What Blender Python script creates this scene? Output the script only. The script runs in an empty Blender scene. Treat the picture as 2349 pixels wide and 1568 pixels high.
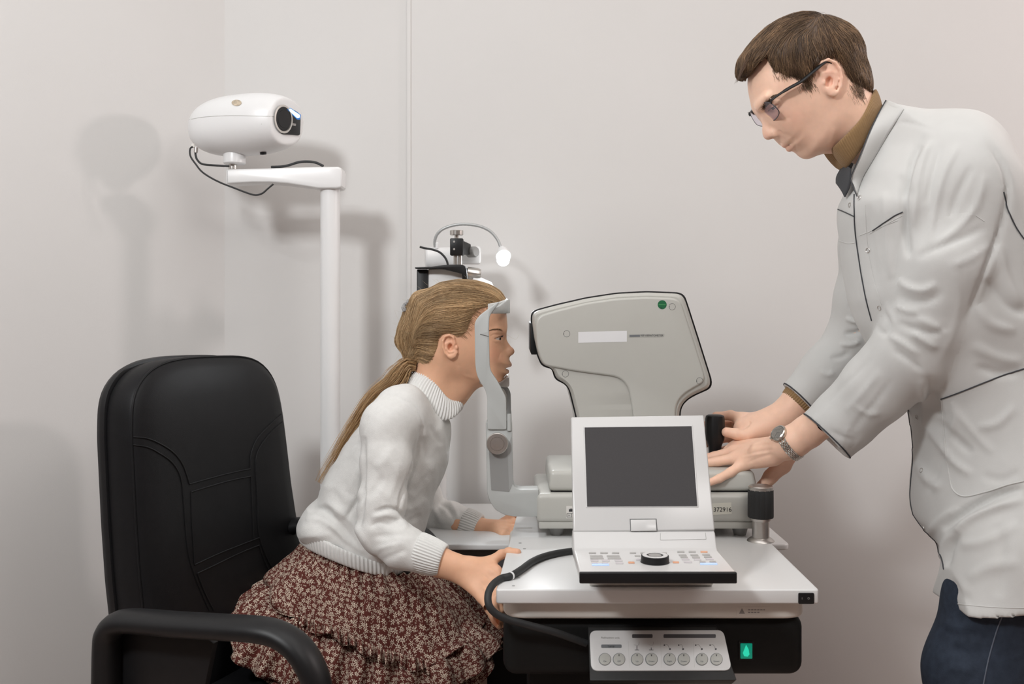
import bpy, bmesh, math, random
import numpy as np
from mathutils import Vector, Matrix
from mathutils.bvhtree import BVHTree
random.seed(7); rng = np.random.default_rng(7)
scene = bpy.context.scene
COL = scene.collection
PI = math.pi

# ------------------------------------------------------------------ camera
F, CX, HY, H = 2300.0, 1174.5, 700.0, 1.15      # focal length in pixels, optical axis column, horizon row, eye height

def P(px, py, Y):
    """point of the room seen at pixel (px, py) standing at distance Y from the camera"""
    return Vector(((px - CX) * Y / F, Y, H - (py - HY) * Y / F))

cam_data = bpy.data.cameras.new('camera')
cam = bpy.data.objects.new('camera', cam_data); COL.objects.link(cam)
cam.location = (0, 0, H); cam.rotation_euler = (PI / 2, 0, 0)
cam_data.sensor_width = 36.0; cam_data.lens = 36.0 * F / 2349.0
cam_data.shift_y = -(784.0 - HY) / 2349.0
cam_data.clip_start = 0.05
cam_data.dof.use_dof = True; cam_data.dof.focus_distance = 2.03; cam_data.dof.aperture_fstop = 7.0
scene.camera = cam

# ------------------------------------------------------------------ world and lights
world = bpy.data.worlds.new('world'); scene.world = world; world.use_nodes = True
world.node_tree.nodes['Background'].inputs[0].default_value = (0.86, 0.88, 0.9, 1)
world.node_tree.nodes['Background'].inputs[1].default_value = 0.15

def area(name, loc, target, size, size_y, power, color):
    d = bpy.data.lights.new(name, 'AREA'); d.shape = 'RECTANGLE'; d.size = size; d.size_y = size_y
    d.energy = power; d.color = color
    o = bpy.data.objects.new(name, d); COL.objects.link(o); o.location = loc
    o.rotation_euler = (Vector(target) - Vector(loc)).to_track_quat('-Z', 'Y').to_euler()
    return o
area('left_panel_light', (-1.22, 0.0, 2.5), (-0.3, 2.5, 1.2), 0.34, 0.34, 60, (0.97, 0.99, 1.0))
area('right_lamp', (3.0, 2.0, 2.15), (-0.6, 2.5, 1.5), 0.22, 0.22, 36, (1.0, 0.90, 0.88))
area('overhead_light', (0.3, 1.3, 2.78), (0.3, 1.3, 0.0), 1.8, 1.4, 22, (1.0, 0.99, 0.97))
area('added_fill_light', (1.3, 0.1, 2.7), (0.7, 2.75, 0.9), 1.0, 0.8, 30, (1.0, 0.965, 0.94))  # added fill that evens out the back wall, no fixture behind it

vs = scene.view_settings
vs.view_transform = 'Standard'; vs.look = 'None'; vs.gamma = 1.0; vs.use_curve_mapping = False
vs.exposure = -0.64
# ------------------------------------------------------------------ helpers
WLOC = {}
def empty(name, loc, label, cat, group=None):
    o = bpy.data.objects.new(name, None); COL.objects.link(o); o.location = loc
    o.empty_display_size = 0.05
    WLOC[o.name] = Vector(loc); tag(o, label, cat, group); return o

def tag(o, label=None, cat=None, group=None, kind=None):
    if label: o['label'] = label
    if cat: o['category'] = cat
    if group: o['group'] = group
    if kind: o['kind'] = kind
    return o

def link(name, me, mat, parent=None, smooth=True):
    """link a mesh whose vertices are in room coordinates"""
    o = bpy.data.objects.new(name, me); COL.objects.link(o)
    if mat is not None and len(me.materials) == 0: me.materials.append(mat)
    if parent is not None:
        o.parent = parent; o.location = -WLOC.get(parent.name, Vector((0, 0, 0)))
        WLOC[o.name] = Vector((0, 0, 0))
    else:
        WLOC[o.name] = Vector((0, 0, 0))
    if smooth is True:
        me.shade_smooth()
    elif smooth:
        smooth_by_angle(me, smooth)
    return o

def smooth_by_angle(me, deg):
    me.shade_smooth()
    bm = bmesh.new(); bm.from_mesh(me)
    a = math.radians(deg)
    for e in bm.edges:
        if len(e.link_faces) == 2 and e.calc_face_angle(0) > a: e.smooth = False
    bm.to_mesh(me); bm.free()

def from_bm(name, bm, mat, parent=None, smooth=35):
    bmesh.ops.recalc_face_normals(bm, faces=bm.faces)
    me = bpy.data.meshes.new(name); bm.to_mesh(me); bm.free()
    return link(name, me, mat, parent, smooth)

def pydata(name, v, f, mat, parent=None, smooth=True):
    me = bpy.data.meshes.new(name); me.from_pydata([tuple(p) for p in v], [], f); me.update()
    bm = bmesh.new(); bm.from_mesh(me); bmesh.ops.recalc_face_normals(bm, faces=bm.faces); bm.to_mesh(me); bm.free()
    return link(name, me, mat, parent, smooth)

def np_mesh(name, V, Q):
    """numpy vertices (n,3) and quads (m,4)"""
    me = bpy.data.meshes.new(name)
    me.vertices.add(len(V)); me.vertices.foreach_set('co', np.asarray(V, np.float32).ravel())
    k = Q.shape[1]
    me.loops.add(len(Q) * k); me.loops.foreach_set('vertex_index', np.asarray(Q, np.int32).ravel())
    me.polygons.add(len(Q)); me.polygons.foreach_set('loop_start', np.arange(0, len(Q) * k, k, dtype=np.int32))
    me.update(calc_edges=True); me.validate()
    return me

def crom(pts, n=8, closed=False):
    """Catmull-Rom through points of any dimension"""
    p = [np.array(q, float) for q in pts]; m = len(p); out = []
    rngk = range(m) if closed else range(m - 1)
    for i in rngk:
        if closed: a, b, c, d = p[(i - 1) % m], p[i], p[(i + 1) % m], p[(i + 2) % m]
        else: a, b, c, d = p[max(i - 1, 0)], p[i], p[i + 1], p[min(i + 2, m - 1)]
        for k in range(n):
            t = k / n
            out.append(0.5 * ((2 * b) + (-a + c) * t + (2 * a - 5 * b + 4 * c - d) * t * t + (-a + 3 * b - 3 * c + d) * t ** 3))
    if not closed: out.append(p[-1])
    return out

def box(name, lo, hi, mat, parent=None, bevel=0.003, seg=2):
    bm = bmesh.new(); bmesh.ops.create_cube(bm, size=1)
    lo = Vector(lo); hi = Vector(hi)
    for v in bm.verts: v.co = Vector([lo[i] + (v.co[i] + 0.5) * (hi[i] - lo[i]) for i in range(3)])
    if bevel: bmesh.ops.bevel(bm, geom=bm.edges[:], offset=bevel, segments=seg, affect='EDGES', profile=0.5)
    return from_bm(name, bm, mat, parent)

def hexa(name, c8, mat, parent=None, bevel=0.003, seg=2, smooth=35):
    """box with eight free corners: bottom four (ccw) then top four"""
    bm = bmesh.new(); v = [bm.verts.new(c) for c in c8]
    for f in ((3, 2, 1, 0), (4, 5, 6, 7), (0, 1, 5, 4), (1, 2, 6, 5), (2, 3, 7, 6), (3, 0, 4, 7)): bm.faces.new([v[i] for i in f])
    bmesh.ops.recalc_face_normals(bm, faces=bm.faces)
    if bevel: bmesh.ops.bevel(bm, geom=bm.edges[:], offset=bevel, segments=seg, affect='EDGES', profile=0.5)
    return from_bm(name, bm, mat, parent, smooth)

def prism(name, outline, a, b, mat, parent=None, bevel=0.0, seg=2, axis='Y', smooth=35, M=None, caps='both'):
    """outline in the plane across `axis`, swept from a to b; cap edges bevelled"""
    def put(u, w, t):
        q = {'Y': (u, t, w), 'Z': (u, w, t), 'X': (t, u, w)}[axis]
        return (M @ Vector(q)) if M is not None else Vector(q)
    bm = bmesh.new()
    va = [bm.verts.new(put(u, w, a)) for u, w in outline]; vb = [bm.verts.new(put(u, w, b)) for u, w in outline]
    fa = bm.faces.new(va); fb = bm.faces.new(vb[::-1]); n = len(va)
    for i in range(n): bm.faces.new((va[i], va[(i + 1) % n], vb[(i + 1) % n], vb[i]))
    bmesh.ops.recalc_face_normals(bm, faces=bm.faces)
    if bevel:
        ed = (list(fa.edges) if caps in ('both', 'a') else []) + (list(fb.edges) if caps in ('both', 'b') else [])
        bmesh.ops.bevel(bm, geom=ed, offset=bevel, segments=seg, affect='EDGES', profile=0.5)
    return from_bm(name, bm, mat, parent, smooth)

def rrect(x0, z0, x1, z1, r, n=6):
    if not isinstance(r, (tuple, list)): r = (r,) * 4        # corners: lower-left, lower-right, upper-right, upper-left
    out = []
    for (cx, cz, a0, rr) in ((x0 + r[0], z0 + r[0], PI, r[0]), (x1 - r[1], z0 + r[1], 1.5 * PI, r[1]), (x1 - r[2], z1 - r[2], 0, r[2]), (x0 + r[3], z1 - r[3], .5 * PI, r[3])):
        for k in range(n + 1):
            a = a0 + k / n * PI / 2; out.append((cx + rr * math.cos(a), cz + rr * math.sin(a)))
    return out

def frame(axis):
    a = Vector(axis).normalized(); h = Vector((0, 0, 1)) if abs(a.z) < 0.9 else Vector((1, 0, 0))
    u = a.cross(h).normalized(); w = u.cross(a).normalized(); return a, u, w

def lathe(name, base, axis, prof, mat, parent=None, n=32, smooth=35, sx=1.0, sy=1.0, ripple=None):
    """prof: list of (radius, height along axis)"""
    a, u, w = frame(axis); base = Vector(base); V = []; Fc = []
    for (r, h) in prof:
        for k in range(n):
            t = 2 * PI * k / n; rr = r * (1 + (ripple(t) if ripple else 0))
            V.append(base + a * h + u * (rr * math.cos(t) * sx) + w * (rr * math.sin(t) * sy))
    for i in range(len(prof) - 1):
        for k in range(n): Fc.append((i * n + k, i * n + (k + 1) % n, (i + 1) * n + (k + 1) % n, (i + 1) * n + k))
    if prof[0][0] > 1e-6: Fc.append(tuple(range(n))[::-1])
    if prof[-1][0] > 1e-6: Fc.append(tuple((len(prof) - 1) * n + k for k in range(n)))
    return pydata(name, V, Fc, mat, parent, smooth)

def tube_geo(path, rad, n=10, sq=1.0, up=None, cap=True):
    """rad: number, or list per point, or list of (ru, rw)"""
    path = [Vector(p) for p in path]; m = len(path); V = []; Fc = []
    t0 = (path[1] - path[0]).normalized()
    ref = Vector(up) if up else (Vector((0, 0, 1)) if abs(t0.z) < 0.9 else Vector((1, 0, 0)))
    u = (ref - t0 * ref.dot(t0)).normalized()
    for i in range(m):
        t = (path[min(i + 1, m - 1)] - path[max(i - 1, 0)]).normalized()
        u = (u - t * u.dot(t)).normalized(); w = t.cross(u)
        r = rad[i] if isinstance(rad, (list, tuple, np.ndarray)) else rad
        ru, rw = (r if isinstance(r, (tuple, list)) else (r, r * sq))
        for k in range(n):
            a = 2 * PI * k / n; V.append(path[i] + u * (ru * math.cos(a)) + w * (rw * math.sin(a)))
    for i in range(m - 1):
        for k in range(n): Fc.append((i * n + k, i * n + (k + 1) % n, (i + 1) * n + (k + 1) % n, (i + 1) * n + k))
    if cap: Fc.append(tuple(range(n))[::-1]); Fc.append(tuple((m - 1) * n + k for k in range(n)))
    return V, Fc

def tube(name, path, rad, mat, parent=None, n=10, sq=1.0, up=None, smooth=50, cap=True):
    V, Fc = tube_geo(path, rad, n, sq, up, cap); return pydata(name, V, Fc, mat, parent, smooth)

def tubes(name, lst, mat, parent=None, n=8, smooth=50):
    V = []; Fc = []
    for path, rad in lst:
        v, f = tube_geo(path, rad, n); o = len(V); V += v; Fc += [tuple(i + o for i in q) for q in f]
    return pydata(name, V, Fc, mat, parent, smooth)

def text(name, s, M, size, mat, parent=None, align='CENTER', depth=0.0002, bold=0.0):
    """lettering in the local XY plane of M"""
    cu = bpy.data.curves.new(name, 'FONT'); cu.body = s; cu.size = size; cu.align_x = align; cu.align_y = 'CENTER'
    cu.extrude = depth; cu.offset = bold; cu.resolution_u = 3
    tmp = bpy.data.objects.new(name, cu); COL.objects.link(tmp)
    dg = bpy.context.evaluated_depsgraph_get(); dg.update()
    me = bpy.data.meshes.new_from_object(tmp.evaluated_get(dg))
    bpy.data.objects.remove(tmp); me.transform(M); me.materials.clear()
    return link(name, me, mat, parent, False)

def plane_M(origin, xdir, ydir):
    x = Vector(xdir).normalized(); y = Vector(ydir).normalized(); z = x.cross(y).normalized(); y = z.cross(x)
    M = Matrix.Identity(4)
    for i in range(3): M[i][0], M[i][1], M[i][2], M[i][3] = x[i], y[i], z[i], origin[i]
    return M

# ------------------------------------------------------------------ materials
def mat(name, color, rough=0.5, metal=0.0, noise=0.0, nscale=40.0, bump=0.0, bscale=300.0, spec=0.5, emit=None, estr=0.0,
        sss=0.0, sssr=(0.01, 0.004, 0.002), sheen=0.0, coat=0.0, stretch=None, attr=None, alpha=1.0, trans=0.0, rnoise=0.0, aniso=0.0):
    m = bpy.data.materials.new(name); m.use_nodes = True; nt = m.node_tree; N = nt.nodes; L = nt.links
    b = N['Principled BSDF']
    b.inputs['Base Color'].default_value = (*color, 1); b.inputs['Roughness'].default_value = rough
    b.inputs['Metallic'].default_value = metal; b.inputs['Specular IOR Level'].default_value = spec
    if emit: b.inputs['Emission Color'].default_value = (*emit, 1); b.inputs['Emission Strength'].default_value = estr
    if sss: b.inputs['Subsurface Weight'].default_value = sss; b.inputs['Subsurface Radius'].default_value = sssr; b.inputs['Subsurface Scale'].default_value = 1.0
    if sheen: b.inputs['Sheen Weight'].default_value = sheen; b.inputs['Sheen Roughness'].default_value = 0.5
    if coat: b.inputs['Coat Weight'].default_value = coat; b.inputs['Coat Roughness'].default_value = 0.12
    if trans: b.inputs['Transmission Weight'].default_value = trans
    tc = N.new('ShaderNodeTexCoord'); mp = N.new('ShaderNodeMapping'); L.new(tc.outputs['Object'], mp.inputs[0])
    if stretch: mp.inputs['Scale'].default_value = stretch
    src = None
    if attr:
        at = N.new('ShaderNodeAttribute'); at.attribute_name = attr; src = at.outputs['Color']
        L.new(src, b.inputs['Base Color'])
    if noise:
        n = N.new('ShaderNodeTexNoise'); n.inputs['Scale'].default_value = nscale; n.inputs['Detail'].default_value = 4
        L.new(mp.outputs[0], n.inputs['Vector'])
        mr = N.new('ShaderNodeMapRange'); mr.inputs[3].default_value = 1 - noise; mr.inputs[4].default_value = 1 + noise
        mr.inputs[1].default_value = 0.25; mr.inputs[2].default_value = 0.75
        L.new(n.outputs[0], mr.inputs[0])
        vm = N.new('ShaderNodeVectorMath'); vm.operation = 'SCALE'
        if src: L.new(src, vm.inputs[0])
        else: vm.inputs[0].default_value = color
        L.new(mr.outputs[0], vm.inputs['Scale']); L.new(vm.outputs[0], b.inputs['Base Color'])
        if rnoise:
            mr2 = N.new('ShaderNodeMapRange'); mr2.inputs[3].default_value = rough - rnoise; mr2.inputs[4].default_value = rough + rnoise
            L.new(n.outputs[0], mr2.inputs[0]); L.new(mr2.outputs[0], b.inputs['Roughness'])
    if bump:
        n2 = N.new('ShaderNodeTexNoise'); n2.inputs['Scale'].default_value = bscale; n2.inputs['Detail'].default_value = 3
        L.new(mp.outputs[0], n2.inputs['Vector'])
        bp = N.new('ShaderNodeBump'); bp.inputs['Strength'].default_value = bump; bp.inputs['Distance'].default_value = 0.001
        L.new(n2.outputs[0], bp.inputs['Height']); L.new(bp.outputs[0], b.inputs['Normal'])
    m['b'] = 1
    return m

M_ = {}
M_['wall'] = mat('wall_paint', (0.675, 0.663, 0.650), 0.85, noise=0.012, nscale=3, bump=0.12, bscale=500)
M_['floor'] = mat('floor_vinyl', (0.42, 0.32, 0.275), 0.45, noise=0.08, nscale=6)
M_['ceiling'] = mat('ceiling_paint', (0.8, 0.8, 0.79), 0.9, noise=0.01)
M_['white'] = mat('white_plastic', (0.80, 0.80, 0.80), 0.32, noise=0.01, nscale=8, bump=0.03, bscale=900)
M_['glosswhite'] = mat('gloss_white_plastic', (0.62, 0.615, 0.61), 0.22, noise=0.008, nscale=8)
M_['tabletop'] = mat('white_laminate', (0.74, 0.74, 0.735), 0.28, noise=0.01, nscale=10, bump=0.02, bscale=600)
M_['cream'] = mat('cream_lacquer', (0.72, 0.69, 0.64), 0.35, noise=0.015, nscale=12)
M_['grey'] = mat('pale_grey_lacquer', (0.50, 0.495, 0.46), 0.36, noise=0.012, nscale=30, bump=0.03, bscale=1500)
M_['greyd'] = mat('mid_grey_plastic', (0.27, 0.27, 0.265), 0.5, noise=0.02, nscale=40, bump=0.05, bscale=1500)
M_['armgrey'] = mat('light_grey_plastic', (0.47, 0.485, 0.475), 0.42, noise=0.012, nscale=30, bump=0.03, bscale=1500)
M_['black'] = mat('black_plastic', (0.008, 0.008, 0.009), 0.45, noise=0.1, nscale=60, bump=0.03, bscale=900, spec=0.35)
M_['blackgloss'] = mat('black_gloss', (0.008, 0.008, 0.009), 0.18, noise=0.1, nscale=20)
M_['rubber'] = mat('black_rubber', (0.02, 0.021, 0.022), 0.6, noise=0.1, nscale=60)
M_['cabinet'] = mat('black_powder_coat', (0.006, 0.0065, 0.0065), 0.55, noise=0.12, nscale=200, bump=0.05, bscale=900, spec=0.25)
M_['bracket'] = mat('dark_grey_bracket', (0.022, 0.022, 0.022), 0.5, noise=0.1, nscale=100, spec=0.3)
M_['leather'] = mat('black_leather', (0.007, 0.007, 0.008), 0.50, noise=0.12, nscale=30, bump=0.22, bscale=900, spec=0.22)
M_['chrome'] = mat('brushed_steel', (0.62, 0.60, 0.57), 0.28, metal=1.0, noise=0.04, nscale=80)
M_['alu'] = mat('satin_aluminium', (0.60, 0.575, 0.55), 0.38, metal=1.0, noise=0.04, nscale=120)
M_['screen'] = mat('matt_screen', (0.040, 0.037, 0.039), 0.55, noise=0.06, nscale=400, spec=0.35)
M_['green'] = mat('green_sticker', (0.02, 0.14, 0.06), 0.35, noise=0.08, nscale=300)
M_['ink'] = mat('black_ink', (0.03, 0.03, 0.035), 0.6, noise=0.05)
M_['greyink'] = mat('grey_ink', (0.30, 0.29, 0.28), 0.6, noise=0.05)
M_['pill'] = mat('dark_grey_print', (0.07, 0.068, 0.075), 0.5, noise=0.05)
M_['pill2'] = mat('mid_grey_print', (0.16, 0.17, 0.18), 0.5, noise=0.05)
M_['btn'] = mat('grey_push_button', (0.42, 0.42, 0.39), 0.45, noise=0.03, nscale=60)
M_['paper'] = mat('paper_label', (0.74, 0.72, 0.68), 0.6, noise=0.015, nscale=200)
M_['line'] = mat('grey_seam_line', (0.12, 0.12, 0.12), 0.6, noise=0.05)
# ------------------------------------------------------------------ implicit surfaces: smooth unions of shapes on a grid, meshed by surface nets
class Field:
    def __init__(s, lo, hi, h):
        s.lo = np.array(lo, float); s.h = h; s.n = np.ceil((np.array(hi, float) - s.lo) / h).astype(int) + 1
        s.ax = [s.lo[i] + h * np.arange(s.n[i]) for i in range(3)]
        s.d = np.full(tuple(s.n), 0.08, np.float32)
    def _sub(s, lo, hi):
        a = []
        for i in range(3):
            i0 = int(max(0, math.floor((lo[i] - s.lo[i]) / s.h))); i1 = int(min(s.n[i], math.ceil((hi[i] - s.lo[i]) / s.h) + 1))
            if i1 <= i0: return None
            a.append((i0, i1))
        return a
    def apply(s, fn, lo, hi, k=0.0, op='add', pad=None):
        pad = (max(k, 2.5 * s.h) + s.h) if pad is None else pad
        r = s._sub(np.array(lo) - pad, np.array(hi) + pad)
        if r is None: return s
        sl = tuple(slice(a, b) for a, b in r)
        x = s.ax[0][sl[0]][:, None, None]; y = s.ax[1][sl[1]][None, :, None]; z = s.ax[2][sl[2]][None, None, :]
        d = fn(x, y, z); o = s.d[sl]
        if op == 'add':
            if k > 0: hh = np.maximum(k - np.abs(o - d), 0) / k; s.d[sl] = np.minimum(o, d) - hh * hh * k * 0.25
            else: s.d[sl] = np.minimum(o, d)
        elif op == 'sub':
            e = -d
            if k > 0: hh = np.maximum(k - np.abs(o - e), 0) / k; s.d[sl] = np.maximum(o, e) + hh * hh * k * 0.25
            else: s.d[sl] = np.maximum(o, e)
        elif op == 'int':
            s.d[...] = s.d
            s.d[sl] = np.maximum(o, d)
        elif op == 'warp': s.d[sl] = o + d
        return s
    def cap(s, a, b, r1, r2=None, k=0.0, op='add', sq=None):
        """capsule that tapers from r1 to r2; sq=(axis, factor) flattens it along a direction"""
        r2 = r1 if r2 is None else r2; a = np.array(a, float); b = np.array(b, float)
        R = max(r1, r2) * (1.0 if sq is None else max(1.0, 1.0)); lo = np.minimum(a, b) - R; hi = np.maximum(a, b) + R
        ab = b - a; L2 = max(ab @ ab, 1e-12)
        if sq is not None: ax = np.array(sq[0], float); ax /= np.linalg.norm(ax); f = 1.0 / sq[1]
        def fn(x, y, z):
            px, py, pz = x - a[0], y - a[1], z - a[2]
            t = np.clip((px * ab[0] + py * ab[1] + pz * ab[2]) / L2, 0, 1)
            dx, dy, dz = px - ab[0] * t, py - ab[1] * t, pz - ab[2] * t
            if sq is not None:
                q = (dx * ax[0] + dy * ax[1] + dz * ax[2]); g = q * (f * f - 1)
                l = np.sqrt(np.maximum(dx * dx + dy * dy + dz * dz + q * g, 1e-12)); rr = r1 + (r2 - r1) * t
                gl = np.sqrt(np.maximum(dx * dx + dy * dy + dz * dz + q * q * (f ** 4 - 1), 1e-12))
                return (l - rr) * l / gl
            return np.sqrt(dx * dx + dy * dy + dz * dz) - (r1 + (r2 - r1) * t)
        return s.apply(fn, lo, hi, k, op)
    def chain(s, pts, rs, k=0.0, k0=None, op='add', sq=None):
        """a limb: joints in order, joined with k inside and k0 where it meets the rest"""
        for i in range(len(pts) - 1): s.cap(pts[i], pts[i + 1], rs[i], rs[i + 1], k if (i or k0 is None) else k0, op, sq)
        return s
    def ell(s, c, r, M=None, k=0.0, op='add'):
        """ellipsoid with radii r; M holds its three axes as rows"""
        c = np.array(c, float); r = np.array(r, float); R = np.array(M, float) if M is not None else np.eye(3)
        R = R / np.linalg.norm(R, axis=1)[:, None]
        ext = np.sqrt(((R * r[:, None]) ** 2).sum(0))
        def fn(x, y, z):
            px, py, pz = x - c[0], y - c[1], z - c[2]; A = 0; B = 0
            for i in range(3):
                q = px * R[i][0] + py * R[i][1] + pz * R[i][2]; A = A + (q / r[i]) ** 2; B = B + (q / r[i] ** 2) ** 2
            A = np.sqrt(A); return A * (A - 1) / np.sqrt(np.maximum(B, 1e-9))
        return s.apply(fn, c - ext, c + ext, k, op)
    def half(s, p, n):
        """keep the side of the plane away from n"""
        n = np.array(n, float); n /= np.linalg.norm(n)
        return s.apply(lambda x, y, z: (x - p[0]) * n[0] + (y - p[1]) * n[1] + (z - p[2]) * n[2], s.lo, s.lo + s.n * s.h, 0, 'int')
    def at(s, p):
        q = (np.array(p, float) - s.lo) / s.h; i = np.clip(q.astype(int), 0, s.n - 2); f = q - i; v = 0
        for a in (0, 1):
            for b in (0, 1):
                for c in (0, 1): v += s.d[i[0] + a, i[1] + b, i[2] + c] * (f[0] if a else 1 - f[0]) * (f[1] if b else 1 - f[1]) * (f[2] if c else 1 - f[2])
        return v
    def nets(s, relax=1):
        d = s.d; ins = d < 0
        c = np.zeros(tuple(np.array(d.shape) - 1), np.int8)
        for a in (0, 1):
            for b in (0, 1):
                for e in (0, 1): c += ins[a:d.shape[0] - 1 + a, b:d.shape[1] - 1 + b, e:d.shape[2] - 1 + e]
        act = (c > 0) & (c < 8); ix = np.argwhere(act); idn = np.full(act.shape, -1, np.int32); idn[act] = np.arange(len(ix))
        acc = np.zeros((len(ix), 3)); cnt = np.zeros(len(ix)); co = [(a, b, e) for a in (0, 1) for b in (0, 1) for e in (0, 1)]
        for p in co:
            for axs in range(3):
                if p[axs]: continue
                q = list(p); q[axs] = 1
                v0 = d[ix[:, 0] + p[0], ix[:, 1] + p[1], ix[:, 2] + p[2]]; v1 = d[ix[:, 0] + q[0], ix[:, 1] + q[1], ix[:, 2] + q[2]]
                m = (v0 < 0) != (v1 < 0); t = v0[m] / (v0[m] - v1[m]); w = np.tile(np.array(p, float), (m.sum(), 1)); w[:, axs] = t
                acc[m] += w; cnt[m] += 1
        V = s.lo + (ix + acc / cnt[:, None]) * s.h; Q = []
        for axs in range(3):
            u, w = (axs + 1) % 3, (axs + 2) % 3
            sh = [slice(None)] * 3; sh[axs] = slice(0, -1); s2 = [slice(None)] * 3; s2[axs] = slice(1, None)
            a0 = ins[tuple(sh)]; a1 = ins[tuple(s2)]; e = np.argwhere(a0 != a1)
            e = e[(e[:, u] > 0) & (e[:, w] > 0) & (e[:, u] < d.shape[u] - 1) & (e[:, w] < d.shape[w] - 1)]
            fl = a0[e[:, 0], e[:, 1], e[:, 2]]
            def g(du, dw): q = e.copy(); q[:, u] -= du; q[:, w] -= dw; return idn[q[:, 0], q[:, 1], q[:, 2]]
            q = np.stack([g(1, 1), g(0, 1), g(0, 0), g(1, 0)], 1); q[~fl] = q[~fl][:, ::-1]; Q.append(q)
        Q = np.concatenate(Q); Q = Q[(Q >= 0).all(1)]
        for _ in range(relax): V = relax_mesh(V, Q, 0.5)
        return V, Q

def nbr(V, Q):
    a = np.concatenate([Q[:, 0], Q[:, 1], Q[:, 2], Q[:, 3]]); b = np.concatenate([Q[:, 1], Q[:, 2], Q[:, 3], Q[:, 0]]); return a, b
def relax_mesh(V, Q, f=0.5):
    a, b = nbr(V, Q); S = np.zeros_like(V); n = np.bincount(a, minlength=len(V)) + np.bincount(b, minlength=len(V))
    for i in range(3): S[:, i] = np.bincount(a, V[b, i], len(V)) + np.bincount(b, V[a, i], len(V))
    m = n > 0; W = V.copy(); W[m] = V[m] * (1 - f) + f * S[m] / n[m][:, None]; return W
def normals(V, Q):
    n = np.cross(V[Q[:, 2]] - V[Q[:, 0]], V[Q[:, 3]] - V[Q[:, 1]]); N = np.zeros_like(V)
    for c in range(4):
        for i in range(3): N[:, i] += np.bincount(Q[:, c], n[:, i], len(V))
    return N / (np.linalg.norm(N, axis=1)[:, None] + 1e-12)
def pix(V):
    """picture coordinates of points"""
    return np.stack([CX + V[:, 0] * F / V[:, 1], HY + (H - V[:, 2]) * F / V[:, 1]], 1)
def seg_dist(p, poly):
    """distance and position (0..1) of pixels p along a polyline"""
    poly = np.array(poly, float); best = np.full(len(p), 1e9); par = np.zeros(len(p)); side = np.zeros(len(p)); L = len(poly) - 1
    for i in range(L):
        a, b = poly[i], poly[i + 1]; ab = b - a; t = np.clip(((p - a) @ ab) / max(ab @ ab, 1e-9), 0, 1)
        q = p - (a + t[:, None] * ab); dd = np.sqrt((q ** 2).sum(1)); m = dd < best
        best[m] = dd[m]; par[m] = (i + t[m]) / L; side[m] = np.sign(ab[0] * q[m, 1] - ab[1] * q[m, 0])
    return best, par, side
def sculpt(V, Q, strokes, near=True, taper=0.5):
    """press or raise the side facing the viewer: strokes = (pixels, width, height[, skew])"""
    N = normals(V, Q); p = pix(V); W = V.copy()
    for st in strokes:
        pts, w, amp = st[0], st[1], st[2]; skew = st[3] if len(st) > 3 else 0
        poly = crom(pts, 5) if len(pts) > 2 else pts
        P_ = np.array(poly); lo = P_.min(0) - 3 * w; hi = P_.max(0) + 3 * w
        m = np.where((p[:, 0] > lo[0]) & (p[:, 0] < hi[0]) & (p[:, 1] > lo[1]) & (p[:, 1] < hi[1]) & ((N[:, 1] < 0.25) if near else True))[0]
        if not len(m): continue
        d, t, sd = seg_dist(p[m], poly)
        end = np.clip(np.minimum(t, 1 - t) / max(taper, 1e-3) * 2, 0, 1) ** 0.7 if taper else 1.0
        if skew:
            x = d * sd; g = np.where(x * skew > 0, np.exp(-(x / (w * 2.4)) ** 2), np.exp(-(x / (w * 0.7)) ** 2))
        else: g = np.exp(-(d / w) ** 2)
        W[m] += N[m] * (amp * g * end)[:, None]
    return W
def noise3(V, sc, seed=0):
    """cheap smooth noise from summed waves, about -1..1"""
    r = np.random.default_rng(seed); o = np.zeros(len(V))
    for _ in range(7):
        k = r.normal(size=3); k *= sc * r.uniform(.6, 1.6) / np.linalg.norm(k); o += np.sin(V @ k + r.uniform(0, 6.28) + 1.3 * np.sin(V @ (k[[1, 2, 0]]) * .7 + r.uniform(0, 6)))
    return o / 3.2
def net_obj(name, V, Q, m, parent, cols=None):
    me = np_mesh(name, V, Q)
    if cols is not None:
        at = me.color_attributes.new('tint', 'FLOAT_COLOR', 'POINT'); c4 = np.ones((len(V), 4), np.float32); c4[:, :3] = cols
        at.data.foreach_set('color', c4.ravel())
    return link(name, me, m, parent, True)
def stack_mesh(lst):
    Vs = []; Qs = []; o = 0
    for V, Q in lst: Vs.append(V); Qs.append(Q + o); o += len(V)
    return np.concatenate(Vs), np.concatenate(Qs)
def ray_plane(px, py, p0, n):
    d = P(px, py, 1.0) - Vector((0, 0, H)); n = Vector(n); o = Vector((0, 0, H))
    return o + d * ((Vector(p0) - o).dot(n) / d.dot(n))

class Plane:
    def __init__(s, p0, n):
        s.p = Vector(p0); s.n = Vector(n).normalized()
        if s.n.dot(Vector((0, 0, H)) - s.p) < 0: s.n = -s.n
    def at(s, px, py, lift=0.0): return ray_plane(px, py, s.p + s.n * lift, s.n)
    @staticmethod
    def three(a, b, c): a, b, c = Vector(a), Vector(b), Vector(c); return Plane(a, (b - a).cross(c - a))

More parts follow.
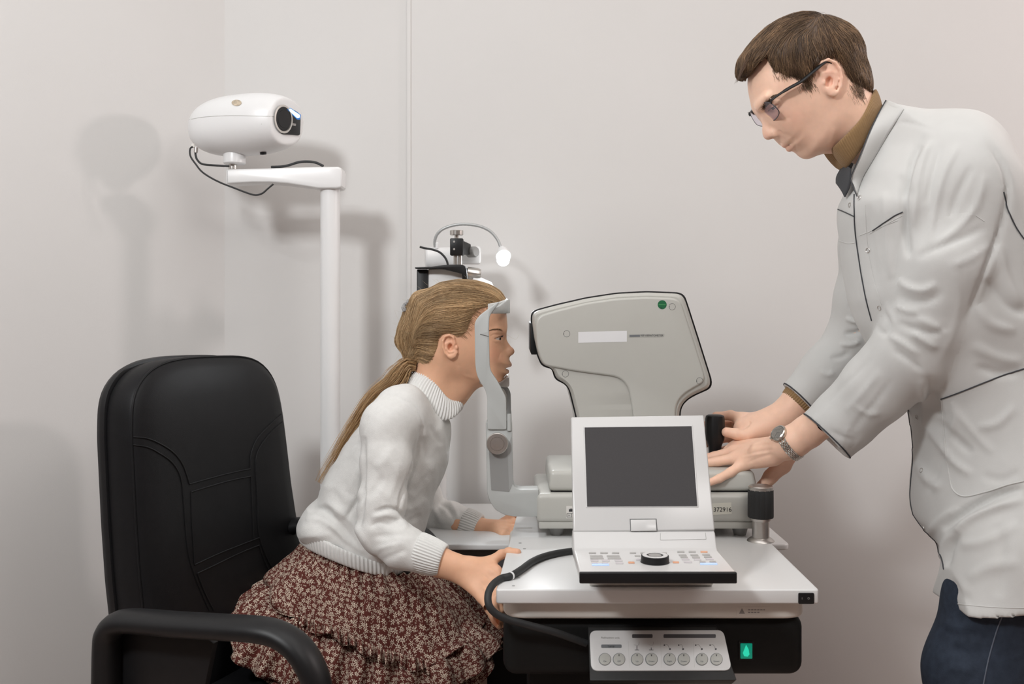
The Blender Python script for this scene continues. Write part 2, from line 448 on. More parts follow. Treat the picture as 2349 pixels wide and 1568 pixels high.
def plate(name, pxs, pl, th, m, parent=None, bevel=0.0, lift=0.0, smooth=35, seg=2):
    """thin plate lying on plane pl whose outline stands where those pixels look"""
    a = [pl.at(x, y, lift) for x, y in pxs]
    bm = bmesh.new(); va = [bm.verts.new(p) for p in a]; vb = [bm.verts.new(p + pl.n * th) for p in a]; n = len(a)
    bm.faces.new(va); ft = bm.faces.new(vb[::-1])
    for i in range(n): bm.faces.new((va[i], va[(i + 1) % n], vb[(i + 1) % n], vb[i]))
    bmesh.ops.recalc_face_normals(bm, faces=bm.faces)
    if bevel: bmesh.ops.bevel(bm, geom=list(ft.edges), offset=bevel, segments=seg, affect='EDGES', profile=0.5)
    return from_bm(name, bm, m, parent, smooth)

def rect(x0, y0, x1, y1): return [(x0, y0), (x1, y0), (x1, y1), (x0, y1)]
def circ(cx, cy, r, n=24, ry=None): return [(cx + r * math.cos(2 * PI * k / n), cy + (ry or r) * math.sin(2 * PI * k / n)) for k in range(n)]
def ptext(name, s, px, py, pxsize, pl, m, parent, xdir=None, lift=0.0004, bold=0.0, align='CENTER'):
    o = pl.at(px, py, lift); o2 = pl.at(px + 10, py, lift); xd = (o2 - o); sc = xd.length / 10
    if xdir: xd = Vector(xdir)
    return text(name, s, plane_M(o, xd, pl.n.cross(xd)), pxsize * sc, m, parent, align, 0.0001, bold)

def loft(name, loops, m, parent=None, smooth=40, cap0=True, cap1=True):
    n = len(loops[0]); V = [p for l in loops for p in l]; Fc = []
    for i in range(len(loops) - 1):
        for k in range(n): Fc.append((i * n + k, i * n + (k + 1) % n, (i + 1) * n + (k + 1) % n, (i + 1) * n + k))
    if cap0: Fc.append(tuple(range(n))[::-1])
    if cap1: Fc.append(tuple((len(loops) - 1) * n + k for k in range(n)))
    return pydata(name, V, Fc, m, parent, smooth)

def offset2(poly, d):
    """shift a closed 2-D loop inwards by d (either orientation)"""
    A = np.array(poly, float); n = len(A)
    area = 0.5 * sum(A[i][0] * A[(i + 1) % n][1] - A[(i + 1) % n][0] * A[i][1] for i in range(n))
    s = 1 if area > 0 else -1; out = []
    for i in range(n):
        e1 = A[i] - A[i - 1]; e2 = A[(i + 1) % n] - A[i]
        n1 = np.array([-e1[1], e1[0]]) / (np.linalg.norm(e1) + 1e-9); n2 = np.array([-e2[1], e2[0]]) / (np.linalg.norm(e2) + 1e-9)
        b = n1 + n2; b = 2 * b / max(np.dot(b, b), 0.6)
        out.append(tuple(A[i] + s * d * b))
    return out

class Hit:
    """finds where the view through a pixel meets an object"""
    def __init__(s, *objs):
        V = []; Fc = []
        for o in objs:
            off = len(V); V += [v.co.copy() for v in o.data.vertices]; Fc += [tuple(i + off for i in p.vertices) for p in o.data.polygons]
        s.t = BVHTree.FromPolygons(V, Fc)
    def __call__(s, px, py, lift=0.0):
        o = Vector((0, 0, H)); d = (P(px, py, 1.0) - o).normalized()
        h = s.t.ray_cast(o, d)
        if h[0] is None:
            # graze: nearest surface point to the ray at about 2 m
            q = s.t.find_nearest(o + d * 2.0); return q[0], q[1]
        n = h[1] if h[1].dot(d) < 0 else -h[1]
        return h[0] + n * lift, n
    def path(s, pxs, lift=0.0, n=6):
        out = []
        for p in crom(pxs, n):
            h = s(p[0], p[1], lift); out.append(h[0])
        return out
# ------------------------------------------------------------------ the room
WY = 2.75
M_['wall2'] = mat('brown_wall_paint', (.36, .29, .26), .85, noise=.02, nscale=3)  # brown chosen on unseen walls to cut the bounce and warm the shadows
CXR = (515 - CX) * WY / F
def slab(name, c8, m):
    o = hexa(name, c8, m, None, bevel=0); return tag(o, kind='structure')
slab('floor', [(-3.2, -2.2, -.1), (3.2, -2.2, -.1), (3.2, WY + .1, -.1), (-3.2, WY + .1, -.1), (-3.2, -2.2, 0), (3.2, -2.2, 0), (3.2, WY + .1, 0), (-3.2, WY + .1, 0)], M_['floor'])
slab('ceiling', [(-3.2, -2.2, 2.8), (3.2, -2.2, 2.8), (3.2, WY + .1, 2.8), (-3.2, WY + .1, 2.8), (-3.2, -2.2, 2.9), (3.2, -2.2, 2.9), (3.2, WY + .1, 2.9), (-3.2, WY + .1, 2.9)], M_['ceiling'])
sx = (938 - CX) * WY / F
def wallbox(name, a, b, th, m, nrm):
    a = Vector(a); b = Vector(b); n = Vector(nrm) * th
    lo = [a, b, b + n, a + n]
    return slab(name, [Vector((p.x, p.y, 0)) for p in lo] + [Vector((p.x, p.y, 2.8)) for p in lo], m)
wallbox('wall_back', (CXR, WY, 0), (3.2, WY, 0), .1, M_['wall'], (0, 1, 0))
wallbox('wall_left', (CXR, WY, 0), (CXR - 1.9, WY - 1.9, 0), .1, M_['wall'], (-.7, .7, 0))
wallbox('wall_side', (CXR - 1.9, WY - 1.9, 0), (CXR - 1.9, -2.2, 0), .1, M_['wall2'], (-1, 0, 0))
wallbox('wall_right', (3.2, -2.2, 0), (3.2, WY, 0), .1, M_['wall2'], (1, 0, 0))
wallbox('wall_front', (CXR - 1.9, -2.2, 0), (3.2, -2.2, 0), .1, M_['wall2'], (0, -1, 0))
# the joint between two wall panels is a slim flat strip standing proud of the paint
tag(box('trim_1', (sx - .0055, WY - .0055, 0.0), (sx + .0055, WY + .004, 2.8), M_['wall'], None, bevel=.0015), kind='structure')
tag(box('baseboard_back', (CXR, WY - .015, 0), (3.2, WY + .01, .07), M_['white'], None, bevel=.003), kind='structure')
# ================================================================== main instrument table
T = empty('instrument_table', (0.25, 1.98, 0), 'white height-adjustable instrument table with a black control box under its top', 'table')
tl = [(-.027, 1.680), (.515, 1.680), (.524, 2.30), (.012, 2.30)]
def round_poly(pts, r, n=5):
    out = []; m = len(pts)
    for i in range(m):
        a, b, c = Vector(pts[i - 1]), Vector(pts[i]), Vector(pts[(i + 1) % m])
        rr = r[i] if isinstance(r, (list, tuple)) else r
        u = (a - b).normalized(); v = (c - b).normalized(); ang = u.angle(v); d = rr / math.tan(ang / 2)
        p, q = b + u * d, b + v * d
        for k in range(n + 1):
            t = k / n; s = (1 - t) * (1 - t); w = 2 * t * (1 - t); z = t * t
            out.append(tuple(p * s + b * w + q * z))
    return out
prism('table_top', round_poly(tl, .007), .650, .674, M_['tabletop'], T, bevel=.0028, seg=3, axis='Z')
prism('under_frame', round_poly([(-.016, 1.70), (.503, 1.70), (.505, 2.26), (-.004, 2.26)], .045, 8), .618, .650, M_['cream'], T, bevel=.006, seg=3, axis='Z')
box('control_box', (-.015, 1.715, .514), (.501, 2.22, .6185), M_['cabinet'], T, bevel=.022, seg=5)
M_['key0'] = mat('grey_screw', (.33, .33, .33), .5, noise=.03)
for nm, (x, y) in (('table_screw', (1193, 1245)), ('table_screw', (1203, 1258)), ('table_screw', (1190, 1325)), ('table_screw', (1178, 1343))):
    tp = Plane((0, 0, .674), (0, 0, 1)); plate(nm, circ(x, y, 3.6, 12, 1.1), tp, .0003, M_['key0'], T)
box('lift_column', (.06, 1.86, .03), (.20, 2.06, .52), M_['cabinet'], T, bevel=.01)
box('column_sleeve', (.03, 1.83, .30), (.23, 2.09, .50), M_['cabinet'], T, bevel=.01)
for s in (-1, 1):
    b_ = box('table_foot', (-.12, 1.96 + s * .24 - .03, 0.0), (.46, 1.96 + s * .24 + .03, .035), M_['cabinet'], T, bevel=.008)
box('foot_crossbar', (.08, 1.70, .005), (.18, 2.22, .04), M_['cabinet'], T, bevel=.008)
# power rocker on the edge of the top
pe = Plane((0, 1.680, 0), (0, -1, 0))
r_ = plate('rocker_switch', round_poly(rect(1831, 1359, 1867, 1384), 3), pe, .0022, M_['black'], T, bevel=.0006)
for x, g in ((1840, 'I'), (1855, 'O')): ptext('rocker_mark', g, x, 1372, 7, pe, M_['greyink'], r_, lift=.0024)
# warning label on the under frame
pf = Plane((0, 1.70, 0), (0, -1, 0))
wl = plate('warning_label', rect(1689, 1391, 1768, 1410), pf, .0003, M_['cream'], T)
plate('warning_triangle', [(1702, 1394), (1709, 1407), (1695, 1407)], pf, .0002, M_['greyink'], wl, lift=.0003)
for y, a, b in ((1398, 1716, 1755), (1404, 1716, 1744)):
    for k, x in enumerate(range(a, b, 7)): plate('warning_line', rect(x, y - 1.4, min(x + 5.2, b), y + 1.2), pf, .0001, M_['greyink'], wl, lift=.0003)
# green lit switch
pb = Plane((0, 1.715, 0), (0, -1, 0))
gs = plate('power_switch', round_poly(rect(1694, 1470, 1728, 1513), 2), pb, .0015, M_['black'], T)
M_['greenlit'] = mat('green_lit_switch', (0.0, 0.05, 0.035), 0.3, emit=(0.0, 0.30, 0.19), estr=1.0)
M_['greenlit2'] = mat('green_neon', (0.0, 0.2, 0.12), 0.3, emit=(0.03, 0.85, 0.55), estr=1.1)
plate('switch_rocker', round_poly(rect(1698, 1474, 1725, 1509), 2), pb, .003, M_['greenlit'], gs, bevel=.0008)
plate('neon_lamp', [(1711.5, 1478), (1717, 1488), (1719, 1500), (1715, 1505), (1707, 1504), (1704, 1497), (1708, 1487)], pb, .0006, M_['greenlit2'], gs, lift=.003)
# bracket and control panel
c = [P(1353, 1560, 1.615), P(1690, 1559, 1.615), P(1680, 1568, 1.74), P(1353, 1568, 1.74), P(1349, 1438, 1.700), P(1643, 1438, 1.700), P(1643, 1425, 1.74), P(1349, 1425, 1.74)]
br = hexa('panel_bracket', c, M_['bracket'], T, bevel=.0015)
pp = Plane.three(c[0], c[1], c[4])
pn = plate('button_panel', round_poly([(1352, 1447), (1659, 1446), (1679, 1538), (1356, 1539)], [.0 + 16, 18, 15, 18], 7), pp, .002, M_['glosswhite'], T, bevel=.0006)
BX = (1387.5, 1420, 1461.5, 1494.5, 1536, 1568.5, 1610, 1643.5)
BT = ('On', 'Off', 'Up', 'Down', 'Right', 'Down', 'Up', 'Down')
for x, s in zip(BX, BT):
    plate('button_recess', circ(x, 1511.5, 14.4, 24), pp, .0003, M_['pill2'], pn, lift=.002)
    plate('push_button', circ(x + .3, 1512, 13.2, 24), pp, .0016, M_['btn'], pn, lift=.002, bevel=.0005)
    ptext('button_text', s, x, 1516, 5.5, pp, M_['pill2'], pn, lift=.0038)
    if x != BX[0]: plate('button_arrow', [(x - 2, 1500.5), (x + 2, 1500.5), (x, 1505)], pp, .0002, M_['ink'], pn, lift=.0036)
for a, b, y0, y1, m in ((1379, 1426, 1477.5, 1485.5, 'pill2'), (1450, 1497, 1454, 1462.5, 'pill'), (1522, 1642, 1454, 1462.5, 'pill')):
    plate('panel_heading', round_poly(rect(a, y0, b, y1), 2.5), pp, .0002, M_[m], pn, lift=.002)
ptext('panel_text', 'Lamp', 1402, 1481.5, 7, pp, M_['ink'], pn, lift=.0024)
for s, x, y in (('Refraction unit', 1400, 1462),):
    ptext('panel_text', s, x, y, 7, pp, M_['greyink'], pn, lift=.0023)
def ptube(name, pxs, pl, r, m, parent, lift=0.0, n=4, k=6):
    return tube(name, [pl.at(q[0], q[1], lift) for q in crom(pxs, n)], r, m, parent, n=k)
for x in (1461, 1494):
    ptube('chair_symbol', [(x - 5, 1490), (x + 5, 1490)], pp, .0004, M_['pill'], pn, .0022)
    ptube('chair_symbol', [(x, 1489), (x, 1481 if x < 1470 else 1485)], pp, .0006, M_['pill'], pn, .0022)
    ptube('chair_symbol', [(x - 6, 1478), (x + 3, 1479), (x + 5, 1471)], pp, .00025, M_['greyink'], pn, .0022)
for x, dx in ((1531, 5), (1564, 2), (1603, 6), (1636, 5)):
    ptube('arm_symbol', [(x - 6, 1479), (x, 1478), (x + dx, 1487)], pp, .00025, M_['greyink'], pn, .0022)
    plate('arm_symbol', circ(x - 7, 1479, 1.8, 10), pp, .0002, M_['pill'], pn, lift=.0021)
    plate('arm_symbol', circ(x + dx + 1, 1488, 2.2, 10), pp, .0002, M_['pill'], pn, lift=.0021)
for x in (1441, 1515, 1590): ptube('panel_divider', [(x, 1470), (x + 3, 1530)], pp, .00012, M_['btn'], pn, .0021)

# ================================================================== slit lamp table behind
S = empty('slit_lamp_table', (0.1, 2.42, 0), 'lower white side table standing behind the instrument table against the wall', 'table')
prism('table_top', round_poly([(-.27, 2.205), (.612, 2.205), (.612, 2.66), (-.27, 2.66)], .02), .611, .625, M_['tabletop'], S, bevel=.004, seg=3, axis='Z')
box('apron', (-.25, 2.235, .552), (.30, 2.60, .611), mat('warm_grey_apron', (.10, .092, .09), .5, noise=.04), S, bevel=.003)
box('pedestal', (-.24, 2.27, .03), (.10, 2.56, .552), M_['cabinet'], S, bevel=.008)
box('floor_plate', (-.26, 2.22, 0.0), (.42, 2.62, .03), M_['cabinet'], S, bevel=.008)

# ================================================================== autorefractor
A = empty('autorefractor', (0.28, 2.17, .674), 'pale grey eye-measuring machine with black edge trim and a chin rest on the table', 'optical instrument')
Y0 = 2.045
box('base_housing', (.0495, Y0, .706), (.508, 2.30, .766), M_['grey'], A, bevel=.011, seg=4)
box('base_skirt', (.055, Y0 + .003, .6935), (.503, 2.295, .708), M_['grey'], A, bevel=.003)
for x, y in ((1277, 2.085), (1697, 2.085)):
    X = (x - CX) * y / F
    for yy in (y, 2.26): lathe('rubber_foot', (X, yy, .6742), (0, 0, 1), [(.0125, 0), (.0135, .003), (.017, .017), (.017, .0205)], M_['greyd'], A, n=24)
box('stage_gap_strip', (.080, 2.064, .764), (.500, 2.275, .769), M_['black'], A, bevel=.001)  # black strip put in for the shaded gap below the stage cover
hexa('stage_cover', [(.075, 2.056, .7685), (.506, 2.056, .7685), (.506, 2.285, .7685), (.075, 2.285, .7685), (.077, 2.060, .811), (.498, 2.060, .811), (.497, 2.28, .811), (.077, 2.28, .811)], M_['grey'], A, bevel=.010, seg=4)
# head
head_px = [(1217, 738), (1218, 718), (1221, 713), (1227, 710), (1275, 697), (1345, 681), (1414, 670.5), (1483.5, 667), (1535, 669), (1558, 670), (1566, 672.5), (1571, 678), (1578, 698), (1603, 776), (1630, 862), (1634, 875), (1633, 884), (1627, 892.5),
           (1600, 904), (1581, 914), (1568, 926), (1562, 938), (1561, 951), (1563, 1000), (1572, 1050), (1590, 1085), (1335, 1085), (1327, 1000), (1319, 952), (1314, 932), (1304, 892), (1300, 885), (1294, 880), (1280, 874), (1272, 868), (1268.5, 858), (1267, 846), (1246, 841), (1240, 836), (1230, 811), (1222, 775)]
def dens(poly, step=6):
    out = []; n = len(poly)
    for i in range(n):
        a = np.array(poly[i], float); b = np.array(poly[(i + 1) % n], float); k = max(1, int(np.linalg.norm(b - a) / step))
        for j in range(k): out.append(tuple(a + (b - a) * j / k))
    return out
def smooth_poly(poly, it=2):
    A_ = np.array(poly)
    for _ in range(it): A_ = 0.25 * np.roll(A_, 1, 0) + 0.5 * A_ + 0.25 * np.roll(A_, -1, 0)
    return [tuple(p) for p in A_]
hp = smooth_poly(dens(head_px, 5), 2)
YG = 2.105
def lp(poly, Y): return [P(x, y, Y) for x, y in poly]
def shift(loop, dy): return [Vector((p.x, p.y + dy, p.z)) for p in loop]
g0 = lp(hp, YG); g1 = lp(offset2(hp, 1.6), YG)
loft('edge_trim', [shift(g1, -.002), shift(g0, -.0015), shift(g0, .003), shift(g1, .0035)], M_['black'], A)
A2 = smooth_poly(offset2(hp, 3.2)); A3 = smooth_poly(offset2(hp, 8), 3); A4 = smooth_poly(offset2(hp, 10.5), 4)
loft('near_shell', [lp(A2, YG), lp(A2, YG - .006), lp(smooth_poly(offset2(hp, 4.6)), YG - .022), lp(A3, YG - .031), lp(A4, YG - .033)], M_['grey'], A)
C0 = [(p.x, p.z) for p in g1]
def back(poly, Y, d):
    q = offset2([(p.x, p.z) for p in poly], d); return [Vector((x, Y, z)) for x, z in q]
loft('far_shell', [back(g1, YG + .002, .001), back(g1, 2.26, .001), back(g1, 2.285, .006), back(g1, 2.29, .010)], M_['grey'], A)
panel_px = [(1246, 838), (1232, 800), (1228, 740), (1233, 724), (1280, 710), (1345, 694), (1414, 684), (1483, 680.5), (1552, 683), (1560, 688), (1590, 780), (1617, 866), (1618, 874), (1575, 898), (1556, 915), (1549, 935), (1549, 1000), (1560, 1070), (1466, 1070), (1452, 950), (1445, 905), (1440, 886), (1430, 872), (1412, 863), (1380, 859), (1320, 851), (1270, 842)]
psp = Plane((0, YG - .033, 0), (0, -1, 0))
plate('side_panel', smooth_poly(dens(panel_px, 6), 4), psp, .0055, M_['grey'], A, bevel=.005, seg=5, smooth=50)
pq = Plane((0, YG - .0385, 0), (0, -1, 0)); pq2 = psp
for x, y, pl in ((1300, 765, pq), (1542, 703, pq), (1605, 873, pq), (1297, 857, pq2)):
    tube('screw_cap', [pl.at(px_, py_, .0001) for px_, py_ in circ(x, y, 7.4, 28)] + [pl.at(x + 7.4, y, .0001)], .00035, M_['line'], A, n=6)
    plate('cap_notch', circ(x - 7, y + .5, 1.1, 8), pl, .0003, M_['ink'], A)
st = plate('green_sticker', circ(1519, 698.5, 10.3, 32), pq, .0003, M_['green'], A)
plate('sticker_band', rect(1511, 697, 1527, 699.4), pq, .0002, mat('pale_green_print', (.06, .26, .10), .4, noise=.1), st, lift=.0003)
plate('sticker_dot', circ(1516.5, 706, 1.5, 10), pq, .0002, M_['ink'], st, lift=.0003)
plate('white_label', [(1326.5, 761), (1438, 758.5), (1438, 783.5), (1326.5, 786)], pq, .0003, mat('white_tape', (.76, .76, .77), .5, noise=.01), A)
ns = plate('name_strip', round_poly([(1441.5, 766.5), (1524, 765), (1524, 771), (1520, 773), (1441.5, 773.5)], 1), pq, .0003, M_['btn'], A)
plate('name_block', [(1444, 767.8), (1468, 767.4), (1468, 772.2), (1444, 772.6)], pq, .0002, M_['pill2'], ns, lift=.0003)
ptext('name_text', 'REF-KERATOMETER', 1495.5, 769.3, 6.0, pq, M_['ink'], ns, lift=.0005)
# measuring window bezel on the patient side
bz = [(1216, 741), (1220, 737.5), (1224, 742), (1229, 770), (1235.5, 805), (1232, 812.5), (1219, 812.5), (1216, 806)]
prism('window_bezel', [(P(x, y, 2.11).x, P(x, y, 2.11).z) for x, y in bz], 2.10, 2.27, M_['black'], A, bevel=.003)
plate('bezel_rib', [(1220, 741), (1224, 743), (1235, 802), (1231, 806)], Plane((0, 2.10, 0), (0, -1, 0)), .004, M_['rubber'], A, bevel=.0012)
# maker plate and serial label on the base
pm = Plane((0, Y0, 0), (0, -1, 0))
ml = plate('rating_label', rect(1299, 1160, 1345, 1188), pm, .0003, M_['paper'], A)
plate('factory_symbol', [(1305, 1173), (1305, 1166), (1307, 1168), (1308, 1165), (1310, 1168), (1311, 1165), (1314, 1168), (1314, 1173)], pm, .0002, M_['ink'], ml, lift=.0003)
for q in (rect(1300, 1177, 1312, 1178), rect(1300, 1185, 1312, 1186), rect(1300, 1177, 1301, 1186), rect(1311, 1177, 1312, 1186), rect(1312, 1177, 1340, 1178), rect(1312, 1185, 1340, 1186)):
    plate('symbol_frame', q, pm, .0002, M_['ink'], ml, lift=.0003)
ptext('symbol_text', 'N', 1306, 1182, 6, pm, M_['ink'], ml, lift=.0005)
sl = plate('serial_label', [(1610, 1155), (1677.5, 1152), (1678.5, 1178), (1610, 1182)], pm, .0003, mat('yellowed_paper', (.66, .645, .57), .6, noise=.02), A)
ptext('serial_text', '1372916', 1654, 1168.5, 14, pm, M_['ink'], sl, lift=.0006)
# joystick held by the doctor
jx = P(1640, 1000, 2.17).x; jY = 2.17
lathe('joystick', (jx, jY, .8105), (0, 0, 1), [(.020, 0), (.0195, .012), (.013, .02), (.014, .035), (.0195, .050), (.0205, .062), (.0205, .094), (.019, .1005), (.016, .1025), (0, .1028)], M_['black'], A, n=40,
      ripple=lambda t: .02 * math.sin(t * 30))
# chin rest frame
fr_up = [(1088.5, 742), (1091, 735), (1101, 722), (1123, 705.5), (1133, 698), (1140, 693), (1146, 690.5), (1145, 695.5), (1140, 700.5), (1133, 709.5), (1126, 719), (1122.5, 728), (1121.4, 750), (1122.8, 820), (1123.5, 841), (1127, 853), (1142, 875.5), (1156, 902), (1161, 913), (1162, 985), (1118, 985), (1117.5, 911), (1113, 893), (1104, 880), (1096, 865), (1092, 851), (1090, 834)]
fr_lo = [(1114.3, 967), (1118, 966), (1173, 966), (1174.5, 968), (1177.5, 1110), (1180, 1117), (1185, 1121), (1192, 1122.5), (1236, 1122), (1236, 1185), (1178, 1184.5), (1157, 1180.5), (1137, 1169.5), (1123, 1149), (1117.3, 1130)]
def pr(poly, Y): return [(P(x, y, Y).x, P(x, y, Y).z) for x, y in poly]
lo_ = smooth_poly(dens(fr_lo, 4), 1); up_ = smooth_poly(dens(fr_up, 4), 1)
prism('lower_arm', pr(lo_, 2.05), 2.05, 2.095, M_['armgrey'], A, bevel=.0022)
lo2_ = smooth_poly(dens([(1114.3, 967), (1118, 966), (1173, 966), (1176, 1100), (1172, 1130), (1166, 1172), (1150, 1176), (1137, 1169.5), (1123, 1149), (1117.3, 1130)], 4), 1)
prism('lower_arm', pr(lo2_, 2.05), 2.245, 2.29, M_['armgrey'], A, bevel=.0022)
prism('upright', pr(up_, 2.046), 2.0455, 2.062, M_['armgrey'], A, bevel=.002)
prism('upright', pr(up_, 2.046), 2.278, 2.294, M_['armgrey'], A, bevel=.002)
pl_ = Plane((0, 2.05, 0), (0, -1, 0))
plate('height_recess', [(1121.6, 1030), (1164, 1028), (1168, 1127), (1127, 1123)], pl_, .0008, M_['greyd'], A)
plate('recess_side_shade', [(1164, 1028), (1173, 1000), (1176.5, 1108), (1168, 1127)], pl_, .0006, mat('painted_shade_grey', (.33, .335, .33), .5, noise=.02), A)  # flat plate, the recess side's shade is put into its darker grey
kn = P(1140.5, 1016, 2.045)
kb = lathe('height_knob', kn, (0, -1, 0), [(.020, -.004), (.0218, .0), (.0218, .0085), (.0205, .010), (.0145, .0103), (.0142, .0093), (.0135, .0093), (.0132, .0105), (0, .0110)], M_['alu'], A, n=96, ripple=lambda t: .012 * math.sin(t * 48), smooth=30)
lathe('slide_rod', P(1168, 987, 2.05), (0, 0, 1), [(.0045, 0), (.0045, .030), (.0042, .034), (0, .034)], M_['armgrey'], A, n=20)
plate('slide_block', rect(1163.2, 966, 1173.5, 987), Plane((0, 2.05, 0), (0, -1, 0)), .0012, M_['armgrey'], A, bevel=.0005)
plate('eye_mark', [(1101, 765.5), (1121, 771.5), (1121, 759.5)], Plane((0, 2.0455, 0), (0, -1, 0)), .0008, M_['armgrey'], A)
ptube('eye_mark_line', [(1101, 765.8), (1111, 768.4), (1121, 771)], Plane((0, 2.0455, 0), (0, -1, 0)), .0005, M_['line'], A, .0009)
# forehead band bulging round the brow
ym = 2.17
def band_strip(name, off0, off1, ztop, zbot, m, ya=.120):
    rows = []
    for k in range(-16, 17):
        t = k / 16; y = ym + t * ya; x0 = P(1170, 700, ym).x - (abs(t) ** 2.4) * .034
        zt_ = ztop(abs(t)); zb_ = zbot(abs(t))
        rows.append([Vector((x0 + off0, y, zt_ - .001)), Vector((x0 + off0 - .001, y, zt_)), Vector((x0 + off1, y, zt_)), Vector((x0 + off1, y, zb_)), Vector((x0 + off0 - .001, y, zb_)), Vector((x0 + off0, y, zb_ + .001))])
    loft(name, rows, m, A, smooth=50)
zt = P(1170, 686, ym).z; zb = P(1170, 719, ym).z
band_strip('forehead_band', 0, -.005, lambda a: zt - .024 * max(0, (a - .30) / .70) ** 1.6, lambda a: zb + .001, M_['armgrey'])
band_strip('forehead_pad', -.0055, -.012, lambda a: zt + .002 - .012 * a, lambda a: zb + .005, mat('soft_white_pad', (.62, .62, .6), .6, noise=.02), ya=.085)
cup = [(1099, 868), (1104, 869), (1114, 875), (1130, 878.5), (1146, 876), (1156, 869), (1162, 862), (1168, 863), (1168.5, 885), (1164, 888.5), (1148, 886), (1130, 883.5), (1108, 881.5), (1100, 880)]
prism('chin_cup', pr(smooth_poly(dens(cup, 3), 1), 2.14), 2.135, 2.205, M_['alu'], A, bevel=.002)
tube('chin_post', [P(*q, 2.17) for q in crom([(1148, 884), (1158, 888), (1165, 898), (1167, 912), (1167, 960), (1164, 1000), (1160, 1100), (1165, 1150), (1215, 1165)], 6)], .0045, M_['greyd'], A, n=12)

# ================================================================== control console with folding screen
K = empty('control_console', (0.223, 1.74, .674), 'white console with folding dark screen and keypad at the front of the table', 'console')
xs0, xs1 = .1035, .3440
prof = [(1.536, .7265), (1.536, .7415), (1.676, .7405), (1.684, .744), (1.698, .765), (1.706, .768), (1.722, .765), (1.75, .735), (1.70, .722)]
prism('keypad_body', prof, xs0, xs1, M_['glosswhite'], K, bevel=.0025, seg=3, axis='X')
prism('console_base', [(1.70, .6743), (1.692, .68), (1.675, .724), (1.76, .735), (1.85, .70), (1.86, .6743)], .131, .340, M_['cream'], K, bevel=.003, axis='X')
box('front_strip', (xs0 - .0003, 1.5325, .7245), (xs1 + .0003, 1.540, .7420), M_['black'], K, bevel=.0022, seg=3)
cs = [P(1315, 1219, 1.700), P(1640, 1215, 1.700), P(1614.5, 951, 1.812), P(1310, 955.5, 1.812)]
nn = (cs[1] - cs[0]).cross(cs[3] - cs[0]).normalized();  nn = nn if nn.y > 0 else -nn
hexa('screen_housing', [cs[0], cs[1], cs[1] + nn * .018, cs[0] + nn * .018, cs[3], cs[2], cs[2] + nn * .018, cs[3] + nn * .018], M_['glosswhite'], K, bevel=.0028, seg=3)
ps = Plane(cs[0], nn)
sf = plate('screen_frame', round_poly([(1338, 977), (1589, 974), (1603, 1163), (1344, 1164)], 1.5), ps, .0010, M_['glosswhite'], K, bevel=.0008)
plate('screen', [(1341, 980), (1586.5, 977), (1599.5, 1160.5), (1347, 1161.5)], ps, .0003, M_['screen'], K, lift=.0010)
hg = plate('hinge_gap', [(1444.5, 1189.5), (1506, 1189), (1508.5, 1216.5), (1446, 1217.5)], ps, .0004, M_['line'], K)
plate('hinge_cover', [(1446.5, 1192), (1504, 1191.3), (1506, 1217), (1447.5, 1218)], ps, .0014, M_['glosswhite'], K, bevel=.0004)
pk = Plane((0, 1.60, .7412), (0, .0071, 1))
prr = Plane.three((.1, 1.684, .744), (.3, 1.684, .744), (.1, 1.698, .765))
for a, b in (((1515, 1222), (1515, 1238)), ((1515, 1238), (1620, 1236)), ((1620, 1236), (1618, 1221))):
    ptube('printer_door_line', [a, b], prr, .00025, M_['greyink'], K, .0002, n=1)
M_['key'] = mat('grey_key_print', (.40, .39, .38), .5, noise=.05); M_['keyo'] = mat('orange_key_print', (.70, .36, .22), .5, noise=.05); M_['keyp'] = mat('pale_key_print', (.56, .53, .55), .5, noise=.03)
M_['keyb'] = mat('blue_lit_key', (.45, .60, .85), .3, emit=(.35, .55, .95), estr=.45)
def key(x0, x1, y, h=4.0, m='key', sk=0.0): plate('key', [(x0, y - h / 2), (x1, y - h / 2), (x1 + sk, y + h / 2), (x0 + sk * .5, y + h / 2)], pk, .0008, M_[m], K, bevel=.0003)
for a, b in ((1351, 1367), (1377, 1394), (1404, 1420), (1445, 1459), (1469, 1482), (1491, 1506), (1515, 1530)): key(a, b, 1268.3, 3)
for a, b, m in ((1554, 1570, 'key'), (1580, 1596, 'key'), (1607, 1623, 'keyo')): key(a, b, 1265.5, 3, m)
for a, b, y in ((1353, 1382, 1275.5), (1392, 1421, 1275.5), (1354, 1384, 1280.5), (1394, 1424, 1280.5), (1355, 1372, 1285.3), (1381, 1398, 1285.3), (1410, 1427, 1285.3), (1357, 1370, 1290.7), (1381, 1394, 1290.7), (1456, 1468, 1275), (1459, 1468, 1283.5),
                (1557, 1574, 1273), (1561, 1577, 1277.5), (1564, 1581, 1282.5), (1584, 1601, 1273), (1588, 1605, 1278), (1592, 1608, 1283), (1611, 1628, 1272), (1615, 1632, 1277), (1619, 1636, 1282)):
    key(a, b, y, 3.2, 'key' if y < 1281 else 'keyp', 1)
for a, b, y, m in ((1412, 1429, 1291, 'keyp'), (1441, 1455, 1290, 'keyo'), (1543, 1557, 1289.5, 'keyo'), (1569, 1587, 1289, 'keyp'), (1357.5, 1396.5, 1294.8, 'keyb'), (1606, 1645, 1293, 'keyb'), (1605, 1618, 1288.5, 'key'), (1628, 1642, 1288.5, 'key')):
    key(a, b, y, 3.6, m, 1)
dc = Vector(((1502 - CX) * 1.6 / F, 1.598, .7412))
dd = lathe('dial', dc, (0, 0, 1), [(.0232, 0), (.0225, .0005), (.0220, .0105), (.0205, .0112)], M_['black'], K, n=48)
lathe('dial_ring', dc + Vector((0, 0, .0112)), (0, 0, 1), [(.0207, -.0005), (.0200, .0004), (.0135, .0004), (.0130, -.0004)], M_['glosswhite'], dd, n=48)
